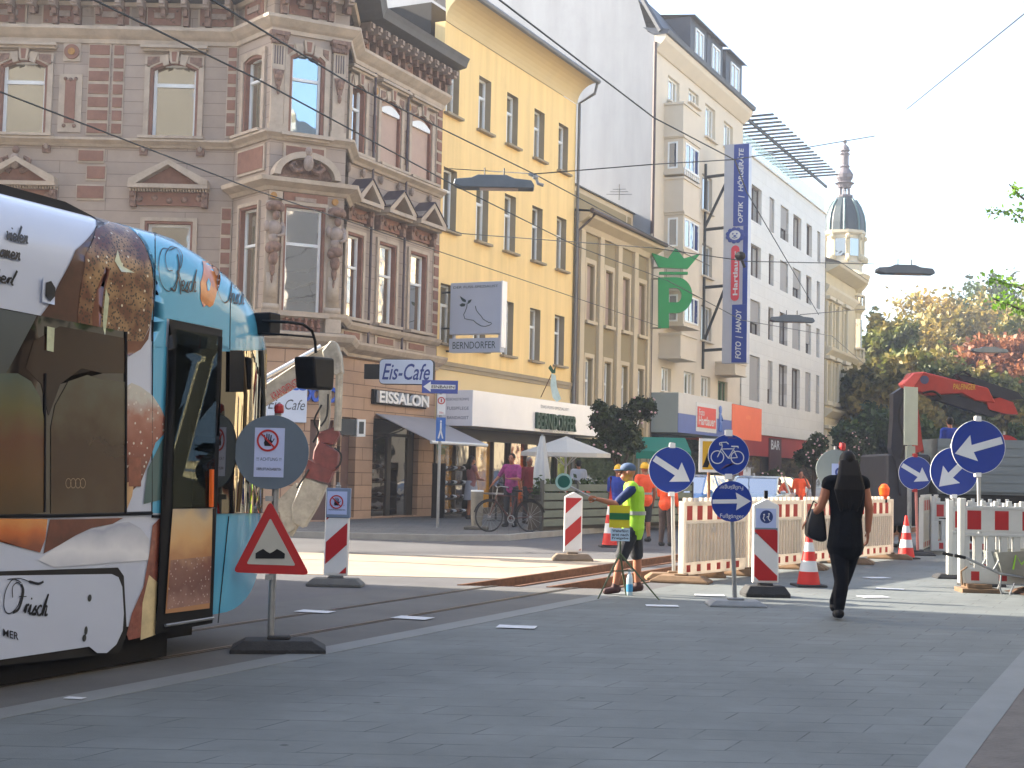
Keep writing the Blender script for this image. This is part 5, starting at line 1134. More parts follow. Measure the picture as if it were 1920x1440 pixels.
letters(m,E,'esch',337,545,10.5,19,.12,.009)
pstroke(m,smooth([(433,500),(420,496),(407,520),(408,550),(420,568),(432,550),(434,510),(440,490),(425,484),(412,500),(418,520)]),.006,E); pstroke(m,smooth([(425,500),(434,520),(428,560),(420,568)]),.012,E)
letters(m,E,'risch',430,569,8.4,19,.12,.009); pstroke(m,smooth([(424,496),(436,490),(448,494),(458,492)]),.012,E); pstroke(m,smooth([(333,510),(338,528),(345,545),(352,548)]),.010,E)
m.build('script_lettering',m_ink,tram,TFr)
m = MB(); E = .012
letters(m,E,'vielen',8,449,11.5,13,.22,.012); letters(m,E,'omen',-4,480,13,12,.22,.012); letters(m,E,'berl',-10,527,15,12,.25,.012); m.build('script_lettering',m_ink,tram,TFr)
m = MB(); E = .026
pstroke(m,smooth([(34,1092),(18,1086),(4,1110),(2,1140),(12,1150),(28,1135),(36,1105),(28,1092),(18,1100),(18,1120)]),.007,E); pstroke(m,smooth([(34,1095),(38,1110),(30,1140),(18,1148)]),.018,E); pstroke(m,smooth([(8,1086),(30,1084),(50,1090),(66,1094),(76,1090)]),[.005]*12+[.016]*13,E); pstroke(m,[(30,1118),(44,1118)],.006,E)
letters(m,E,'risch',38,1150,14.5,18,.1,.013); ptext(m,'MER',((0,1192),(29,1200),(0,1178)),E,.0,.01); m.build('script_lettering',m_ink,tram,TFr)
# knot-shaped pretzel mark between the words
patch('pretzel_print',m_org,[[(372,470),(384,468),(394,478),(396,500),(404,520),(405,548),(398,572),(392,576),(386,572),(380,576),(374,560),(374,530),(380,508),(378,490)]],.008)
patch('pretzel_print',m_tb,[[(385,530),(389,522),(393,532),(391,545),(387,546)]],.012)
m = MB()
for k in range(4): 
    pts = [(124+9*k+5*math.cos(t*math.pi/7),906+9*math.sin(t*math.pi/7)) for t in range(15)]; pstroke(m,pts,.004,.02)
m.build('ring_reflection',M('faint_reflected_ring',C(150,130,104),.4,.1,3),tram,TFr)  # reflection of a ring logo drawn onto the window as thin strokes
for pts in ([(284,396),(281,405),(290,440),(290,500),(286,600),(284,800),(284,962)],[(431,560),(430,655)],[(428,968),(408,1168)],[(284,640),(284,600),(266,624),(284,640)][:2]): line('panel_seam',m_black,pts,.004,.005)
patch('sensor_plate',m_tw,[[(76,518),(100,524),(98,572),(74,566)]],.02); patch('sensor_eye',m_gap,[[(80,530),(90,527),(98,540),(97,556),(88,566),(79,555)]],.028)
patch('side_hatch',m_redb,[[(239,858),(262,858),(262,912),(239,912)]],.012)
# front glass band, ends in the lower bumper
m_cabgl = M_glass('cab_glass',C(22,22,24),.2,.02,var=.4,tint=(1,.92,.75,1))
patch('cab_window',m_cabgl,[[(410,659),(440,659),(470,657),(498,655),(497,760),(495,860),(493,960),(455,962),(405,963)]],.012,step=.06)
line('reflection_strip',M('gold_reflection',C(110,96,76),.3,.1,3,metal=.8),[(452,658),(458,740),(455,830),(444,960)],.014,.016); line('reflection_strip',m_dsteel,[(486,657),(490,760),(487,880)],.02,.018)  # reflections in the curved cab glass laid on as coloured strips
patch('wiper_cover',m_black,[[(425,657),(448,657),(452,670),(450,735),(424,735)]],.03)
# door
dr = patch('door',m_black,[[(313,598),(413,619),(412,632),(325,616),(324,700),(317,952),(394,950),(392,953),(402,952),(394,1168),(286,1188),(298,1060),(306,900),(310,760)],[(399,632),(413,632),(408,760),(403,952),(392,952),(396,760)]],.022)
ng = NT('door_see_through_glass'); ng.t.nodes.remove(ng.p); tb0 = ng.n('ShaderNodeBsdfTransparent'); tb0.inputs[0].default_value = (.55,.6,.55,1); gg0 = ng.n('ShaderNodeBsdfGlossy'); gg0.inputs[0].default_value = (.8,.9,.8,1); gg0.inputs[1].default_value = .02; ms0 = ng.n('ShaderNodeMixShader'); ms0.inputs[0].default_value = .06; ng.l(tb0,0,ms0,1); ng.l(gg0,0,ms0,2); ng.l(ms0,0,ng.out,0)
patch('pane',ng.m,[[(325,616),(402,632),(399,720),(394,950),(317,952),(321,820),(324,700)]],.034,dr)
patch('lower_panel',M_print('pale_bun_print',[(.78,C(170,124,84)),(.9,C(196,156,104)),(1.05,C(190,166,128)),(1.17,C(120,130,140))],4,.25),[[(317,954),(392,953),(390,1040),(386,1140),(303,1150),(310,1050)]],.034,dr); patch('bread_print',M_print('speckled_bun_print',[(.38,C(150,116,104)),(.55,C(112,78,70)),(.7,C(128,92,80)),(.8,C(160,124,100))],9,.3,(C(176,150,140),30)),[[(312,1050),(389,1042),(386,1130),(305,1142)]],.038,dr)
line('door_step',m_steel,[(300,1172),(390,1158)],.012,.05,dr)
line('grab_rail',M('orange_grab_rail',C(220,100,30),.4,.1,3),[(387,880),(386,950)],.02,.05,dr)
# mirror
s,z = Dm(480,600); mo = Vector(sf(s,z,.04))
m = MB(); m.box(mo.x-.04,mo.x+.12,mo.y-.12,mo.y+.05,z-.12,z+.06); m.build('mirror_mount',m_black,tram,TFr,bevel=.01)
def on(x,y,off): a,b = TFr.at(x,y,off); return (a,off,b)
m = MB(); oy = mo.y-.3
m.tube([on(492,602,mo.y-.05),on(540,604,oy),on(568,608,oy-.02),on(585,620,oy-.03),on(591,640,oy-.03),on(592,662,oy-.03)],.012,8)
m.tube([on(492,625,mo.y-.05),on(540,628,oy),on(586,632,oy-.03)],.009,8); m.build('mirror_arm',m_black,tram,TFr)
m = MB(); a = on(571,668,oy-.03); b = on(610,732,oy-.03); q = [(a[0],a[2]),(b[0]-.01,a[2]+.01),(b[0],(a[2]+b[2])/2),(b[0]-.01,b[2]),(a[0]+.05,b[2])]; m.prism(q,oy-.12,oy+.08); m.build('mirror',m_black,tram,TFr,bevel=.02,seg=2)
# roof equipment
m = MB(); a,b = TFr.s(-80,360,.5),TFr.s(204,375,.5); m.prism([(a-6,3.26),(b,3.26),(b-.02,3.3),(b-.35,3.36),(a-6,3.4)],.6,1.9); m.build('roof_fairing',m_black,tram,TFr)
# ---------------------------------------------------------------- white folding loader crane standing behind the tram
YX = 24.0
def V(x,y,Y=YX): return P(x,y,Y)
lo = thing('loader_crane','white folded crane arm with red joints in front of the ice cream parlour','crane arm',V(560,1000)[:])
FX = Fr((V(560,1000).x,YX),0)
def fx(*pts): return [FX.at(x,y) for x,y in pts]
m_wc = M('worn_white_paint',C(146,142,130),.6,.3,5,dirt=.75,dirtcol=C(84,70,58)); m_rc = M('worn_red_paint',C(98,44,42),.65,.4,7,dirt=.7)
m = MB(); m.prism(fx((470,778),(505,756),(560,722),(612,690),(632,650),(622,643),(600,655),(540,694),(495,724),(460,748)),-.14,.14); m.build('main_boom',m_wc,lo,FX,bevel=.02)
m = MB(); a,b = fx((480,722),(606,652)); m.tube([(a[0],-.22,a[1]),(b[0],-.22,b[1])],.05,10); m.build('lift_cylinder',M('chrome',C(190,190,190),.2,.05,2,metal=.9),lo,FX)
m = MB(); m.prism(fx((612,690),(606,660),(622,640),(632,642),(640,665),(644,700),(632,706)),-.19,.19); m.build('knuckle',m_wc,lo,FX,bevel=.02)
m = MB(); m.prism(fx((598,730),(622,700),(618,790),(606,840),(594,838),(600,790)),-.1,.1); m.build('outer_boom',m_wc,lo,FX,bevel=.02)
m = MB(); a,b = fx((638,700),(634,808)); m.tube([(a[0],-.1,a[1]),(b[0],-.1,b[1])],.065,10); m.build('extension_cylinder',m_wc,lo,FX)
m = MB(); m.prism(fx((594,812),(632,800),(638,815),(626,835),(600,830)),-.12,.12); m.prism(fx((590,845),(600,825),(636,848),(634,880),(612,892),(588,862)),-.15,.15); m.build('slewing_joint',m_rc,lo,FX,bevel=.02)
m = MB(); m.prism(fx((580,862),(626,885),(618,905),(572,895)),-.17,.17); m.build('red_collar',m_rc,lo,FX)
m = MB(); m.prism(fx((572,893),(614,910),(596,950),(572,990),(552,980),(548,950)),-.16,.16); m.build('fly_boom',m_wc,lo,FX,bevel=.02)
m = MB(); a,b = fx((560,980),(545,1004)); m.tube([(a[0],0,a[1]),(b[0],0,b[1])],.04,8); a,b = fx((545,945),(548,985)); m.prism(fx((520,940),(556,905),(566,940),(556,990),(538,1000)),-.1,.1); m.build('stabiliser_leg',m_wc,lo,FX)
m = MB(); 
for pts in (((606,760),(592,790),(600,810),(590,830)),((618,740),(616,780),(604,800)),((582,880),(570,900),(560,915)),((630,840),(642,852),(640,870),(632,878))):
    m.tube([(a,-.2,b) for a,b in fx(*smooth(list(pts),3))],.018,6)
m.build('hydraulic_hose',m_black,lo,FX)
m = MB(); a0_,b0_ = FX.at(512,745); a1_,b1_ = FX.at(560,716); 
ang = math.atan2(b1_-b0_,a1_-a0_); text(m,'KRANDIENST',0,math.hypot(a1_-a0_,b1_-b0_),-.08,.06,-.15,Matrix.Translation((a0_,0,b0_))@Matrix.Rotation(-ang,4,'Y')); m.build('lettering',m_red,lo,FX)
# ---------------------------------------------------------------- street furniture
def fz(x,y,Y,ang=0.0): p = P(x,y,Y); return Fr((p.x,p.y),ang)
def foot(m,L,W,H,ch=.22,T=None):
    """bevelled plastic foot block, centred"""
    vs = [(-L/2,-W/2,0),(L/2,-W/2,0),(L/2,W/2,0),(-L/2,W/2,0),(-L/2,-W/2,H*.35),(L/2,-W/2,H*.35),(L/2,W/2,H*.35),(-L/2,W/2,H*.35),(-L/2+ch*L*.5,-W/2+W*.14,H),(L/2-ch*L*.5,-W/2+W*.14,H),(L/2-ch*L*.5,W/2-W*.14,H),(-L/2+ch*L*.5,W/2-W*.14,H)]
    fs = [(3,2,1,0)]+[(a,(a+1)%4,(a+1)%4+4,a+4) for a in range(4)]+[(a+4,(a+1)%4+4,(a+1)%4+8,a+8) for a in range(4)]+[(8,9,10,11)]
    m.add(vs,fs,T)
    for i in range(4):
        if L > .5: x = -L*.36+i*L*.24; m.box(x-.02,x+.02,-W*.5-.004,-W*.3,.01,H*.36,T)
    m.box(-.09,.09,-.06,.06,H-.002,H+.025,T)
def arrow(m,cx_,cz_,ang,Ln,w,hw,hl,y0,y1):
    T = Matrix.Translation((cx_,0,cz_))@Matrix.Rotation(-ang,4,'Y'); a = Ln/2
    m.prism([(-a,-w/2),(a-hl*.92,-w/2),(a-hl,-hw/2),(a,0),(a-hl,hw/2),(a-hl*.92,w/2),(-a,w/2)],y0,y1,T)
def clip(poly,x0,x1,z0,z1):
    def cl(p,f,inter):
        o = []
        for i in range(len(p)):
            a,b = p[i],p[(i+1)%len(p)]; fa,fb = f(a),f(b)
            if fa >= 0: o.append(a)
            if fa*fb < 0: t = fa/(fa-fb); o.append((a[0]+(b[0]-a[0])*t,a[1]+(b[1]-a[1])*t))
        return o
    for f in (lambda p:p[0]-x0,lambda p:x1-p[0],lambda p:p[1]-z0,lambda p:z1-p[1]):
        poly = cl(poly,f,None)
        if len(poly) < 3: return []
    return poly
def beacon(label,x,y,ztop_,w=.27,ang=0.0,base=(.8,.36,.1),dirn=1,paper=None,pointed=False,bmat=None,phase=0,zred=None):
    g_ = G(x,y); t = thing('guide_beacon',label,'traffic beacon',(g_.x,g_.y,0),ang,'red and white guide beacons')
    m = MB(); foot(m,*base); m.build('base',bmat or m_rub,t,bevel=.008)
    z0 = base[2]+.03; zt = ztop_; m = MB(); pts = [(-w/2-.02,z0),(w/2+.02,z0),(w/2+.02,zt-(.08 if pointed else 0)),(0,zt) if pointed else (w/2,zt),(-w/2-.02,zt-(.08 if pointed else 0))]
    if not pointed: pts = [(-w/2-.02,z0),(w/2+.02,z0),(w/2+.02,zt),(-w/2-.02,zt)]
    m.prism(pts,-.03,.03); m.build('board',m_white,t,bevel=.008)
    m = MB(); zr = (zred if zred else zt-(.1 if pointed else .03)); k = -3
    m.box(-w/2,w/2,-.036,-.031,z0+.03,zr); m.build('white_sheeting',m_wht,t)
    m = MB(); hh = .27
    for i in range(-4,8):
        zc = z0+.03+i*2*hh+phase; q = [(-w/2-.01,zc),(w/2+.01,zc+dirn*w),(w/2+.01,zc+dirn*w+hh),(-w/2-.01,zc+hh)]
        c_ = clip(q,-w/2,w/2,z0+.03,zr)
        if len(c_) >= 3: m.prism(c_,-.041,-.035)
    m.build('red_stripes',m_red,t)
    return t,w,zt,z0
m_paper = M('paper_sheet',C(170,184,222),.7,.03,3); m_bluetx = M('ink_blue',C(30,56,130),.6,.1,5); m_grtx = M('ink_grey',C(70,76,90),.6,.1,5)
def no_touch(m,cx_,cz_,r,y):
    """prohibition ring over a hand; slots: 0 red, 1 black"""
    T = Matrix.Translation((cx_,0,cz_)); m.m = 1
    m.prism([(-.28*r,-.5*r),(.3*r,-.5*r),(.42*r,-.05*r),(.3*r,.05*r),(-.25*r,.05*r),(-.35*r,-.2*r)],y,y+.002,T)
    for a,l,b in ((-.24,.5,-.32),(-.08,.62,-.1),(.08,.6,.1),(.24,.5,.3)): m.prism([(a*r-.055*r,0),(a*r+.055*r,0),(b*r+.05*r,l*r),(b*r-.05*r,l*r)],y,y+.002,T)
    m.prism([(.3*r,-.3*r),(.4*r,-.2*r),(.62*r,.15*r),(.54*r,.2*r)],y,y+.002,T)
    m.m = 0; m.annulus(0,0,.82*r,r,y-.003,y,32,T); m.prism([(-.64*r,.53*r),(-.53*r,.64*r),(.64*r,-.53*r),(.53*r,-.64*r)],y-.004,y-.001,T)
# warning triangle with the back of a round sign above it
g_ = G(522,1222); ws = thing('warning_sign','red bumpy-road warning triangle below a grey disc with a notice','road sign',(g_.x,g_.y,0)); Yw = g_.y
Fw = Fr((g_.x,Yw),0)
def fw(x,y): return Fw.at(x,y)
m = MB(); T = Matrix.Rotation(R(8),4,'Z'); foot(m,.74,.36,.1,.3,T); m.build('base',m_rub,ws,bevel=.008)
sx = fw(506,1200)[0]; m = MB(); m.tube([(sx,.03,.05),(sx+.0,.03,fw(513,770)[1])],.027,10); m.build('post',m_steel,ws)
def rounded_tri(pts,r,n=5):
    o = []
    for i in range(3):
        p = Vector(pts[i]); a = (Vector(pts[i-1])-p).normalized(); b = (Vector(pts[(i+1)%3])-p).normalized(); s_,e_ = p+a*r,p+b*r
        for k in range(n+1):
            t = k/n; o.append(tuple(s_*(1-t)**2+p*2*t*(1-t)+e_*t*t))
    return o
ta,tb_,tc_ = fw(507,938),fw(581,1078),fw(437,1073)
m = MB(); m.prism(rounded_tri([ta,tb_,tc_],.05),-.012,.0); m.build('triangle_plate',m_red,ws)
cen = tuple((ta[i]+tb_[i]+tc_[i])/3 for i in (0,1)); inn = [tuple(cen[i]+(p[i]-cen[i])*.64 for i in (0,1)) for p in (ta,tb_,tc_)]
m = MB(); m.prism(rounded_tri(inn,.02),-.016,-.012); m.build('white_field',M('grey_white_field',C(170,172,166),.4,.05,3),ws)
m = MB(); m.prism([fw(*p) for p in ((480,1047),(480,1037),(488,1032),(494,1029),(501,1034),(507,1037),(513,1034),(520,1029),(528,1033),(535,1038),(534,1047))],-.02,-.016); m.build('bump_symbol',m_black,ws)
dc = fw(510,848); m = MB(); m.disc(dc[0],dc[1],.295,-.014,.0,44); m.build('round_plate',M('grey_sign_back',C(84,100,116),.5,.08,3),ws)
m = MB(); pa,pb = fw(476,894),fw(535,803); m.box(pa[0],pb[0],-.018,-.0145,pa[1],pb[1]); m.build('notice',m_paper,ws)
m = MB(); q = fw(503,826); no_touch(m,q[0],q[1],.088,-.021); m.m = 2; text(m,'!!! ACHTUNG !!!',pa[0]+.02,pb[0]-.02,fw(500,864)[1],fw(500,859)[1]+.005,-.0195); text(m,'OBERLEITUNGSARBEITEN',pa[0]+.02,pb[0]-.02,fw(500,882)[1],fw(500,877)[1],-.0195,bold=.02); m.build('notice_print',[m_red,m_black,m_grtx],ws)
m = MB(); m.lathe([(.035,0),(.04,.02),(.036,.06),(.02,.075)],12,Matrix.Translation((sx+.01,.02,fw(513,772)[1]-.01))); m.build('warning_lamp',M('red_lamp',C(150,30,36),.3,.1,4),ws)
m = MB(); 
for y in (935,1082): q = fw(505,y); m.box(q[0]-.03,q[0]+.03,-.02,.06,q[1]-.02,q[1]+.02)
m.build('clamp',m_steel,ws)
def bz(x,yb,yt): g_ = G(x,yb); return Fr((g_.x,g_.y),0).at(x,yt)[1]
# beacons
t,w,zt,z0 = beacon('red and white beacon with a no-touching notice box, right of the warning triangle',629,1099,bz(629,1099,918),.26,R(-2),(.68,.34,.1),1,phase=.1,zred=.86,bmat=M('pale_worn_rubber',C(92,92,90),.85,.2,5))
m = MB(); m.box(-w/2-.01,w/2+.03,-.05,.03,.84,zt+.02); m.build('notice_box',M('blue_grey_box',C(110,126,150),.4,.05,3),t,bevel=.006)
m = MB(); m.box(-w/2+.005,w/2-.01,-.056,-.051,.88,zt-.02); m.build('notice',m_paper,t)
m = MB(); no_touch(m,-.01,zt-.15,.085,-.06); m.m = 2; text(m,'!!! ACHTUNG !!!',-.1,.09,.985,1.0,-.058); text(m,'OBERLEITUNGSARBEITEN',-.11,.1,.93,.945,-.058,bold=.02); m.build('notice_print',[m_red,m_black,m_grtx],t)
m = MB(); m.lathe([(.03,0),(.035,.03),(.02,.04),(.02,.07)],10,Matrix.Translation((0,0,zt+.02))); m.build('lamp_socket',m_steel,t)
beacon('red and white beacon on the sunlit slab beside the trench',1073,1052,bz(1073,1052,922),.26,R(4),(.66,.34,.12),1,pointed=True,bmat=M('brown_worn_rubber',C(110,96,80),.85,.25,5),phase=.05)
t,w,zt,z0 = beacon('wide red and white beacon with a blue round sticker notice beside the arrow sign',1434,1119,bz(1434,1119,935),.28,R(3),(.55,.36,.14),-1,pointed=True,bmat=m_rub,phase=.06,zred=.82)
m = MB(); m.box(-w/2+.01,w/2-.02,-.04,-.034,.84,zt-.12); m.build('notice',m_paper,t); m = MB(); m.box(-w/2,w/2,-.038,-.036,.76,.84); m.build('grey_band',M('blue_grey_band',C(100,124,140),.5,.05,3),t)
m = MB(); m.disc(.0,zt-.22,.08,-.043,-.04,24); m.m = 1; T = Matrix.Translation((0,0,zt-.22)); m.ell((.03,-.044,.035),(.012,.002,.012),8,4,T); m.stroke([(.03,.02),(.02,-.02),(.045,-.05)],.012,-.046,-.0435,T); m.stroke([(.03,.01),(.0,-.005)],.01,-.046,-.0435,T); m.ell((-.03,-.044,.025),(.012,.002,.012),8,4,T); m.stroke([(-.03,.01),(-.04,-.02),(-.02,-.05)],.012,-.046,-.0435,T); m.build('blue_sticker',[M('navy_sticker',C(20,50,110),.5,.05,3),m_wht],t)
m = MB(); m.box(-.02,.02,-.02,.02,zt,zt+.1); m.build('lamp_socket',m_black,t)
beacon('small red and white beacon behind the barriers near the far worker',1503,968,1.25,.34,0,(.6,.3,.1),1,phase=.15)
# blue round signs
def blue_sign(label,x,y,rpx,Y,base,ang,post_top=None,arrow_=True,red=False,L=.52,basedim=(.8,.36,.1),bmat=None,ry=0.0,group='blue arrow signs',pm=None,extra=None,bx=None):
    p = P(x,y,Y); r = rpx*Y/FO; g_ = Vector((P(bx or x,base,Y).x,Y,0))
    t = thing('round_sign',label,'road sign',(g_.x,Y,0),ry,group); dx = (p.x-g_.x)
    m = MB(); m.disc(dx,p.z,r,-.012,0,48); m.build('plate',m_blue,t)
    m = MB(); m.annulus(dx,p.z,r*.985,r*1.003,-.0135,.002,48); m.build('rim',m_wht,t)
    if arrow_: m = MB(); arrow(m,dx,p.z,ang,r*1.82,r*.27,r*1.0,r*.74,-.018,-.0125); m.build('arrow',m_wht,t)
    m = MB(); m.tube([(0,.03,0.02),(dx*.5,.03,p.z*.6),(dx,.03,p.z+r+.06)],.027,10); m.build('post',pm or m_steel,t)
    m = MB(); m.box(dx-.04,dx+.04,-.02,.06,p.z+r-.02,p.z+r+.05); m.box(dx-.04,dx+.04,-.02,.06,p.z-r-.04,p.z-r+.02); m.build('clamp',m_red if red else m_white,t)
    if basedim: m = MB(); foot(m,*basedim); m.build('base',bmat or m_rub,t,bevel=.008)
    return t,dx,p.z,r
m_bb = M('brown_dusty_rubber',C(110,88,66),.9,.25,5)
blue_sign('blue round sign with white arrow pointing down right, left end of the barrier row',1260,881,43.5,19.4,1088,R(-32),bmat=m_bb,bx=1264)
t,dx,zc,r = blue_sign('blue round bicycle sign above a smaller round arrow sign on one steel post',1366,853,38.5,15.75,1135,0,arrow_=False,basedim=(.64,.42,.07),bmat=M('grey_cast_base',C(120,124,126),.6,.15,5),group=None,bx=1379)
# bicycle symbol
m = MB(); T = Matrix.Translation((dx,0,zc)); y0,y1 = -.018,-.0125
for cx_ in (-.55,.42): m.annulus(cx_*r,-.12*r,.285*r,.33*r,y0,y1,28,T)
def bs(pts,w=.04): m.stroke([(a*r,b*r) for a,b in pts],w*r,y0-.001,y1,T)
bs([(-.55,-.12),(-.32,.38)]); bs([(-.36,.28),(.2,.3)]); bs([(-.36,.28),(-.02,-.16)]); bs([(.27,.36),(-.02,-.16)]); bs([(-.02,-.16),(.42,-.12)]); bs([(.42,-.12),(.22,.28)]); bs([(.12,.42),(.45,.42),(.45,.34)],.06); bs([(-.32,.38),(-.36,.6),(-.12,.62),(-.02,.52)],.05); bs([(-.36,.6),(-.46,.56),(-.44,.48),(-.3,.46)],.05)
m.build('bicycle_symbol',m_wht,t)
m = MB(); m.prism([(a*r+dx,b*r+zc) for a,b in ((-.45,-.75),(-.1,-.45),(.3,-.42),(.32,-.3),(.0,-.5))],-.0145,-.0125); m.stroke([(dx-.05*r,zc+.82*r),(dx+.1*r,zc+.86*r),(dx+.25*r,zc+.8*r),(dx+.38*r,zc+.84*r)],.05*r,-.0145,-.0125); m.build('scratch_marks',M('scuffed_marks',C(90,70,110),.6,.2,9),t)
p = P(1371,940,15.75); dx2 = p.x-t.location.x
m = MB(); m.disc(dx2,p.z,r*.98,-.032,-.02,48); m.build('plate',m_blue,t)
m = MB(); arrow(m,dx2,p.z,R(2),r*1.85,r*.2,r*.86,r*.72,-.038,-.0325); m.build('arrow',m_wht,t)
m = MB(); text(m,'Fußgänger',dx2-r*.55,dx2+r*.6,p.z-r*.86,p.z-r*.6,-.034); text(m,'Fußgänger',-r*.55,r*.6,-r*.13,r*.13,-.034,Matrix.Translation((dx2,0,p.z+r*.68))@Matrix.Rotation(math.pi,4,'Y')@Matrix.Scale(-1,4,(0,1,0))@Matrix.Translation((0,.068,0))); m.build('lettering',m_wht,t)
blue_sign('small blue round sign with white arrow pointing down right, left of the tilted pair',1716,887,31.5,27,1040,R(-30),red=True,basedim=(.6,.3,.08),pm=M('red_white_post',C(190,120,110),.5,.3,4,stretch=(1,1,.2)),bx=1722)
blue_sign('blue round sign with white arrow pointing down left, half behind the larger arrow sign',1789,884,45,20.9,1085,R(225),basedim=(.6,.3,.08),bx=1790)
blue_sign('largest blue round sign with white arrow pointing down left above the right barrier',1834,838,50.5,19.5,1110,R(197),basedim=(.6,.3,.1),bx=1840)
# yellow diversion panel on a rusty post
g_ = G(1331,1083); t = thing('diversion_sign','yellow and white sign with a black letter A on a rusty post','road sign',(g_.x,g_.y,0)); f_ = Fr((g_.x,g_.y),0)
a,b = f_.at(1310,885); c,d = f_.at(1366,823)
m = MB(); m.box(a,c,-.012,0,b,d); m.build('plate',m_white,t); m = MB(); m.box(a+.05,c-.05,-.016,-.012,b+.04,d-.04); m.build('yellow_field',M('sign_yellow',C(206,158,30),.4,.06,3),t)
m = MB(); text(m,'A',a+.05,c-.06,b+.07,d-.06,-.019,bold=.05); m.build('lettering',m_black,t)
m = MB(); m.tube([(0,.03,0),(f_.at(1328,880)[0],.03,d)],.022,8); m.build('post',M('rusty_post',C(116,78,50),.8,.4,6),t); m = MB(); foot(m,.42,.32,.12); m.build('base',m_bb,t,bevel=.01)
# white sign seen from behind on a tall post
g_ = G(1712,1036); t = thing('tall_sign_post','narrow pale sign panel seen from behind on a tall grey post beside the red crane','road sign',(g_.x,g_.y,0)); f_ = Fr((g_.x,g_.y),R(35))
m = MB(); a,b = f_.at(1694,834); c,d = f_.at(1713,726); m.box(a,c+.1,-.03,.0,b,d); m.build('panel',M('pale_green_grey',C(150,158,146),.5,.08,3),t,f_)
m = MB(); m.box(a+.05,c,-.05,0,f_.z(1700,900),b-.02); m.build('lower_panel',M('pale_green_grey_worn',C(140,146,134),.6,.12,3),t,f_)
m = MB(); s_ = f_.s(1708,950); m.tube([(s_,.04,0),(s_,.04,d)],.045,8); m.build('post',m_steel,t,f_)
# one-way sign post by the ice cream parlour
g_ = G(820,1000); g_ = Vector((g_.x,g_.y,0)); f_ = Fr((g_.x,g_.y),0)
t = thing('one_way_sign','grey post with a blue EINBAHN arrow, small round sign and blue pedestrian plate','road sign',(g_.x,g_.y,.0))
m = MB(); m.tube([(0,.03,0),(.0,.03,f_.z(825,716))],.035,8); m.build('post',m_steel,t)
a,b = f_.at(791,737); c,d = f_.at(859,714); m = MB(); m.box(a,c,-.03,0,b,d); m.build('arrow_plate',m_blue,t)
zm_ = (b+d)/2; m = MB(); m.prism([(a+.03,zm_),(a+.2,d-.03),(a+.2,zm_+.05),(c-.06,zm_+.05),(c-.06,zm_-.05),(a+.2,zm_-.05),(a+.2,b+.03)],-.036,-.03); m.build('arrow',m_wht,t); m = MB(); text(m,'EINBAHN',a+.22,c-.08,zm_-.035,zm_+.035,-.04,bold=.02); m.build('lettering',m_black,t)
a,b = f_.at(821,778); c,d = f_.at(834,740); m = MB(); m.box(a-.01,c+.02,-.03,0,b,d); m.build('small_plate',m_wht,t); m = MB(); m.annulus((a+c)/2,d-.14,.06,.085,-.036,-.03,20,None); m.stroke([((a+c)/2,d-.1),((a+c)/2,d-.18)],.03,-.036,-.03); text(m,'30m',a+.03,c-.02,b+.03,b+.08,-.034); m.build('symbol',m_red,t)
a,b = f_.at(817,827); c,d = f_.at(836,783); m = MB(); m.box(a,c,-.03,0,b,d); m.build('pedestrian_plate',M('mid_blue',C(40,96,170),.4,.05,3),t)
m = MB(); xc = (a+c)/2; m.ell((xc,-.035,d-.09),(.022,.005,.025),8,5); m.stroke([(xc,d-.12),(xc,d-.28),(xc-.05,b+.06)],.035,-.036,-.03); m.stroke([(xc,d-.28),(xc+.05,b+.06)],.03,-.036,-.03); m.build('symbol',m_wht,t)
# ---------------------------------------------------------------- plastic barriers
m_barr = M('barrier_plastic',C(226,218,206),.5,.08,3,trans=.4,dirt=.25,dirtcol=C(180,165,145)); m_barg = M('grey_white_plastic',C(205,206,202),.5,.06,3,trans=.25,dirt=.15); m_bred = M('barrier_red',C(186,44,38),.5,.08,4,trans=.2)
def barrier(label,p0,p1,H=1.0,mt=m_barr,slots=True,z=.1,feet=True,grp='plastic site barriers',footlamp=None):
    p0 = Vector(p0); p1 = Vector(p1); L = (p1-p0).length-.04; an = math.atan2(p1.y-p0.y,p1.x-p0.x); t = thing('site_barrier',label,'barrier',(p0.x,p0.y,0),an,grp)
    m = MB(); a = .045
    m.box(0,.06,-a,a,z,z+H); m.box(L-.06,L,-a,a,z,z+H); m.box(.06,L-.06,-a*.8,a*.8,z+H-.05,z+H); m.box(.06,L-.06,-a*.7,a*.7,z+H*.73,z+H-.05); m.box(.06,L-.06,-a*.8,a*.8,z+H*.69,z+H*.73)
    m.box(.06,L-.06,-a*.8,a*.8,z,z+.17*H); n = int(L/.11)
    for i in range(n):
        s = .06+(L-.12)*(i+.5)/n; m.box(s-.034,s+.034,-a*.75,a*.75,z+.17*H,z+H*.69)
    m.box(.06,L-.06,-.006,.006,z+.17*H,z+H*.69)
    for i in range(int(L/.16)):
        s = .1+i*.16; m.box(s-.025,s+.025,-a*.6,a*.6,z+H,z+H+.05)
    m.box(L*.42,L*.42+.12,-a,-a*.75,z+H*.56,z+H*.64)
    m.build('panel',mt,t,bevel=.006)
    m = MB(); k = int((L-.2)/.3)
    for i in range(k):
        s = .1+(L-.2)*(i+.0)/k; m.box(s,s+(L-.2)/k*.5,-a*.7-.004,-a*.7+.002,z+H*.745,z+H-.06); m.box(s,s+(L-.2)/k*.35,-a*.8-.004,-a*.8+.002,z+.04,z+.135*H)
    m.build('red_blocks',m_bred,t)
    if feet:
        for s in (.02,L-.05):
            m = MB(); foot(m,.8,.4,.1,.3,Matrix.Translation((s,0,0))@Matrix.Rotation(math.pi/2+.3,4,'Z')); m.build('foot',m_bb,t,bevel=.01)
    return t,L
q0 = G(1276,1093); q1 = G(1672,1048)
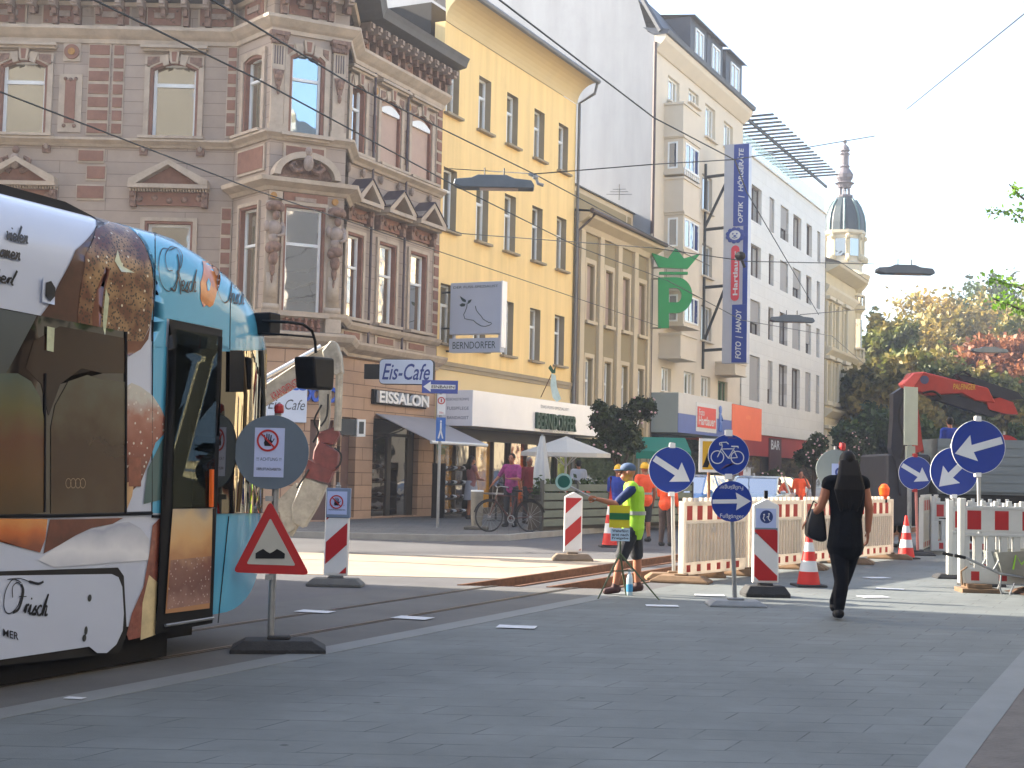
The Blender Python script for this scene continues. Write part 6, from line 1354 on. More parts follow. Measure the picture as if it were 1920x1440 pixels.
ps_ = [q0+(q1-q0)*(i/4) for i in range(5)]; nm_ = ['cream red-banded barrier starting at the left blue arrow sign','cream red-banded barrier behind the wide beacon','cream red-banded barrier behind the traffic cone and walking woman','cream red-banded barrier at the far right end, orange lamp on top']
for i in range(4): barrier(nm_[i],ps_[i],ps_[i+1]+(ps_[i+1]-ps_[i])*0,1.0)
g_ = ps_[3]+(ps_[4]-ps_[3])*.8; t = thing('warning_lamp','orange warning lamp on top of the far end of the barrier row','lamp',(g_.x,g_.y,1.1)); m = MB(); m.lathe([(.05,0),(.05,.04),(.09,.08),(.1,.2),(.05,.27),(.02,.28)],14); m.build('lens',M('orange_lens',C(240,110,20),.3,.05,3,trans=.3),t); m = MB(); m.box(-.04,.04,-.06,.06,-.06,.0); m.build('housing',m_black,t)
# large grey-white barrier at the right, facing the camera
g_ = G(1797,1110); g2 = Vector((g_.x+2.05,g_.y-.1,0)); 
def big_barrier(label,p0,L,an,H,z=.12):
    t = thing('site_barrier',label,'barrier',(p0[0],p0[1],0),an,'plastic site barriers'); m = MB(); a = .05
    m.box(0,.07,-a,a,z,z+H+.12); m.box(L-.07,L,-a,a,z,z+H); m.box(.07,L-.07,-a,a,z+H*.68,z+H-.02); m.box(.07,L-.07,-a*1.1,a*1.1,z+H-.02,z+H+.02); m.box(.07,L-.07,-a,a,z,z+H*.2); m.box(.07,L-.07,-a,a,z+H*.62,z+H*.655)
    n = int(L/.17)
    for i in range(n+1): s = .09+(L-.18)*i/n; m.box(s-.045,s+.045,-a*.8,a*.8,z+H*.2,z+H*.62)
    for i in range(n): s = .12+i*.17; m.box(s,s+.06,-a*.6,a*.6,z+H+.02,z+H+.09)
    m.build('panel',m_barg,t,bevel=.006); m = MB(); k = 5
    for i in range(k): s = .1+(L-.2)*i/k; m.box(s,s+(L-.2)/k*.5,-a-.004,-a,z+H*.71,z+H-.04); m.box(s+.05,s+.05+(L-.2)/k*.3,-a-.004,-a,z+.04,z+.16)
    m.build('red_blocks',m_red,t)
    return t
t = big_barrier('grey-white barrier with big red blocks facing the camera, behind the wheelbarrow',(g_.x,g_.y),2.0,R(-2),1.0)
m = MB(); m.box(.0,.5,-.18,.2,0,.06); m.box(.08,.4,-.14,.16,.06,.12); m.tube([(.02,-.1,.1),(.0,-.12,.28),(.08,-.12,.34)],.015,6); m.build('foot',m_bb,t,bevel=.01)
big_barrier('second grey-white barrier right behind the one facing the camera',(g_.x+.35,g_.y+1.6),2.0,R(-1),.95)
big_barrier('dark-slotted barrier far behind between the cone and the right barrier',P(1745,1030,27.5)[:2],1.6,R(0),.95,.08)
for i,(x,y,nm2) in enumerate(((1727,1040,'white barrier panel seen edge-on behind the far cone'),(1752,1035,'white leaning barrier panel right of the edge-on panel'))):
    g2 = G(x,y); barrier(nm2,(g2.x,g2.y,0),(g2.x+.75,g2.y+1.85,0),1.02,m_barg,feet=False)
# cones
def cone(label,x,y,H=.72):
    g_ = G(x,y); t = thing('traffic_cone',label,'traffic cone',(g_.x,g_.y,0),0.1,'orange-red and white traffic cones'); m = MB(); m.box(-.2,.2,-.2,.2,0,.035); m.build('base',m_rub,t,bevel=.01)
    m = MB(); rr = lambda z: .155-(.155-.03)*(z-.035)/(H-.035)
    bands = [(.035,.2,0),(.2,.34,1),(.34,.46,0),(.46,.58,1),(.58,H,0)]
    for a,b,k in bands:
        a_,b_ = a*H/.72,b*H/.72; m.m = k; m.lathe([(rr(a_),a_),(rr(b_),b_)],20)
    m.build('cone_body',[M('cone_red',C(226,50,44),.5,.06,3,trans=.25),m_wht],t,smooth=True,auto=40); return t
cone('red and white cone left of the walking woman',1516,1100,.74); cone('red and white cone at the far end of the barrier row',1699,1048,.76); cone('worn orange cone standing behind the sign-holding worker',1143,1026,1.0)
# tripod stand with yellow-green flag board
g_ = G(1172,1108); g_.y = 16.35; g_.x = P(1172,1108,16.35).x; f_ = Fr((g_.x,g_.y),0); t = thing('tripod_sign','green-barred yellow board and release notice on a thin tripod','sign',(g_.x,g_.y,0))
def ft(x,y): return f_.at(x,y)
m = MB(); a,b = ft(1142,989); c,d = ft(1181,948); m.box(a,c,-.01,0,b,d); m.m = 1; m.box(a,c,-.014,-.01,b+(d-b)*.36,b+(d-b)*.66); m.build('flag_board',[M('lime_yellow',C(190,180,20),.6,.06,4),M('dark_green_bar',C(6,96,50),.6,.08,4)],t)
a,b = ft(1145,1014); c,d = ft(1181,991); m = MB(); m.box(a,c,-.012,0,b,d); m.build('notice',M('pale_blue_notice',C(170,196,214),.6,.04,3),t); m = MB()
for i,tx in enumerate(('Weiterfahrt','erst nach','Freigabe')): zz_ = d-(d-b)*(i*.3+.2); text(m,tx,a+.015,c-.015,zz_-.016,zz_+.018,-.014,bold=.03)
m.build('lettering',m_grtx,t)
m = MB(); hx,hz = ft(1163,1038); ar = ft(1163,950)[1]; m.tube([(hx,.02,hz),(hx,.02,ar)],.012,6)
for x,y,dy in ((1119,1122,-.15),(1235,1118,-.1),(1180,1100,.4)): q = ft(x,y); m.tube([(hx,.02,hz),(q[0],dy,0.0)],[.014,.009],6)
m.tube([(ft(1146,1070)[0],-.05,ft(1146,1070)[1]),(ft(1190,1070)[0],-.04,ft(1190,1070)[1])],.008,6); m.build('tripod',M('tripod_dark_green',C(70,84,56),.5,.2,5),t)
g_ = G(1180,1117); t = thing('water_bottle','clear plastic water bottle with a blue label standing by the tripod','bottle',(g_.x,g_.y,0)); m = MB(); m.lathe([(.035,0),(.04,.01),(.04,.2),(.03,.25),(.014,.28),(.014,.3)],14); m.build('bottle_body',M('clear_plastic',C(190,210,220),.15,.05,3,coat=.5),t,smooth=True,auto=40); m = MB(); m.lathe([(.041,.05),(.0415,.06),(.0415,.13),(.041,.14)],14); m.build('label_band',M('label_blue',C(60,140,190),.5,.1,8),t)
m = MB(); m.lathe([(.016,.3),(.016,.32)],10); m.build('cap',m_wht,t)
# wheelbarrow
g_ = G(1885,1112); f_ = Fr((g_.x,g_.y),0); t = thing('wheelbarrow','steel wheelbarrow with a green painted M in front of the right barrier','wheelbarrow',(g_.x,g_.y,0))
def fb(x,y): return f_.at(x,y)
def w3(x,y,d): p_ = f_.at(x,y); return (p_[0],d,p_[1])
m = MB(); A_ = [w3(1856,1034,-.28),w3(1960,1030,-.28),w3(1960,1030,.28),w3(1856,1034,.28)]; B_ = [w3(1868,1072,-.2),w3(1945,1085,-.2),w3(1945,1085,.2),w3(1868,1072,.2)]
m.add(A_+B_,[(4,5,1,0),(5,6,2,1),(6,7,3,2),(7,4,0,3),(7,6,5,4)]); m.add([(v[0]*1+.0,v[1]*.96,v[2]+.004) for v in A_+B_],[(0,1,5,4),(1,2,6,5),(2,3,7,6),(3,0,4,7),(4,5,6,7)]); m.build('tray',M('worn_zinc_tray',C(138,140,134),.5,.15,4,metal=.3,dirt=.3),t)
m = MB(); m.stroke([fb(*p) for p in ((1886,1065),(1891,1038),(1902,1056),(1914,1037),(1918,1066))],.022,-.268,-.262,Matrix.Translation((0,-.0,0))); m.build('painted_letter',M('spray_green',C(140,200,40),.6,.1,6),t)
m = MB()
for d in (-.26,.26): m.tube([w3(1780,1040,d),w3(1800,1044,d),w3(1862,1073,d),w3(1950,1088,d*.4)],.016,8)
m.build('handle_frame',m_steel,t); m = MB()
for d in (-.26,.26): m.tube([w3(1778,1039,d),w3(1798,1043.5,d)],.021,8)
m.build('grip',m_black,t); m = MB()
for d in (-.24,.24):
    m.tube([w3(1865,1075,d),w3(1863,1100,d),w3(1868,1116,d),w3(1878,1118,d),w3(1890,1090,d)],.013,6); m.tube([w3(1867,1038,d),w3(1850,1068,d)],.012,6)
m.build('leg',m_steel,t)
m = MB(); c_ = w3(1955,1090,0); m.tube([(c_[0]+.18*math.cos(a),0,.2+.18*math.sin(a)) for a in [2*math.pi*i/20 for i in range(21)]],.035,8); m.build('wheel',m_rub,t)
# excavated earth at the right edge
m = MB(); n = 26; base_ = G(1915,1125)
vs = []; 
for i in range(n):
    for j in range(n):
        u,v = i/(n-1)*2-1,j/(n-1)*2-1; h = max(0,(1-u*u)*(1-v*v))**.8*.22*(1+.35*math.sin(u*9+v*4)+.25*math.sin(v*17-u*8)); vs.append((base_.x+1.5+u*1.25,base_.y+.75+v*.6,.012+h if h > .0 else .012))
m.add(vs,[(i*n+j,(i+1)*n+j,(i+1)*n+j+1,i*n+j+1) for i in range(n-1) for j in range(n-1)]); tag(m.build('earth_heap',m_dirt,None,smooth=True),'heap of brown excavated earth under the right barrier','earth heap')
# papers lying about
m_pap = M('white_paper',C(186,190,196),.7,.12,6)
pp_ = [(590,1149),(773,1161),(968,1178),(1241,1138),(1330,1118),(1668,1106),(1638,1121),(140,1313),(1645,1085)]
plab = ['white sheet lying left of the two sheets beside the track strip','white sheet on the paving right of the warning sign base','white sheet on the paving farthest forward, left of centre','white sheet left of the arrow sign base','white sheet at the shadow edge by the arrow sign','bright white sheet on the sunlit paving right of the woman','white sheet right of the woman at the edge of shade','small scrap of paper on the near left paving','small white sheet behind the sunlit one']
for (x,y),lb in zip(pp_,plab):
    g_ = G(x,y); t_ = MB(); k = .36 if x != 140 else .12; w2 = k*rnd.uniform(.5,.75); t_.slab([(-.5*k,-.5*w2),(.5*k,-.46*w2),(.52*k,.5*w2),(-.48*k,.54*w2)],.0,.003); o = t_.build('paper_sheet',m_pap,None,mat=Matrix.Translation((g_.x,g_.y,.013))@Matrix.Rotation(rnd.uniform(-.4,.4),4,'Z')); tag(o,lb,'paper','sheets of paper on the ground')
# ---------------------------------------------------------------- overhead lamps and wires
m_wire = M('wire_dark',C(40,44,44),.6,.2,3)
def wire(label,pts,r=.011,sag=0.0,nm='overhead_wire'):
    q = [P(*p) for p in pts]; out = []
    for i in range(len(q)-1):
        n = 10
        for k in range(n): t_ = k/n; v = q[i]*(1-t_)+q[i+1]*t_; out.append(v-Vector((0,0,sag*4*t_*(1-t_))))
    out.append(q[-1]); m = MB(); m.tube(out,r,5); return tag(m.build(nm,m_wire),label,'wire','overhead wires')
wire('contact wire from the top left past the bay window to the green letter',[(-300,-215,9),(177,0,12),(480,147,15.5),(855,349,23),(1080,461,31),(1250,525,40)],.0105)
wire('second contact wire crossing the corner house and the yellow house diagonally',[(385,-8,12.5),(662,160,17),(1003,327,25),(1230,448,34),(1330,498,40)],.0105)
wire('lowest wire on the left running down across the bay windows',[(-200,100,11),(0,172,14),(480,357,21),(825,472,30),(1240,613,46)],.0095)
wire('thick wire crossing the grey gable from the top centre',[(930,-5,17),(1225,220,24),(1378,300,29)],.013)
wire('span wire holding the near lamp, running from the yellow house to the spire',[(838,316,38),(1003,326,25),(1225,308,25.5),(1378,299,29),(1640,255,33)],.011)
wire('span wire from the pediments across the tall sign',[(842,430,38),(866,438,30),(1225,465,27),(1400,490,28),(1640,495,34)],.010)
wire('wire cutting the sky in the top right corner',[(1700,205,30),(1930,18,18)],.009)
wire('thin wire passing in front of the office block to its far end',[(1378,300,29),(1400,360,33),(1535,590,60)],.014)
wire('thin wire along the office block to the cream house',[(1250,525,40),(1390,600,48),(1560,630,70),(1640,700,90)],.014)
wire('short span wire at the second lamp',[(1500,590,45),(1640,578,60)],.014)
m_lampg = M('lamp_grey',C(86,96,106),.45,.1,4,metal=.3)
def lamp(label,x0,x1,y0,y1,Y,tilt=0.0):
    a,b = P(x0,y0,Y),P(x1,y1,Y); L = (b-a).length; c = (a+b)/2; t = thing('hanging_lamp',label,'street lamp',c[:],math.atan2(b.y-a.y,b.x-a.x),'flat lamps hung from span wires'); h = L*.065
    m = MB(); m.prism([(-L/2,0),(-L/2+.02,h),(-L*.28,h*1.3),(-L*.2,h*1.9),(L*.15,h*1.9),(L*.25,h*1.3),(L/2-.06,h),(L/2,0),(L/2-.02,-h*.5),(-L*.4,-h*.5)],-.17,.17); m.build('housing',m_lampg,t,bevel=.01)
    m = MB(); m.box(-L*.18,L*.3,-.12,.12,-h*.5-.01,-h*.5); m.build('lens',M('lamp_lens',C(170,150,140),.3,.05,3),t)
    m = MB(); m.tube([(-L*.12,0,h*1.9),(-L*.12,0,h*1.9+.16)],.012,5); m.tube([(L*.12,0,h*1.9),(L*.12,0,h*1.9+.16)],.014,5); m.build('hanger',m_wire,t); return t
lamp('nearest and largest hanging lamp, in front of the yellow house',851,1002,350,349,25); lamp('hanging lamp in front of the white office block',1443,1526,602,601,45); lamp('hanging lamp against the white sky right of the domed turret',1643,1750,512,510,34.5); lamp('farthest thin hanging lamp against the autumn trees',1822,1888,660,658,56)
m = MB(); p = P(1388,480,29.5); m.ell(p,(.12,.12,.1),10,6); m.tube([p,p+Vector((.1,0,-.25))],.03,6); tag(m.build('insulator',m_black),'small black insulator box where wires meet on the tall sign','insulator')
m = MB(); p = P(1004,332,25); m.tube([p+Vector((-.12,0,.06)),p,p+Vector((.05,0,-.12)),p+Vector((.15,0,-.15))],.03,6); m.ell(p,(.06,.06,.05),8,5); tag(m.build('wire_clamp',m_steel),'metal wire clamp right of the nearest hanging lamp','wire clamp')
# ---------------------------------------------------------------- signs and awning on the ice cream parlour
m_icew = M('ice_sign_white',C(196,206,224),.4,.03,3)
fE = Fr(FR.w(FR.s(712,700),-.9,0)[:2],DA-math.pi/2); fE = Fr(P(760,700,35.6)[:2],R(-8))
t = thing('ice_cafe_sign','white rounded box sign reading Eis-Cafe in blue italics','shop sign',P(760,718,35.6)[:])
a,b = fE.at(711,719); c,d = fE.at(812,675); r_ = .1
pts = []; 
for (qx,qz,a0) in ((c-r_,d-r_,0),(a+r_,d-r_,90),(a+r_,b+r_,180),(c-r_,b+r_,270)): pts += [(qx+r_*math.cos(R(a0+k*22.5)),qz+r_*math.sin(R(a0+k*22.5))) for k in range(5)]
m = MB(); m.prism(pts,0,.25); m.m = 1; m.prism([((p_[0]-(a+c)/2)*1.02+(a+c)/2,(p_[1]-(b+d)/2)*1.05+(b+d)/2) for p_ in pts],.03,.22); m.build('sign_box',[m_icew,m_black],t,fE)
m = MB(); text(m,'Eis-Cafe',a+.07,c-.07,b+.1,d-.1,-.006,shear=.3,bold=.01); m.build('lettering',m_bluetx,t,fE); m = MB(); m.box(a-.42,a,.05,.2,b+.12,d-.12); m.build('bracket',m_black,t,fE)
def board(name,label,tx,x0,x1,yt,yb,fr,bm,tm,off=-.08,depth_=.1,pad=.05,thick=0,shear=0,bold=.02,lp=0):
    a,b = fr.at(x0,yb,off); c,d = fr.at(x1,yt,off); o = fr.w((a+c)/2,off,b); t = thing(name,label,'shop sign',o[:],fr.a)
    if bm: m = MB(); m.box(a,c,off,off+depth_,b,d); m.build('panel',bm,t,fr)
    m = MB(); text(m,tx,a+pad+lp,c-pad,b+pad,d-pad,off-.006-thick,shear=shear,bold=bold,thick=thick); m.build('lettering',tm,t,fr); return t
fr_ = FR
a,b = FR.at(700,762,-.08); c,d = FR.at(799,737,-.08); zb_ = FR.z(715,757,-.08); zt_ = FR.z(715,731,-.08)
t = thing('parlour_sign','white raised letters EISSALON on a black strip','shop sign',FR.w(a,-.1,zb_)[:],FR.a); m = MB(); m.box(a,c,-.1,-.005,zb_-.02,zt_); m.build('panel',m_black,t,FR); m = MB(); text(m,'EISSALON',a+.12,c-.02,zb_+.02,zt_-.03,-.2,bold=.03,thick=.1); m.build('lettering',m_white,t,FR)
a,b = FB.at(612,757,-.08); c = LB-.02; zb_,zt_ = FB.z(650,758,-.08),FB.z(650,726,-.08)
t = thing('blue_shop_letters','blue shop lettering DOLCE on the corner wall, half hidden by the crane arm','shop sign',FB.w(a,-.1,zb_)[:],FB.a); m = MB(); text(m,'DOLCE',LB-.95,LB+.05,zb_+.02,zt_-.02,-.1,bold=.05,thick=.07,shear=.15); m.build('lettering',M('royal_blue',C(30,80,180),.4,.06,3),t,FB)
fK = FB; a,b = FB.at(500,790,-.15); c,d = FB.at(577,713,-.15)
t = thing('corner_cafe_sign','white square corner sign with blue script -Cafe, behind the crane arm','shop sign',FB.w((a+c)/2,-.15,b)[:],FB.a); m = MB(); m.box(a,c,-.15,-.0,b,d); m.build('panel',m_icew,t,FB,bevel=.01)
m = MB(); text(m,'Eis-Cafe',a+.02,c-.05,b+.3,b+.55,-.156,shear=.35); m.m = 1; text(m,'dolce',a+.1,c-.02,d-.26,d-.03,-.156,bold=.05,shear=.2); m.build('lettering',[m_grtx,M('royal_blue2',C(30,90,190),.4,.06,3)],t,FB)
# awning
t = thing('awning','grey extended fabric awning over the ice cream parlour door','awning',FR.w(e0,0,2.8)[:],FR.a); a0_,a1_ = FR.s(703,775),LR+.3
m = MB(); zt_ = FR.z(703,775); ou = 1.75; zf_ = zt_-.72; 
m.add([(a0_,-.02,zt_),(a1_-.4,-.02,zt_),(a1_-.4,-ou,zf_),(a0_,-ou,zf_)],[(0,3,2,1)]); m.add([(a0_,-.02,zt_-.02),(a1_-.4,-.02,zt_-.02),(a1_-.4,-ou,zf_-.02),(a0_,-ou,zf_-.02)],[(0,1,2,3)]); m.build('cloth',M('awning_grey',C(170,168,172),.7,.05,2,trans=.2),t,FR)
m = MB(); m.tube([(a0_-.02,-ou,zf_-.03),(a1_-.38,-ou,zf_-.03)],.045,8); m.build('front_bar',m_white,t,FR); m = MB(); 
for s in (a0_+.2,a1_-.6): m.tube([(s,-.05,zt_-.15),(s+.35,-.9,zt_-.4),(s,-ou,zf_-.04)],.02,6)
m.build('folding_arm',m_dsteel,t,FR)
q = P(662,800,34.6); t = thing('air_conditioner','white and grey air conditioning box above the plum coloured door','air conditioner',q[:]); f_ = Fr(q[:2],R(30)); a,b = f_.at(636,815); c,d = f_.at(668,786); e2 = f_.s(684,800)
m = MB(); m.box(a,c,0,.35,b,d); m.build('dark_grille',m_dsteel,t,f_); m = MB(); m.box(c+.01,e2,-.05,.35,b-.03,d); m.build('casing',m_white,t,f_); m = MB(); m.box(c+.06,e2-.05,-.06,-.05,b+.04,d-.06); m.build('vent',m_dsteel,t,f_)
# ---------------------------------------------------------------- foliage
def M_leaf(name,c1,c2,c3,scale=.6,tr=.35):
    nt = NT(name); tc = nt.n('ShaderNodeTexCoord'); no = nt.n('ShaderNodeTexNoise'); no.inputs['Scale'].default_value = scale; no.inputs['Detail'].default_value = 5; nt.l(tc,3,no,0)
    cr = nt.n('ShaderNodeValToRGB'); cr.color_ramp.elements[0].position = .36; cr.color_ramp.elements[0].color = c1; cr.color_ramp.elements[1].position = .64; cr.color_ramp.elements[1].color = c3
    e = cr.color_ramp.elements.new(.5); e.color = c2; nt.l(no,0,cr,0)
    n2 = nt.n('ShaderNodeTexNoise'); n2.inputs['Scale'].default_value = scale*14; nt.l(tc,3,n2,0); rp = nt.n('ShaderNodeMapRange'); rp.inputs[1].default_value=.3; rp.inputs[2].default_value=.7; rp.inputs[3].default_value=.55; rp.inputs[4].default_value=1.45; nt.l(n2,0,rp,0)
    mx = mix(nt,None,None,1.0,'MULTIPLY'); nt.l(cr,0,mx,6); nt.l(rp,0,mx,7); nt.l(mx,2,nt.p,0); nt.p.inputs['Roughness'].default_value = .55
    t = nt.n('ShaderNodeBsdfTranslucent'); nt.l(mx,2,t,0); ms = nt.n('ShaderNodeMixShader'); ms.inputs[0].default_value = tr; nt.l(nt.p,0,ms,1); nt.l(t,0,ms,2); nt.l(ms,0,nt.out,0); return nt.m
def leaves(name,clumps,n,size,mt,parent,seed=1,squash=1.0):
    rg = np.random.default_rng(seed); vol = np.array([c[3]*c[4]*c[5] for c in clumps])**.67; pr = vol/vol.sum(); idx = rg.choice(len(clumps),n,p=pr); cl = np.array(clumps)[idx]
    # sub-clumps near the surface of every crown lobe give an uneven outline
    k = 26; sub = rg.normal(size=(len(clumps),k,3)); sub /= np.linalg.norm(sub,axis=2,keepdims=True); sub *= rg.uniform(.45,1.0,(len(clumps),k,1))
    sc_ = rg.integers(0,k,n); d = rg.normal(size=(n,3))*.17; ctr = cl[:,:3]+(sub[idx,sc_]+d)*cl[:,3:6]
    a = rg.normal(size=(n,3)); a /= np.linalg.norm(a,axis=1,keepdims=True); b = rg.normal(size=(n,3)); b -= a*(a*b).sum(1,keepdims=True); b /= np.linalg.norm(b,axis=1,keepdims=True)
    s = size*rg.uniform(.6,1.4,(n,1)); a = a*s; b = b*s*.6
    v = np.stack([ctr-a,ctr+b,ctr+a,ctr-b],1).reshape(-1,3); me = bpy.data.meshes.new(name)
    me.vertices.add(4*n); me.vertices.foreach_set('co',v.ravel()); me.loops.add(4*n); me.loops.foreach_set('vertex_index',np.arange(4*n)); me.polygons.add(n); me.polygons.foreach_set('loop_start',np.arange(0,4*n,4)); me.polygons.foreach_set('loop_total',np.full(n,4))
    me.update(); me.materials.append(mt); return lk(me,name,parent)
m_bark = M('bark',C(74,62,50),.9,.35,6,.5)
def tree(label,cat,base,H,cr,mt,n,size,seed,trunk_r=.2,nm='tree',group=None,lobes=9,spread=.62,top=1.0):
    """cr = crown radius, crown centre height and vertical radius"""
    t = thing(nm,label,cat,base,0,group); rg = random.Random(seed); R_,zc,rz = cr; cl = [(0,0,zc,R_*.62,R_*.62,rz*.7)]
    for i in range(lobes):
        a = 2*math.pi*i/lobes+rg.uniform(-.3,.3); q = rg.uniform(.35,1)*spread; zz_ = zc+rz*rg.uniform(-.6,.75); k = math.sqrt(max(.1,1-((zz_-zc)/rz)**2)); s = rg.uniform(.36,.55)
        cl.append((R_*q*k*math.cos(a),R_*q*k*math.sin(a),zz_,R_*s,R_*s,rz*s*.9))
    cl.append((rg.uniform(-.2,.2)*R_,0,zc+rz*.62,R_*.4,R_*.4,rz*.4))
    m = MB(); m.tube([(0,0,0),(.05*R_,0,zc*.4),(0,.03*R_,zc*.8),(0,0,zc+rz*.4)],[trunk_r*1.2,trunk_r,trunk_r*.7,trunk_r*.2],9)
    for c in cl[1:]: m.tube([(0,0,max(.4,zc-rz*.75)),(c[0]*.5,c[1]*.5,(zc-rz*.5+c[2])*.5+.1),(c[0],c[1],c[2])],[trunk_r*.5,trunk_r*.3,trunk_r*.08],6)
    m.build('trunk',m_bark,t); leaves('crown',cl,n,size,mt,t,seed); return t
L_yel = M_leaf('autumn_yellow_leaves',C(80,84,36),C(134,118,52),C(158,132,66),.35); L_grn = M_leaf('dark_green_leaves',C(26,44,20),C(52,74,32),C(80,100,44),.5); L_mix = M_leaf('turning_leaves',C(60,78,34),C(102,108,48),C(144,124,60),.35); L_red = M_leaf('rust_red_leaves',C(104,66,44),C(142,90,60),C(156,108,70),.5); L_bright = M_leaf('bright_green_leaves',C(60,96,24),C(104,146,40),C(150,180,70),.8,.5); L_ole = M_leaf('oleander_leaves',C(24,34,18),C(42,58,28),C(70,84,40),2.5,.2)
ft_ = [ # px, top y, Y, crown radius px, material, label
 (1655,600,105,50,L_mix,'thin pale-topped tree just right of the domed turret'),
 (1722,590,112,75,L_yel,'yellowing tree second from the turret in the park'),
 (1806,528,120,95,L_yel,'tallest golden tree in the middle of the park trees'),
 (1868,536,132,75,L_grn,'dark green tree behind the golden one'),
 (1890,628,98,80,L_red,'rust-red tree low at the right edge'),
 (1760,650,96,70,L_mix,'green and gold tree in front of the tallest golden tree'),
 (1960,545,105,80,L_mix,'green-gold tree cut by the right picture edge'),
 (1672,700,88,55,L_yel,'golden tree low beside the cream turret'),
 (1930,700,90,60,L_mix,'low green-gold tree behind the truck')]
for i,(x,y,Y,rp,mt,lb) in enumerate(ft_):
    b = P(x,890,Y); top = P(x,y,Y).z; Rr_ = rp*Y/FO; tree(lb,'tree',(b.x,b.y,0),top,(Rr_*1.45,top*.54,top*.44),mt,22000,.26,40+i,.35,nm='park_tree',group='park trees beyond the street',lobes=20,spread=.85)
for i,(x,y,Y,rp,lb) in enumerate(((1600,800,75,46,'dark street bush behind the walking woman'),(1660,775,70,50,'dark street tree left of the red crane'),(1730,800,66,46,'dark street tree behind the crane arm'),(1820,815,72,50,'dark street bush behind the truck bed'),(1900,800,76,50,'dark street bush at the right edge behind the truck'))):
    b = P(x,890,Y); top = P(x,y,Y).z; Rr_ = rp*Y/FO; tree(lb,'tree',(b.x,b.y,0),top,(Rr_*1.1,top*.6,top*.42),L_grn,6000,.17,80+i,.15,nm='street_tree',group='dark street trees at the end of the street',lobes=10,spread=.8)
# oleanders in tubs
def tub(label,x,y,xl,xr,yt,yb,seed,Y,n=7000,z0=.12,sz=.06):
    b = P(x,900,Y); cxp = (xl+xr)/2; c = P(cxp,(yt+yb)/2,Y); rr_ = (xr-xl)/2*Y/FO; rz = (yb-yt)/2*Y/FO; t = thing('potted_tree',label,'potted tree',(b.x,Y,z0),0,'potted trees on the pavement')
    m = MB(); m.lathe([(.32,0),(.42,.5),(.45,.52),(.45,.6),(.38,.6),(.36,.55)],16); m.build('pot',M('dark_pot',C(60,52,46),.8,.2,3),t)
    dx = c.x-b.x; zc = c.z-z0; rg = random.Random(seed); cl = [(dx,0,zc,rr_*.55,rr_*.55,rz*.6)]
    for i in range(9): a = rg.uniform(0,6.28); q = rg.uniform(.4,.75); zz_ = zc+rz*rg.uniform(-.6,.7); cl.append((dx+rr_*q*math.cos(a),rr_*q*math.sin(a),zz_,rr_*.33,rr_*.33,rz*.3))
    m = MB()
    for c_ in cl: m.tube([(0,0,.5),(dx*.5+(c_[0]-dx)*.2,c_[1]*.3,zc*.6),(c_[0],c_[1],c_[2])],[.05,.03,.01],6)
    m.build('trunk',m_bark,t); leaves('crown',cl,n,sz,L_ole,t,seed)
    m = MB(); 
    for i in range(30): c_ = rg.choice(cl); m.ell((c_[0]+rg.uniform(-1,1)*c_[3],c_[1]-c_[4]*.9,c_[2]+rg.uniform(-1,1)*c_[5]),(.035,.035,.03),6,4)
    m.build('blossoms',M('pink_blossom',C(220,180,180),.6,.1,5),t)
tub('big dark oleander in front of the beige house, beside the parasol',1160,965,1092,1234,740,868,5,38.5,11000); tub('slim dark oleander in front of the red shopfront',1526,940,1490,1562,802,905,6,47,7000); tub('low leafy bush in a tub left of the far worker',1448,930,1425,1478,868,930,9,44,3000); tub('dark leafy tub plant behind the slim oleander',1590,920,1565,1640,800,880,10,60,6000,0,.08)
# near tree whose branches reach in at the upper right
b = P(2130,1060,27); t = thing('overhanging_tree','bright green tree whose leafy twigs reach in at the upper right','tree',(b.x,27,0))
cl = []; m = MB(); m.tube([(0,0,0),(-.1,0,2.5),(.1,0,5)],[.2,.17,.1],9)
for pts,sz in ((((2100,520),(1990,470),(1930,420),(1895,395),(1850,402)),.16),(((2060,470),(1960,400),(1915,370),(1892,345)),.15),(((2100,560),(1985,560),(1925,545),(1885,530),(1850,520)),.2),(((2060,590),(1960,600),(1900,575),(1862,560)),.24)):
    q = [P(x,y,27)-Vector((b.x,27,0)) for x,y in pts]; m.tube([(0,0,3.2)]+[tuple(v) for v in q],[.09]+[.04,.03,.02,.012,.008][:len(q)],6)
    for a_ in range(1,len(q)):
        for k in range(4): v = q[a_-1]*(1-k/4)+q[a_]*(k/4); cl.append((v.x,v.y,v.z,sz*1.1,sz,sz*.8))
m.build('trunk',m_bark,t); leaves('crown',cl,1000,.05,L_bright,t,77)
tree('near street tree outside the right edge, seen mirrored in the tram','tree',(9.5,14,0),9,(3.2,5.6,3.0),L_grn,9000,.13,55,.2); tree('second near street tree outside the right edge, seen mirrored in the tram','tree',(7.0,5.5,0),9,(3.0,5.4,3.0),L_grn,9000,.13,56,.2)
tree('third near street tree outside the right edge, nearest to the camera','tree',(4.8,-2,0),9,(2.6,5.4,2.8),L_grn,8000,.13,57,.2)
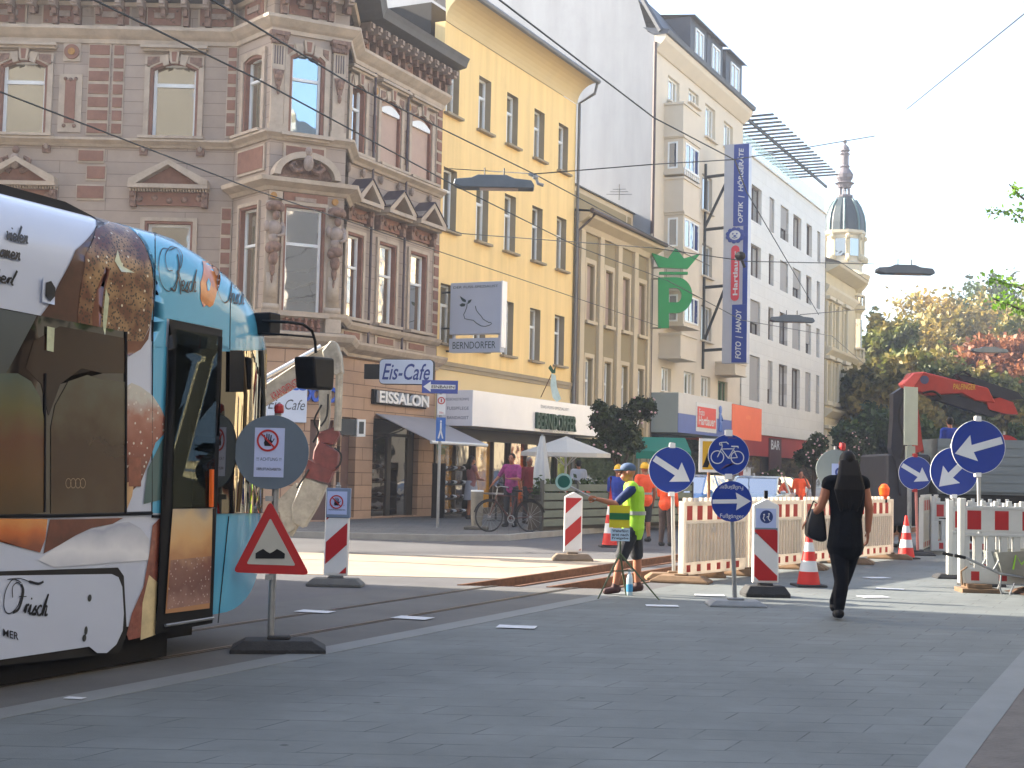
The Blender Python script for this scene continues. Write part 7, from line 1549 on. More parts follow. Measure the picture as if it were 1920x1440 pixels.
# ---------------------------------------------------------------- people
def cap(m,a,b,ra,rb,n=12):
    a,b = Vector(a),Vector(b); m.tube([a,a*.5+b*.5,b],[ra,(ra+rb)/2,rb],n); m.ell(a,(ra,)*3,n,8); m.ell(b,(rb,)*3,n,8)
def fuse(m,name,mt,parent,vox,sm=4):
    me = bpy.data.meshes.new(name); me.from_pydata(m.v,[],m.f); o = bpy.data.objects.new(name,me); sc.collection.objects.link(o)
    r_ = o.modifiers.new('r','REMESH'); r_.mode = 'VOXEL'; r_.voxel_size = vox; s_ = o.modifiers.new('s','SMOOTH'); s_.factor = .6; s_.iterations = sm
    dg = bpy.context.evaluated_depsgraph_get(); m2 = bpy.data.meshes.new_from_object(o.evaluated_get(dg)); bpy.data.objects.remove(o); bpy.data.meshes.remove(me)
    m2.name = name; m2.materials.clear(); m2.materials.append(mt); m2.polygons.foreach_set('use_smooth',[True]*len(m2.polygons)); return lk(m2,name,parent)
DEF = dict(hipL=(-.09,0,.93),hipR=(.09,0,.93),kneeL=(-.1,-.02,.5),kneeR=(.1,-.02,.5),ankL=(-.11,.02,.09),ankR=(.11,.02,.09),toeL=(-.13,-.15,.04),toeR=(.13,-.15,.04),
 shL=(-.18,0,1.42),shR=(.18,0,1.42),elL=(-.24,.03,1.13),elR=(.24,.03,1.13),wrL=(-.25,-.06,.88),wrR=(.25,-.06,.88),neck=(0,.01,1.47),head=(0,-.02,1.63),chest=(0,0,1.27),belly=(0,-.01,1.08),pelv=(0,.01,.95))
m_skin = M('skin',C(196,142,112),.5,.06,6,sub=.1); m_skin2 = M('tanned_skin',C(160,104,78),.5,.06,6,sub=.1)
def person(label,loc,rz=0,S=1.0,J=None,top=None,bottom=None,blen=1.0,sleeve=.5,vest=None,hat=None,hair=None,hairlen=0,skin=None,shoes=None,vox=.012,slim=1.0,reach=None,group=None,skirt=False,hatkind='helmet'):
    j = dict(DEF); 
    if J: j.update(J)
    j = {k:Vector(v)*S for k,v in j.items()}; skin = skin or m_skin; t = thing('person',label,'person',loc,rz,group); W = slim*S
    hd = j['head']; face = Vector((0,-1,0))
    def torso(m,g):
        ctl = [(j['pelv'],-.13,.09,.08),(j['pelv'],-.09,.15,.105),(j['pelv'],-.02,.168,.12),(j['pelv'],.04,.16,.115),(j['belly'],-.04,.147,.108),(j['belly'],.04,.14,.104),(j['chest'],-.09,.15,.108),(j['chest'],.0,.165,.115),(j['chest'],.09,.172,.11),(j['chest'],.15,.15,.09),(j['neck'],.0,.07,.06)]
        if g > .02: ctl = ctl[:-1]
        n_ = 18; b_ = len(m.v); k_ = len(ctl)
        for c_,dz,rx,ry in ctl: m.v += [(c_.x+(rx*W+g)*math.cos(2*math.pi*i/n_),c_.y+(ry*W+g)*math.sin(2*math.pi*i/n_)+(.02*W*math.sin(3*i) if g else 0)*.3,c_.z+dz*S+(g if dz == 0 and rx < .1 else (-g if rx == .09 else 0))) for i in range(n_)]
        fs_ = [(b_+i*n_+q,b_+i*n_+(q+1)%n_,b_+(i+1)*n_+(q+1)%n_,b_+(i+1)*n_+q) for i in range(k_-1) for q in range(n_)]+[tuple(range(b_+n_-1,b_-1,-1)),tuple(range(b_+(k_-1)*n_,b_+k_*n_))]; m.f += fs_; m.mi += [0]*len(fs_)
        cap(m,j['shL']*.85+j['neck']*.15,j['shR']*.85+j['neck']*.15,.062*W+g,.062*W+g)
    def arm(m,s_,g,f):
        a,b,c = j['sh'+s_],j['el'+s_],j['wr'+s_]
        if f > 0: k = min(1,f/.5); cap(m,a,a+(b-a)*k,.055*W+g,(.055-.015*k)*W+g)
        if f > .5: k = (f-.5)/.5; cap(m,b,b+(c-b)*k,.042*W+g,(.042-.014*k)*W+g)
    def leg(m,s_,g,f):
        a,b,c = j['hip'+s_],j['knee'+s_],j['ank'+s_]; k = min(1,f/.5); cap(m,a,a+(b-a)*k,.085*W+g,(.085-.028*k)*W+g)
        if f > .5:
            k = (f-.5)/.5; mid = b+(c-b)*.3; cap(m,b,mid,.056*W+g,.056*W+g)
            if k > .3: cap(m,mid,b+(c-b)*k,.056*W+g,(.056-.018*k)*W+g)
    m = MB(); torso(m,0); cap(m,j['neck'],hd,.052*S,.055*S)
    m.ell(hd+Vector((0,.015*S,.02*S)),(.074*S,.09*S,.1*S),16,12); m.ell(hd+Vector((0,-.02*S,-.05*S)),(.055*S,.062*S,.065*S),14,9); cap(m,hd+Vector((0,-.085*S,.0)),hd+Vector((0,-.1*S,-.025*S)),.011*S,.016*S,8)
    cap(m,hd+Vector((-.02*S,-.078*S,-.062*S)),hd+Vector((.02*S,-.078*S,-.062*S)),.009*S,.009*S,8)
    for q in (-1,1): m.ell(hd+Vector((q*.077*S,.01*S,-.005*S)),(.013*S,.022*S,.034*S),8,6)
    for s_ in 'LR':
        arm(m,s_,0,1.0); leg(m,s_,0,1.0); a,b = j['ank'+s_],j['toe'+s_]; cap(m,a-Vector((0,0,.03*S)),b,.04*S,.034*S)
        # hand: palm, four unequal bent fingers and a thumb leaving the side of the palm
        w = j['wr'+s_]; d = (w-j['el'+s_]).normalized(); sx_ = Vector((1 if s_ == 'L' else -1,0,0)); sd = face-d*face.dot(d)
        if sd.length < .2: sd = Vector((0,0,1))-d*d.z
        sd.normalize(); nn_ = d.cross(sd).normalized(); 
        if nn_.dot(sx_) < 0: nn_ = -nn_
        pc = w+d*.055*S; E_ = Matrix((sd,nn_,d)).transposed(); m.ell(pc,(.038*S,.016*S,.052*S),12,8,None,E_)
        cv = (reach or {}).get(s_,.35)
        for i,(o_,ln) in enumerate(((-.027,.062),(-.009,.072),(.009,.075),(.027,.068))):
            r0_ = w+d*.095*S+sd*o_*S; m1 = r0_+(d*math.cos(cv*.6)+nn_*math.sin(cv*.6))*ln*.5*S; m2_ = m1+(d*math.cos(cv*1.8)+nn_*math.sin(cv*1.8))*ln*.5*S; cap(m,r0_,m1,.0095*S,.009*S,8); cap(m,m1,m2_,.009*S,.008*S,8)
        r0_ = w+d*.03*S+sd*.032*S; m1 = r0_+(d*.6+sd*.75).normalized()*.04*S; m2_ = m1+(d*.9+sd*.3+nn_*.3).normalized()*.03*S; cap(m,r0_,m1,.012*S,.0105*S,8); cap(m,m1,m2_,.0105*S,.009*S,8)
    fuse(m,'body',skin,t,vox,3)
    # eyes and brows
    m = MB()
    for q in (-1,1): m.ell(hd+Vector((q*.03*S,-.077*S,.005*S)),(.011*S,.008*S,.007*S),8,5); m.box(hd.x+q*.03*S-.016*S,hd.x+q*.03*S+.016*S,hd.y-.088*S,hd.y-.07*S,hd.z+.02*S,hd.z+.026*S)
    m.build('eyes_and_brows',M('dark_brown_hair',C(34,26,22),.6,.2,9),t)
    if top:
        m = MB(); torso(m,.012); 
        for s_ in 'LR': arm(m,s_,.012,sleeve)
        m.ell(j['neck']-Vector((0,0,.03*S)),(.07*S,.065*S,.04*S),12,7); fuse(m,'shirt',top,t,vox,3)
    if bottom:
        m = MB()
        if skirt: m.lathe([(.14*W,j['pelv'].z+.12*S),(.17*W,j['pelv'].z),(.2*W,j['pelv'].z-.3*S),(.21*W,j['pelv'].z-.42*S),(.18*W,j['pelv'].z-.42*S),(.1*W,j['pelv'].z)],16)
        else:
            m.ell(j['pelv']+Vector((0,0,-.01*S)),(.17*W+.008,.122*W+.008,.14*S),16,10)
            for s_ in 'LR': leg(m,s_,.014 if blen > .6 else .024,blen)
        fuse(m,'skirt' if skirt else ('trousers' if blen > .6 else 'shorts'),bottom,t,vox,3)
    if vest:
        m = MB(); torso(m,.026); fuse(m,'safety_vest',vest[0],t,vox,2)
        m = MB(); 
        for k in (0,1):
            zz_ = j['belly'].z-.0*S-.09*k*S; ry_ = .115*W+.028; rx_ = .155*W+.028; q = math.sqrt(max(.1,1-((zz_-j['belly'].z)/(.2*S))**2)); m.v += [(j['belly'].x+rx_*q*math.cos(a*.3142),j['belly'].y+ry_*q*math.sin(a*.3142),zz_+dz) for dz in (-.02,.025) for a in range(20)]; b0_ = len(m.v)-40; m.f += [(b0_+i,b0_+(i+1)%20,b0_+20+(i+1)%20,b0_+20+i) for i in range(20)]; m.mi += [0]*20
        m.build('reflective_band',vest[1],t)
    if shoes:
        m = MB()
        for s_ in 'LR': a,b = j['ank'+s_],j['toe'+s_]; cap(m,a-Vector((0,-.03*S,.035*S)),b-Vector((0,.01*S,0)),.05*S,.042*S); cap(m,a+Vector((0,0,-.02*S)),a+Vector((0,0,.02*S)),.046*S,.042*S)
        fuse(m,'shoes',shoes,t,vox,2)
    if hat:
        m = MB(); c = hd+Vector((0,.012*S,.045*S))
        if hatkind == 'helmet': m.ell(c+Vector((0,0,.015*S)),(.1*S,.118*S,.09*S),18,10); m.lathe([(.1*S,-.02*S),(.125*S,-.022*S),(.1*S,.0)],18,Matrix.Translation(c)@Matrix.Scale(1.12,4,(0,1,0))); m.box(-.012*S,.012*S,-.1*S,.1*S,.085*S,.112*S,Matrix.Translation(c))
        else: m.ell(c+Vector((0,.0,.01*S)),(.085*S,.102*S,.07*S),18,10); m.ell(c+Vector((0,-.11*S,-.015*S)),(.065*S,.075*S,.012*S),14,6)
        m.build('helmet' if hatkind == 'helmet' else 'cap',hat,t,smooth=True)
    if hair:
        m = MB(); c = hd+Vector((0,.028*S,.03*S)); m.ell(c,(.086*S,.092*S,.106*S),16,11)
        if hairlen:
            for i in range(9): q = (i-4)/4; m.tube([c+Vector((q*.06*S,.05*S,.0)),c+Vector((q*.085*S,.09*S,-.16*S)),c+Vector((q*.12*S,.1*S,-.3*S*min(1,hairlen*1.4))),c+Vector((q*.1*S+.01*math.sin(i*3),.085*S,-.5*S*hairlen-.05*abs(math.sin(i*2))*S))],[.035*S,.042*S,.04*S,.015*S],9)
        fuse(m,'hair',hair,t,vox*.8,2)
    return t,j
m_blk = M('black_cloth',C(15,17,22),.85,.25,6,spec=.2,bump=.9,bscale=11); m_hair = M('dark_long_hair',C(16,13,14),.6,.3,16,stretch=(6,6,1),spec=.3)
# woman in black walking away
Yw2 = 14.4; b = P(1574,1157,Yw2); fW = Fr((b.x,Yw2),0)
def wj(x,y,dy=0): a,z = fW.at(x,y); return (a/1.0,dy,z)   # world-facing; dy > 0 is away from the camera
def flip(p): return (-p[0],-p[1],p[2])
J = dict(head=wj(1588,869,-.0),neck=wj(1587,900,0),chest=wj(1588,938,.0),belly=wj(1586,980,0),pelv=wj(1585,1022,0),shL=wj(1618,905,0),shR=wj(1554,905,0),elL=wj(1629,953,-.02),wrL=wj(1629,995,.03),elR=wj(1540,950,.02),wrR=wj(1524,972,.14),
 hipL=wj(1597,1026,0),hipR=wj(1572,1026,0),kneeR=wj(1577,1088,-.02),ankR=wj(1572,1143,-.02),toeR=wj(1575,1154,.16),kneeL=wj(1588,1085,.12),ankL=wj(1578,1138,.34),toeL=wj(1584,1146,.5))
J = {k:flip(v) for k,v in J.items()}
t,j = person('woman in black with long dark hair walking away, black bag on her left forearm',(b.x,Yw2,0),math.pi,1.0,J,top=m_blk,bottom=M('black_trousers',C(17,19,26),.8,.2,5,spec=.2,bump=.9,bscale=11),blen=.96,sleeve=.06,hair=m_hair,hairlen=.95,skin=m_skin2,shoes=m_black,vox=.0075,slim=1.08)
wr = WM[t]@j['wrR']
t = thing('handbag','black leather handbag hanging from the walking woman\'s forearm','handbag',(wr.x,wr.y,.86)); m = MB()
bc = Vector((fW.w(*wj(1531,985,0))))-Vector((wr.x,wr.y,.86)); bc.y = 0
def bagp(x,y): p = fW.w(*wj(x,y,0))-Vector((wr.x,wr.y,.86)); return (p.x,p.z)
m.prism([bagp(*p) for p in ((1524,955),(1548,955),(1552,985),(1554,1014),(1544,1018),(1528,1012),(1516,1006),(1516,985))],-.09,.09); m.build('bag_body',M('black_leather',C(22,24,32),.4,.2,6),t,bevel=.035,seg=4,smooth=True)
m = MB(); a1_,a2_ = bagp(1520,985),bagp(1545,958); tp = bagp(1531,940)
m.tube([(a1_[0],-.05,a1_[1]),(a1_[0]+.0,-.04,a1_[1]+.12),(tp[0],.0,tp[1]+.0),(a2_[0],.03,a2_[1]+.05),(a2_[0],.05,a2_[1]-.03)],.008,6); m.build('handle',m_black,t)
# man with cap and yellow vest holding a paddle
Ym = 16.95; b = P(1172,1110,Ym); fM = Fr((b.x,Ym),0)
def mj(x,y,dy=0): a,z = fM.at(x,y); return (a,dy,z)
m_vest = M('lime_vest',C(168,226,44,.8),.6,.05,5,emit=None,bump=.9,bscale=11); m_vb = M('reflective_grey',C(150,155,150),.4,.05,3); m_navy = M('navy_cloth',C(24,44,90),.8,.15,6,bump=.9,bscale=11); m_dsh = M('dark_shorts',C(44,46,52),.85,.2,5,bump=.9,bscale=11)
# he faces left: turn the figure by -90 degrees; joints are given in world directions and rotated back
RZ = -math.pi/2
def unrot(p): v = Matrix.Rotation(-RZ,4,'Z')@Vector(p); return tuple(v)
J = dict(head=mj(1176,886),neck=mj(1182,910),chest=mj(1188,934),belly=mj(1190,962),pelv=mj(1187,988),shL=mj(1183,916,-.17),shR=mj(1184,914,.15),elL=mj(1152,944,-.26),wrL=mj(1118,935,-.3),elR=mj(1170,948,.2),wrR=mj(1160,975,.1),
 hipL=mj(1184,992,-.08),hipR=mj(1190,992,.08),kneeL=mj(1162,1048,-.1),ankL=mj(1152,1098,-.1),toeL=mj(1136,1107,-.12),kneeR=mj(1196,1048,.1),ankR=mj(1197,1097,.1),toeR=mj(1184,1106,.1))
J = {k:unrot(v) for k,v in J.items()}
t,j = person('man in yellow-green vest, navy shirt, dark shorts and blue cap holding out a paddle',(b.x,Ym,0),RZ,.96,{k:tuple(Vector(v)/.96) for k,v in J.items()},top=m_navy,bottom=m_dsh,blen=.43,sleeve=.42,vest=(m_vest,m_vb),hat=M('blue_grey_cap',C(70,90,120),.8,.1,4),hatkind='cap',skin=m_skin2,shoes=M('dark_red_shoes',C(60,34,34),.7,.2,5),vox=.0075,reach={'L':1.5})
hp = WM[t]@(j['wrL']+(j['wrL']-j['elL']).normalized()*.08)
t = thing('signal_paddle','green round signal paddle with pale rim held out by the capped worker','paddle',hp[:]); pc = P(1057,903,hp.y)-hp
m = MB(); m.disc(pc.x,pc.z,.075,-.012,.012,28); m.build('green_disc',M('paddle_green',C(8,90,80),.3,.05,3),t); m = MB(); m.annulus(pc.x,pc.z,.074,.1,-.014,.014,28); m.build('rim',M('paddle_rim',C(150,186,180),.4,.05,3),t)
m = MB(); m.tube([(pc.x+.07,0,pc.z-.05),(0,0,0),(.05,0,-.02)],.012,8); m.build('handle',m_steel,t)
m_orv = M('orange_vest',C(250,84,30),.6,.06,5,bump=.9,bscale=11); m_hel = M('yellow_helmet',C(230,180,30),.4,.05,3); m_blsh = M('blue_shirt',C(26,56,150),.8,.12,5,bump=.9,bscale=11); m_brtr = M('brown_trousers',C(84,70,66),.85,.2,5,bump=.9,bscale=11)
def at(x,y,z=0): g_ = G(x,y,z); return (g_.x,g_.y,z)
A1 = dict(elR=(.22,-.12,1.15),wrR=(.1,-.3,1.1))
person('worker with yellow helmet, blue shirt and orange braces, back turned, left of the capped man',at(1157,1014),R(170),.93,A1,top=m_blsh,bottom=M('orange_trousers',C(240,90,40),.7,.1,4),blen=1,sleeve=.45,hat=m_hel,skin=m_skin2,shoes=m_rub,vest=None,group=None)
person('worker with yellow helmet and orange vest right behind the capped man',at(1207,1016),R(200),.96,None,top=m_orv,bottom=m_dsh,blen=.5,sleeve=.3,vest=(m_orv,m_vb),hat=m_hel,skin=m_skin2,shoes=m_rub)
person('worker in orange jacket and brown trousers behind the left blue arrow sign',at(1248,1024),R(150),.9,A1,top=m_orv,bottom=m_brtr,sleeve=.9,hat=M('white_helmet',C(210,210,205),.4,.05,3),skin=m_skin2,shoes=m_rub)
person('worker in orange vest far behind the barriers left of the walking woman',at(1500,985),R(10),.95,dict(elR=(.26,-.1,1.2),wrR=(.08,-.2,1.5)),top=m_orv,bottom=m_brtr,sleeve=.4,hair=m_hair,skin=m_skin2,shoes=m_rub)
person('worker in dark clothes and shorts standing behind the far cone',at(1681,1026),R(20),1.0,None,top=m_dsh,bottom=m_blk,blen=.55,sleeve=.5,hair=m_hair,skin=m_skin2,shoes=m_rub)
person('woman with dark hair in a grey dress before the shop window, at the left',at(882,974,.12),R(120),.98,dict(elL=(-.2,-.12,1.15),wrL=(-.05,-.3,1.12),elR=(.2,-.12,1.15),wrR=(.05,-.32,1.1)),top=M('rose_brown_top',C(130,84,84),.8,.1,4),bottom=M('grey_skirt',C(140,142,150),.8,.1,4),skirt=True,sleeve=.1,hair=m_hair,hairlen=.5,skin=m_skin2,shoes=m_rub)
person('woman in a purple checked blouse behind the parked bicycle',at(957,988,.12),R(-20),1.0,dict(elL=(-.3,-.05,1.2),wrL=(-.42,-.15,1.02),elR=(.24,-.12,1.15),wrR=(.1,-.28,1.15)),top=M('purple_blouse',C(140,50,110),.8,.35,16),bottom=m_dsh,sleeve=.45,hair=m_hair,skin=m_skin2,shoes=m_rub)
person('grey-haired person in a dark red top beside the purple blouse',at(990,982,.12),R(30),.97,None,top=M('dark_red_top',C(130,46,50),.8,.1,4),bottom=m_dsh,sleeve=.45,hair=M('grey_hair',C(140,130,120),.7,.2,9),skin=m_skin2,shoes=m_rub)
person('person in a white shirt under the open parasol, back turned',at(1083,975,.12),R(190),.96,None,top=M('white_shirt',C(200,204,214),.8,.05,4),bottom=m_dsh,sleeve=.5,hair=m_hair,skin=m_skin2,shoes=m_rub)
# driver seated behind the tram door glass
sd_ = (SD0+SD1)/2-.12; dl = TFr.w(sd_,.85,.42); m = MB(); m.box(SD0-.9,SD1+.5,1.55,1.58,.45,2.6); m.build('cab_dark_backing',m_dsh,tram,TFr); m = MB(); m.box(sd_-.28,sd_+.2,.62,1.08,.35,.86); m.box(sd_-.34,sd_-.26,.62,1.08,.86,1.5); m.build('driver_seat',m_black,tram,TFr)  # dark sheet added behind the driver so the cab looks unlit
dz_ = -.42; JJ = {k:(v[0],v[1],v[2]+dz_) for k,v in DEF.items()}; JJ.update(kneeL=(-.12,-.4,.52),kneeR=(.12,-.4,.52),ankL=(-.12,-.45,.09),ankR=(.12,-.45,.09),toeL=(-.12,-.6,.04),toeR=(.12,-.6,.04),wrL=(-.15,-.4,.72),wrR=(.15,-.4,.72),elL=(-.24,-.1,.7),elR=(.24,-.1,.7))
person('tram driver in a dark navy jacket seated behind the front door glass',dl[:],TFr.a+math.pi/2,.97,JJ,top=m_navy,bottom=m_dsh,sleeve=.95,hair=m_hair,skin=m_skin2,shoes=m_rub)
# ---------------------------------------------------------------- cafe terrace
b = at(1062,1000,.12); g_ = P(1060,900,34.5); t = thing('parasol','open white square parasol above the cafe tables','parasol',(g_.x,g_.y,.12)); ap = P(1062,818,34.5).z-.12; ed = P(1060,849,34.5).z-.12; rr_ = 84*34.5/FO
m = MB(); n = 8; rim = [(rr_*(1 if i%2 == 0 else .93)*math.cos(2*math.pi*(i)/n),rr_*.9*(1 if i%2 == 0 else .93)*math.sin(2*math.pi*i/n),ed) for i in range(n)]
m.add([(0,0,ap)]+rim+[(a,b_,c-.1) for a,b_,c in rim],[(0,1+i,1+(i+1)%n) for i in range(n)]+[(1+i,9+i,9+(i+1)%n,1+(i+1)%n) for i in range(n)]); m.build('canopy',M('parasol_cloth',C(222,218,208),.8,.04,3,trans=.3),t)
m = MB(); m.tube([(0,0,0),(0,0,ap)],.03,8); 
for v in rim: m.tube([(0,0,ed-.35),(v[0]*.5,v[1]*.5,(ap+ed)/2-.05)],.012,4)
m.build('pole',m_white,t); m = MB(); m.lathe([(.3,0),(.3,.08),(.05,.1)],14); m.build('base',m_dsteel,t)
g_ = P(1014,940,32.5); t = thing('closed_parasol','closed grey-white parasol tied in the middle, next to the open one','parasol',(g_.x,g_.y,.12)); zt_ = P(1016,818,32.5).z-.12
m = MB(); n = 20; prof_ = [(.05,zt_),(.09,zt_-.25),(.17,zt_-.8),(.19,zt_-1.1),(.1,zt_-1.35),(.15,zt_-1.7),(.2,zt_-2.0),(.12,zt_-2.15)]
vs = [(r_*(1+.22*math.cos(j_*2*math.pi*5/n))*math.cos(2*math.pi*j_/n)+.02*math.sin(z_*3),r_*(1+.22*math.cos(j_*2*math.pi*5/n))*math.sin(2*math.pi*j_/n),z_-(.12*(j_%4)/4 if z_ < zt_-2.1 else 0)) for r_,z_ in prof_ for j_ in range(n)]
m.add(vs,[(i*n+j_,(i+1)*n+j_,(i+1)*n+(j_+1)%n,i*n+(j_+1)%n) for i in range(7) for j_ in range(n)]); m.build('folded_cloth',M('folded_cloth_grey',C(180,184,186),.8,.08,3),t,smooth=True); m = MB(); m.tube([(0,0,0),(0,0,zt_+.05)],.025,8); m.build('pole',m_steel,t); m = MB(); m.lathe([(.3,0),(.3,.08),(.05,.1)],14); m.build('base',m_dsteel,t)
m_orc = M('orange_seat',C(224,84,50),.6,.08,4)
for i,x in enumerate((1036,1062,1087,1110)):
    g_ = P(x,950,36.0+.5*(i%2)); t = thing('cafe_chair',['orange cafe chair nearest the closed parasol','orange cafe chair left of the white shirt','orange cafe chair behind the white shirt','orange cafe chair farthest right, by the oleander'][i],'chair',(g_.x,g_.y,.12),R(15*i-20),'orange cafe chairs')
    m = MB(); m.box(-.22,.22,-.22,.22,.43,.46); m.build('seat',m_orc,t,bevel=.01); m = MB(); m.box(-.22,.22,.19,.22,.5,.95); m.build('backrest',m_orc,t,bevel=.01)
    for a_ in (-.2,.2):
        for c_ in (-.2,.2): m = MB(); m.tube([(a_,c_,0),(a_,c_,.44 if c_ < 0 else .93)],.014,6); m.build('leg',m_steel,t)
for i,(x,Yt) in enumerate(((1075,34.8),(930,37.0))):
    g_ = P(x,950,Yt); t = thing('cafe_table',['round cafe table under the open parasol','small round table beside the purple blouse'][i],'table',(g_.x,g_.y,.12),0,'cafe tables'); m = MB(); m.lathe([(.38,.7),(.4,.72),(.4,.74),(.38,.74)],20); m.build('tabletop',m_steel,t); m = MB(); m.lathe([(.25,0),(.24,.03),(.03,.05),(.03,.7)],12); m.build('pedestal',m_dsteel,t)
# planter wall of the terrace
p0_ = P(1015,985,31.5); t = thing('terrace_screen','grey-green slatted terrace screen with planter behind the pale beacon','screen',(p0_.x,p0_.y,.12),DA-.15); m = MB()
for k in range(5): m.box(0,7.5,-.02,.02,.1+k*.2,.26+k*.2)
m.build('slats',M('screen_grey_green',C(98,108,98),.6,.15,3),t)
for k in range(6): m = MB(); m.box(k*1.5-.03,k*1.5+.03,-.04,.04,0,1.15); m.build('post',m_dsteel,t)
m = MB(); m.box(.2,7.2,.1,.5,0,.8); m.build('planter_box',m_dkshop,t); leaves('plants',[(k*.7+.5,.3,.95,.4,.25,.25) for k in range(10)],1600,.06,L_grn,t,91)
# rack of goods by the shop
g_ = P(850,960,39.0); t = thing('shoe_rack','dark display rack with rows of pale shoes outside the shop window','display rack',(g_.x,g_.y,.12),DA); m = MB(); 
for z_ in (.1,.5,.9,1.3): m.box(-.9,.9,-.2,.2,z_,z_+.04)
for a_ in (-.9,.9): m.box(a_-.02,a_+.02,-.2,.2,0,1.5)
m.build('rack_frame',m_black,t); m = MB()
for z_ in (.14,.54,.94,1.34):
    for k in range(9): m.m = k%3; m.ell((-.78+k*.19,-.1,z_+.05),(.05,.12,.05),8,5)
m.build('shoes',[m_wht,M('brown_shoe',C(110,80,60),.6,.2,5),m_dsh],t)
# bicycle
g_ = G(955,997,.12); t = thing('bicycle','dark red parked bicycle with a rear basket before the terrace','bicycle',(g_.x,g_.y,.12),R(28)); m_fr = M('bike_dark_red',C(70,28,28),.4,.1,4); Rw = .33; wb_ = 1.02
for nm3,cx_ in (('front_wheel',-wb_/2),('rear_wheel',wb_/2)):
    m = MB(); m.m = 0; m.tube([(cx_+Rw*math.cos(a),0,Rw+.01+Rw*math.sin(a)) for a in [2*math.pi*i/28 for i in range(29)]],.018,6); w_ = m.build(nm3,m_rub,t); m = MB()
    for k in range(14): a = math.pi*2*k/14; m.tube([(cx_,0,Rw),(cx_+Rw*.95*math.cos(a),0,Rw+Rw*.95*math.sin(a))],.003,4)
    m.tube([(cx_,-.04,Rw),(cx_,.04,Rw)],.025,8); m.build('spokes',m_steel,w_); m = MB(); m.tube([(cx_+(Rw+.045)*math.cos(a),0,Rw+(Rw+.045)*math.sin(a)) for a in [math.pi*i/12 for i in range(1,12)]],.018,5); m.build('mudguard',m_black,w_)
m = MB(); bbk = (.02,0,.28); st = (.14,0,.78); hd_ = (-.34,0,.8)
for a,b_,r_ in ((bbk,st,.016),(bbk,(-.36,0,.68),.02),(st,hd_,.014),(bbk,(wb_/2,0,Rw),.012),(st,(wb_/2,0,Rw),.01),(hd_,(-.38,0,.6),.018),((-.38,0,.62),(-wb_/2,0,Rw),.013)): m.tube([a,b_],r_,7)
m.build('frame',m_fr,t); m = MB(); m.tube([(-.34,0,.8),(-.32,0,.95)],.012,6); m.tube([(-.2,-.28,.98),(-.3,-.12,1.0),(-.32,0,.97),(-.3,.12,1.0),(-.2,.28,.98)],.012,6); m.build('handlebar',m_steel,t)
m = MB(); m.ell((.17,0,.9),(.14,.07,.03),10,6); m.tube([(.14,0,.78),(.16,0,.89)],.012,6); m.build('saddle',m_black,t); m = MB(); m.annulus(0,0,.07,.09,-.03,-.02,18,Matrix.Translation((.02,0,.28))); m.tube([(.02,-.06,.28),(.08,-.06,.14)],.01,5); m.tube([(.02,.06,.28),(-.04,.06,.42)],.01,5); m.build('crank',m_steel,t)
m = MB()
for z_ in (.72,.8,.88,.96): m.tube([(.34,-.15,z_),(.7,-.15,z_),(.7,.15,z_),(.34,.15,z_),(.34,-.15,z_)],.006,4)
for k in range(8): m.tube([(.34+.05*k,-.15,.7),(.34+.05*k,-.15,.96)],.004,4)
m.box(.34,.7,-.15,.15,.69,.7); m.build('basket',m_black,t)
# round concrete bollard
g_ = G(893,1003,.0); t = thing('stone_column','short round weathered column on a square foot in front of the bicycle','column',(g_.x,g_.y,.0)); m = MB(); m.lathe([(.11,.14),(.12,.2),(.14,.5),(.14,.95),(.145,.97)],18); m.build('shaft',M('weathered_metal',C(128,122,110),.6,.25,5,dirt=.3),t,smooth=True,auto=40); m = MB(); m.lathe([(.15,.97),(.15,1.0),(.13,1.01)],18); m.build('lid',m_white,t); m = MB(); m.box(-.28,.28,-.2,.2,.12,.2); m.box(-.3,.3,-.22,.22,0,.12); m.build('foot',M('foot_stone',C(96,92,84),.9,.2,4),t,bevel=.02)
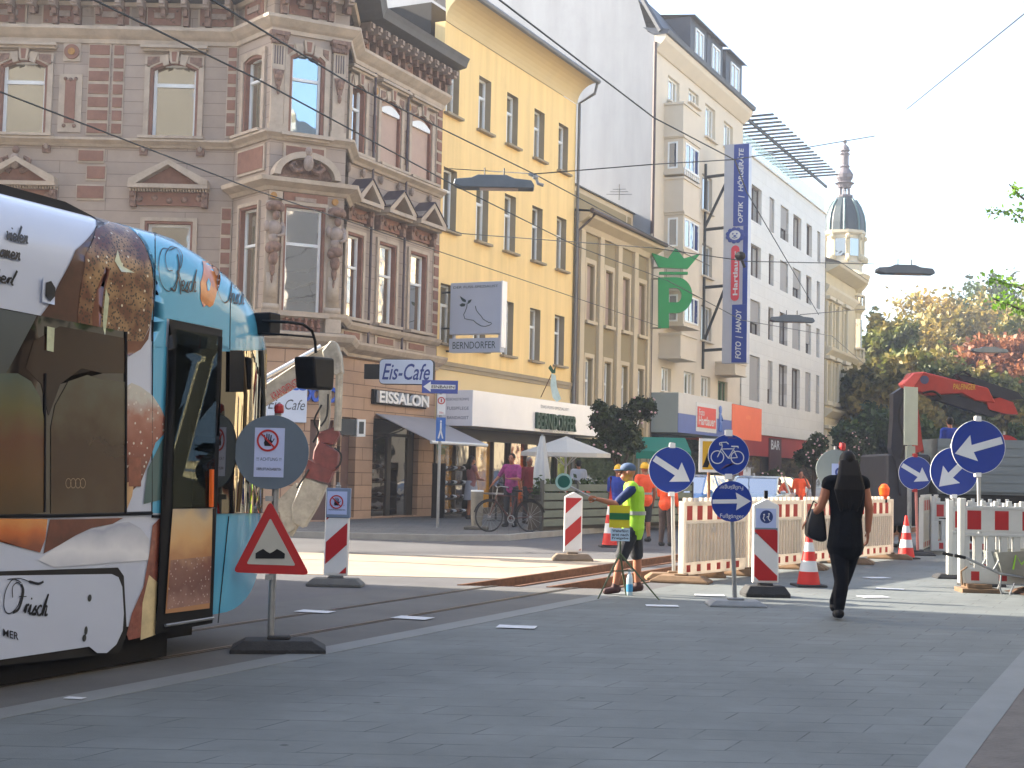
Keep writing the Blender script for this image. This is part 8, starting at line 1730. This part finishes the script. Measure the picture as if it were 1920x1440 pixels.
# ---------------------------------------------------------------- cars
m_tyre = M('tyre',C(26,26,28),.85,.2,8); m_cgl = M_glass('car_glass',C(50,70,80,.6),.35,var=.2)
def car(label,x,Y,rz,col,group='parked and queuing cars',kind='car',z=0):
    p = P(x,900,Y); t = thing('car',label,kind,(p.x,Y,z),rz,group); mt = M('car_paint',col,.3,.04,2,coat=.7,metal=.2)
    # length along x, front at -x; lower body cross-profile
    L = 4.2; W_ = .86
    def ring_(x_,zb,zt,w): return [(x_,-w,zb),(x_,-w*1.0,zb+(zt-zb)*.45),(x_,-w*.97,zt-.04),(x_,-w*.88,zt),(x_,w*.88,zt),(x_,w*.97,zt-.04),(x_,w,zb+(zt-zb)*.45),(x_,w,zb)]
    st_ = [(-2.1,.35,.62,.7),(-2.0,.25,.74,.8),(-1.6,.22,.84,.86),(-.95,.22,.95,.87),(0,.2,.98,.88),(1.1,.22,1.0,.88),(1.8,.25,1.0,.85),(2.05,.3,.92,.78),(2.1,.4,.8,.72)]
    m = MB(); rs = [ring_(*s) for s in st_]; m.v = [v for r_ in rs for v in r_]; n = 8
    m.f = [(i*n+j,i*n+(j+1)%n,(i+1)*n+(j+1)%n,(i+1)*n+j) for i in range(len(rs)-1) for j in range(n)]+[tuple(range(n-1,-1,-1)),tuple(range((len(rs)-1)*n,len(rs)*n))]; m.mi = [0]*len(m.f); m.build('body',mt,t,smooth=True,auto=35)
    cab = [(-.95,.93),(-.3,1.4),(.1,1.46),(1.2,1.44),(1.75,1.28),(2.0,.98)]; m = MB(); w0 = .8; w1_ = .62
    vs = []; 
    for (a,b) in cab: k = (b-.95)/.5; w = w0+(w1_-w0)*max(0,k); vs += [(a,-w,b),(a,w,b)]
    m.add(vs,[(2*i,2*i+2,2*i+3,2*i+1) for i in range(5)]+[tuple(2*i for i in range(6))[::-1],tuple(2*i+1 for i in range(6))]); gl = m.build('glass_house',m_cgl,t)
    m = MB(); m.add([(a,s*((w0+(w1_-w0)*max(0,(b-.95)/.5))+.006),b+.012) for a,b in cab[1:5] for s in (-1,1)],[(2*i,2*i+2,2*i+3,2*i+1) for i in range(3)]); m.build('roof',mt,t)
    m = MB()
    for s in (-1,1):
        for pl in (((-.95,.93),(-.3,1.4)),((.45,.95),(.4,1.45)),((2.0,.98),(1.75,1.28)),((1.75,1.28),(1.2,1.44))): m.tube([(a,s*((w0+(w1_-w0)*max(0,(b-.95)/.5))+.0),b) for a,b in pl],.03,5)
    m.build('pillar',mt,t)
    for a in (-1.35,1.3):
        for s in (-1,1):
            m = MB(); T = Matrix.Translation((a,s*.8,.31))@Matrix.Rotation(math.pi/2,4,'X'); m.lathe([(.2,-.09),(.3,-.1),(.31,0),(.3,.1),(.2,.09)],20,T); w_ = m.build('wheel',m_tyre,t); m = MB(); m.lathe([(.19,-.095),(.2,0),(.19,.095)],14,T); m.build('rim',m_steel,w_)
    for s in (-1,1):
        m = MB(); m.ell((-1.98,s*.6,.66),(.1,.16,.08),10,6); m.build('headlight',m_wht,t); m = MB(); m.ell((2.03,s*.66,.78),(.07,.13,.09),10,6); m.build('taillight',m_red,t); m = MB(); m.ell((-.75,s*.95,1.0),(.07,.09,.06),8,5); m.build('wing_mirror',mt,t)
    m = MB(); m.box(-2.12,-2.08,-.45,.45,.35,.5); m.build('grille',m_black,t); m = MB(); m.box(-2.135,-2.12,-.26,.26,.4,.51); m.build('number_plate',m_wht,t)
    return t
car('light blue car left of the bicycle sign',1292,40,R(60),C(90,140,200)); car('silver-blue hatchback behind the cream barriers',1425,42,R(62),C(170,186,196)); car('dark car behind the silver-blue one',1350,50,R(62),C(60,66,76)); car('blue car right of the walking woman',1648,52,R(70),C(50,100,150)); car('white van-like car deep in the street behind the woman',1560,70,R(66),C(200,204,206))
# ---------------------------------------------------------------- crane truck
YT = 29.0
def tj(x,y,Y=YT): return P(x,y,Y)
b0 = tj(1760,930); t = thing('crane_truck','lorry with grey aluminium dropside bed and a folded red loading crane','truck',(b0.x,YT,0)); FT_ = Fr((b0.x,YT),0)
def fx2(*p): return [FT_.at(x,y) for x,y in p]
m_alu = M('aluminium_side',C(118,128,134),.45,.1,2,metal=.4,stretch=(.3,1,6)); m_cr = M('crane_red',C(168,46,34),.45,.15,3,coat=.2,dirt=.3); m_crd = M('crane_dark_parts',C(34,36,48),.5,.25,5)
x0_,z0_ = FT_.at(1757,921); z1_ = FT_.at(1757,822)[1]
m = MB(); 
for k in range(6): a = z0_+(z1_-z0_)*k/6; m.box(x0_,x0_+5.6,-.03,.03,a+.012,z0_+(z1_-z0_)*(k+1)/6-.008)
m.box(x0_,x0_+5.6,-.01,.02,z0_,z1_); m.build('dropside',m_alu,t); m = MB(); m.box(x0_+.02,x0_+5.6,.04,2.3,z0_-.05,z0_+.02); m.box(x0_,x0_+.04,.03,2.3,z0_,z1_); m.box(x0_+.0,x0_+5.6,2.27,2.33,z0_,z1_); m.build('bed',m_alu,t)
m = MB(); m.box(x0_-.1,x0_+5.8,.1,2.2,.55,z0_-.05); m.box(x0_-.05,x0_+5.6,-.02,.06,z0_-.16,z0_-.1); m.build('chassis',m_black,t)
m = MB(); m.box(x0_+.05,x0_+5.6,-.02,.0,z0_-.42,z0_-.28); m.build('side_guard',m_steel,t)
for a in (1.2,3.9,5.0):
    m = MB(); T = Matrix.Translation((x0_+a,.2,.5))@Matrix.Rotation(math.pi/2,4,'X'); m.lathe([(.25,-.15),(.48,-.16),(.5,0),(.48,.16),(.25,.15)],24,T); w_ = m.build('wheel',m_tyre,t); m = MB(); m.lathe([(.24,-.12),(.2,0),(.24,.17)],16,T); m.build('rim',m_steel,w_)
m = MB(); m.prism(fx2((1703,700),(1728,698),(1848,728),(1862,756),(1825,752),(1800,738),(1740,742),(1720,735),(1705,736),(1700,716),(1690,722)),-.16,.16); m.build('main_boom',m_cr,t,bevel=.02)
m = MB(); p_ = fx2((1700,726),(1688,725)); m.prism(fx2((1708,700),(1728,698),(1712,722),(1702,737),(1688,720)),-.2,.2); m.build('boom_knuckle',M('crane_red_light',C(214,84,74),.4,.06,3,coat=.3),t,bevel=.02)
m = MB(); s_,z_ = FT_.at(1729,713); m.disc(0,0,.09,-.175,-.165,20,Matrix.Translation((s_,0,z_))); m.build('round_emblem',M('emblem_blue_grey',C(70,70,100),.5,.1,8),t)
m = MB(); a,b = FT_.at(1782,722),FT_.at(1824,722); text(m,'PALFINGER',a[0],b[0],a[1]-.1,a[1]+.02,-.168,shear=.2,bold=.02); m.build('lettering',M('crane_yellow',C(200,150,50),.5,.1,6),t)
m = MB(); m.prism(fx2((1676,738),(1700,722),(1705,736),(1718,760),(1726,880),(1728,930),(1690,930),(1684,880),(1672,840),(1676,780)),.05,.35); m.build('crane_column',m_crd,t)
m = MB(); m.prism(fx2((1710,738),(1718,770),(1728,850),(1728,845),(1712,850),(1708,780)),-.16,.04); m.build('red_post',m_cr,t)
m = MB(); m.prism(fx2((1740,742),(1770,736),(1825,750),(1850,760),(1880,770),(1860,782),(1810,768),(1760,752)),-.1,.14); m.build('inner_boom',m_crd,t)
m = MB(); m.prism(fx2((1826,712),(1850,718),(1905,736),(1915,748),(1880,752),(1840,735),(1820,728)),-.12,.12); m.prism(fx2((1790,702),(1815,706),(1850,716),(1830,722),(1800,712)),-.1,.1); m.build('boom_extension',m_crd,t)
m = MB(); m.prism(fx2((1845,752),(1870,746),(1895,755),(1905,778),(1880,776),(1850,768)),-.14,.1); m.build('red_arm',m_cr,t)
m = MB()
for pts in (((1725,738),(1745,735),(1760,748),(1740,750)),((1690,740),(1680,780),(1690,830),(1685,860)),((1790,704),(1800,698),(1815,706))): m.tube([(a,-.2,b) for a,b in fx2(*smooth(list(pts),4))],.025,6)
m.build('hydraulic_hose',m_black,t)
# cab of the truck stands left of the column in shade
m = MB(); cx0 = FT_.at(1664,900)[0]; m.box(cx0,x0_-.1,.1,2.3,.5,2.0); m.build('cab',m_crd,t,bevel=.05)
bb = FT_.w(FT_.at(1815,830)[0],1.2,z0_+.03)
person('man in a bright blue shirt standing on the lorry bed',bb[:],R(190),.9,None,top=m_blsh,bottom=m_dsh,sleeve=.45,hair=m_hair,skin=m_skin2,shoes=m_rub,vox=.014)
pl = P(1884,850,31.5); t = thing('stop_paddle_sign','red and white round site sign standing behind the largest arrow sign','road sign',(pl.x,pl.y,0)); m = MB(); m.disc(0,pl.z,.42,0,.03,28); m.build('plate',m_red,t); m = MB(); m.box(-.28,.28,-.01,0,pl.z-.07,pl.z+.1); m.build('white_bar',m_wht,t); m = MB(); m.tube([(0,.05,0),(0,.05,pl.z+.5)],.03,8); m.build('post',m_steel,t)
# grey disc sign and lamp behind the woman
pl = P(1567,880,24); t = thing('covered_sign','grey covered round sign with a small blue notice and red lamp behind the woman\'s head','road sign',(pl.x,pl.y,0)); m = MB(); m.disc(0,pl.z,.34,0,.02,32); m.build('plate',M('cover_grey',C(130,140,138),.6,.1,3),t); m = MB(); m.box(-.07,.2,-.006,0,pl.z-.16,pl.z+.1); m.build('notice',m_paper,t); m = MB(); m.annulus(.07,pl.z-.05,.05,.085,-.012,-.007,20); m.build('notice_print',m_bluetx,t); m = MB(); m.tube([(0,.04,0),(0,.04,pl.z+.4)],.025,8); m.build('post',m_steel,t); m = MB(); m.lathe([(.05,0),(.06,.06),(.05,.13)],12,Matrix.Translation((.12,.03,pl.z+.33))); m.build('warning_lamp',m_red,t); m = MB(); foot(m,.6,.3,.08); m.build('base',m_rub,t)
# green sunshade and small posts of the far cafe
pl = P(1240,842,46); t = thing('green_awning','turquoise-green cafe awning right of the big oleander','awning',(pl.x,pl.y,2.0)); m = MB(); m.add([(-.9,-.7,.2),(.9,-.7,.2),(.9,.9,.7),(-.9,.9,.7),(-.9,-.7,-.05),(.9,-.7,-.05)],[(0,1,2,3),(4,5,1,0)]); m.build('cloth',M('turquoise_cloth',C(10,130,110),.6,.05,3,trans=.2),t); m = MB(); m.tube([(-.8,-.6,-1.9),(-.8,-.6,.15)],.03,6); m.tube([(.8,-.6,-1.9),(.8,-.6,.15)],.03,6); m.build('post',m_steel,t)
# ---------------------------------------------------------------- haze
nt = NT('haze_air'); nt.t.nodes.remove(nt.p); pv = nt.n('ShaderNodeVolumePrincipled'); pv.inputs['Color'].default_value = (.9,.93,1,1); pv.inputs['Density'].default_value = .0013; pv.inputs['Anisotropy'].default_value = .3
nt.t.links.new(pv.outputs[0],nt.out.inputs['Volume'])
m = MB(); m.box(-610,610,-610,610,-1.4,32); o = m.build('haze',nt.m); o['kind'] = 'stuff'
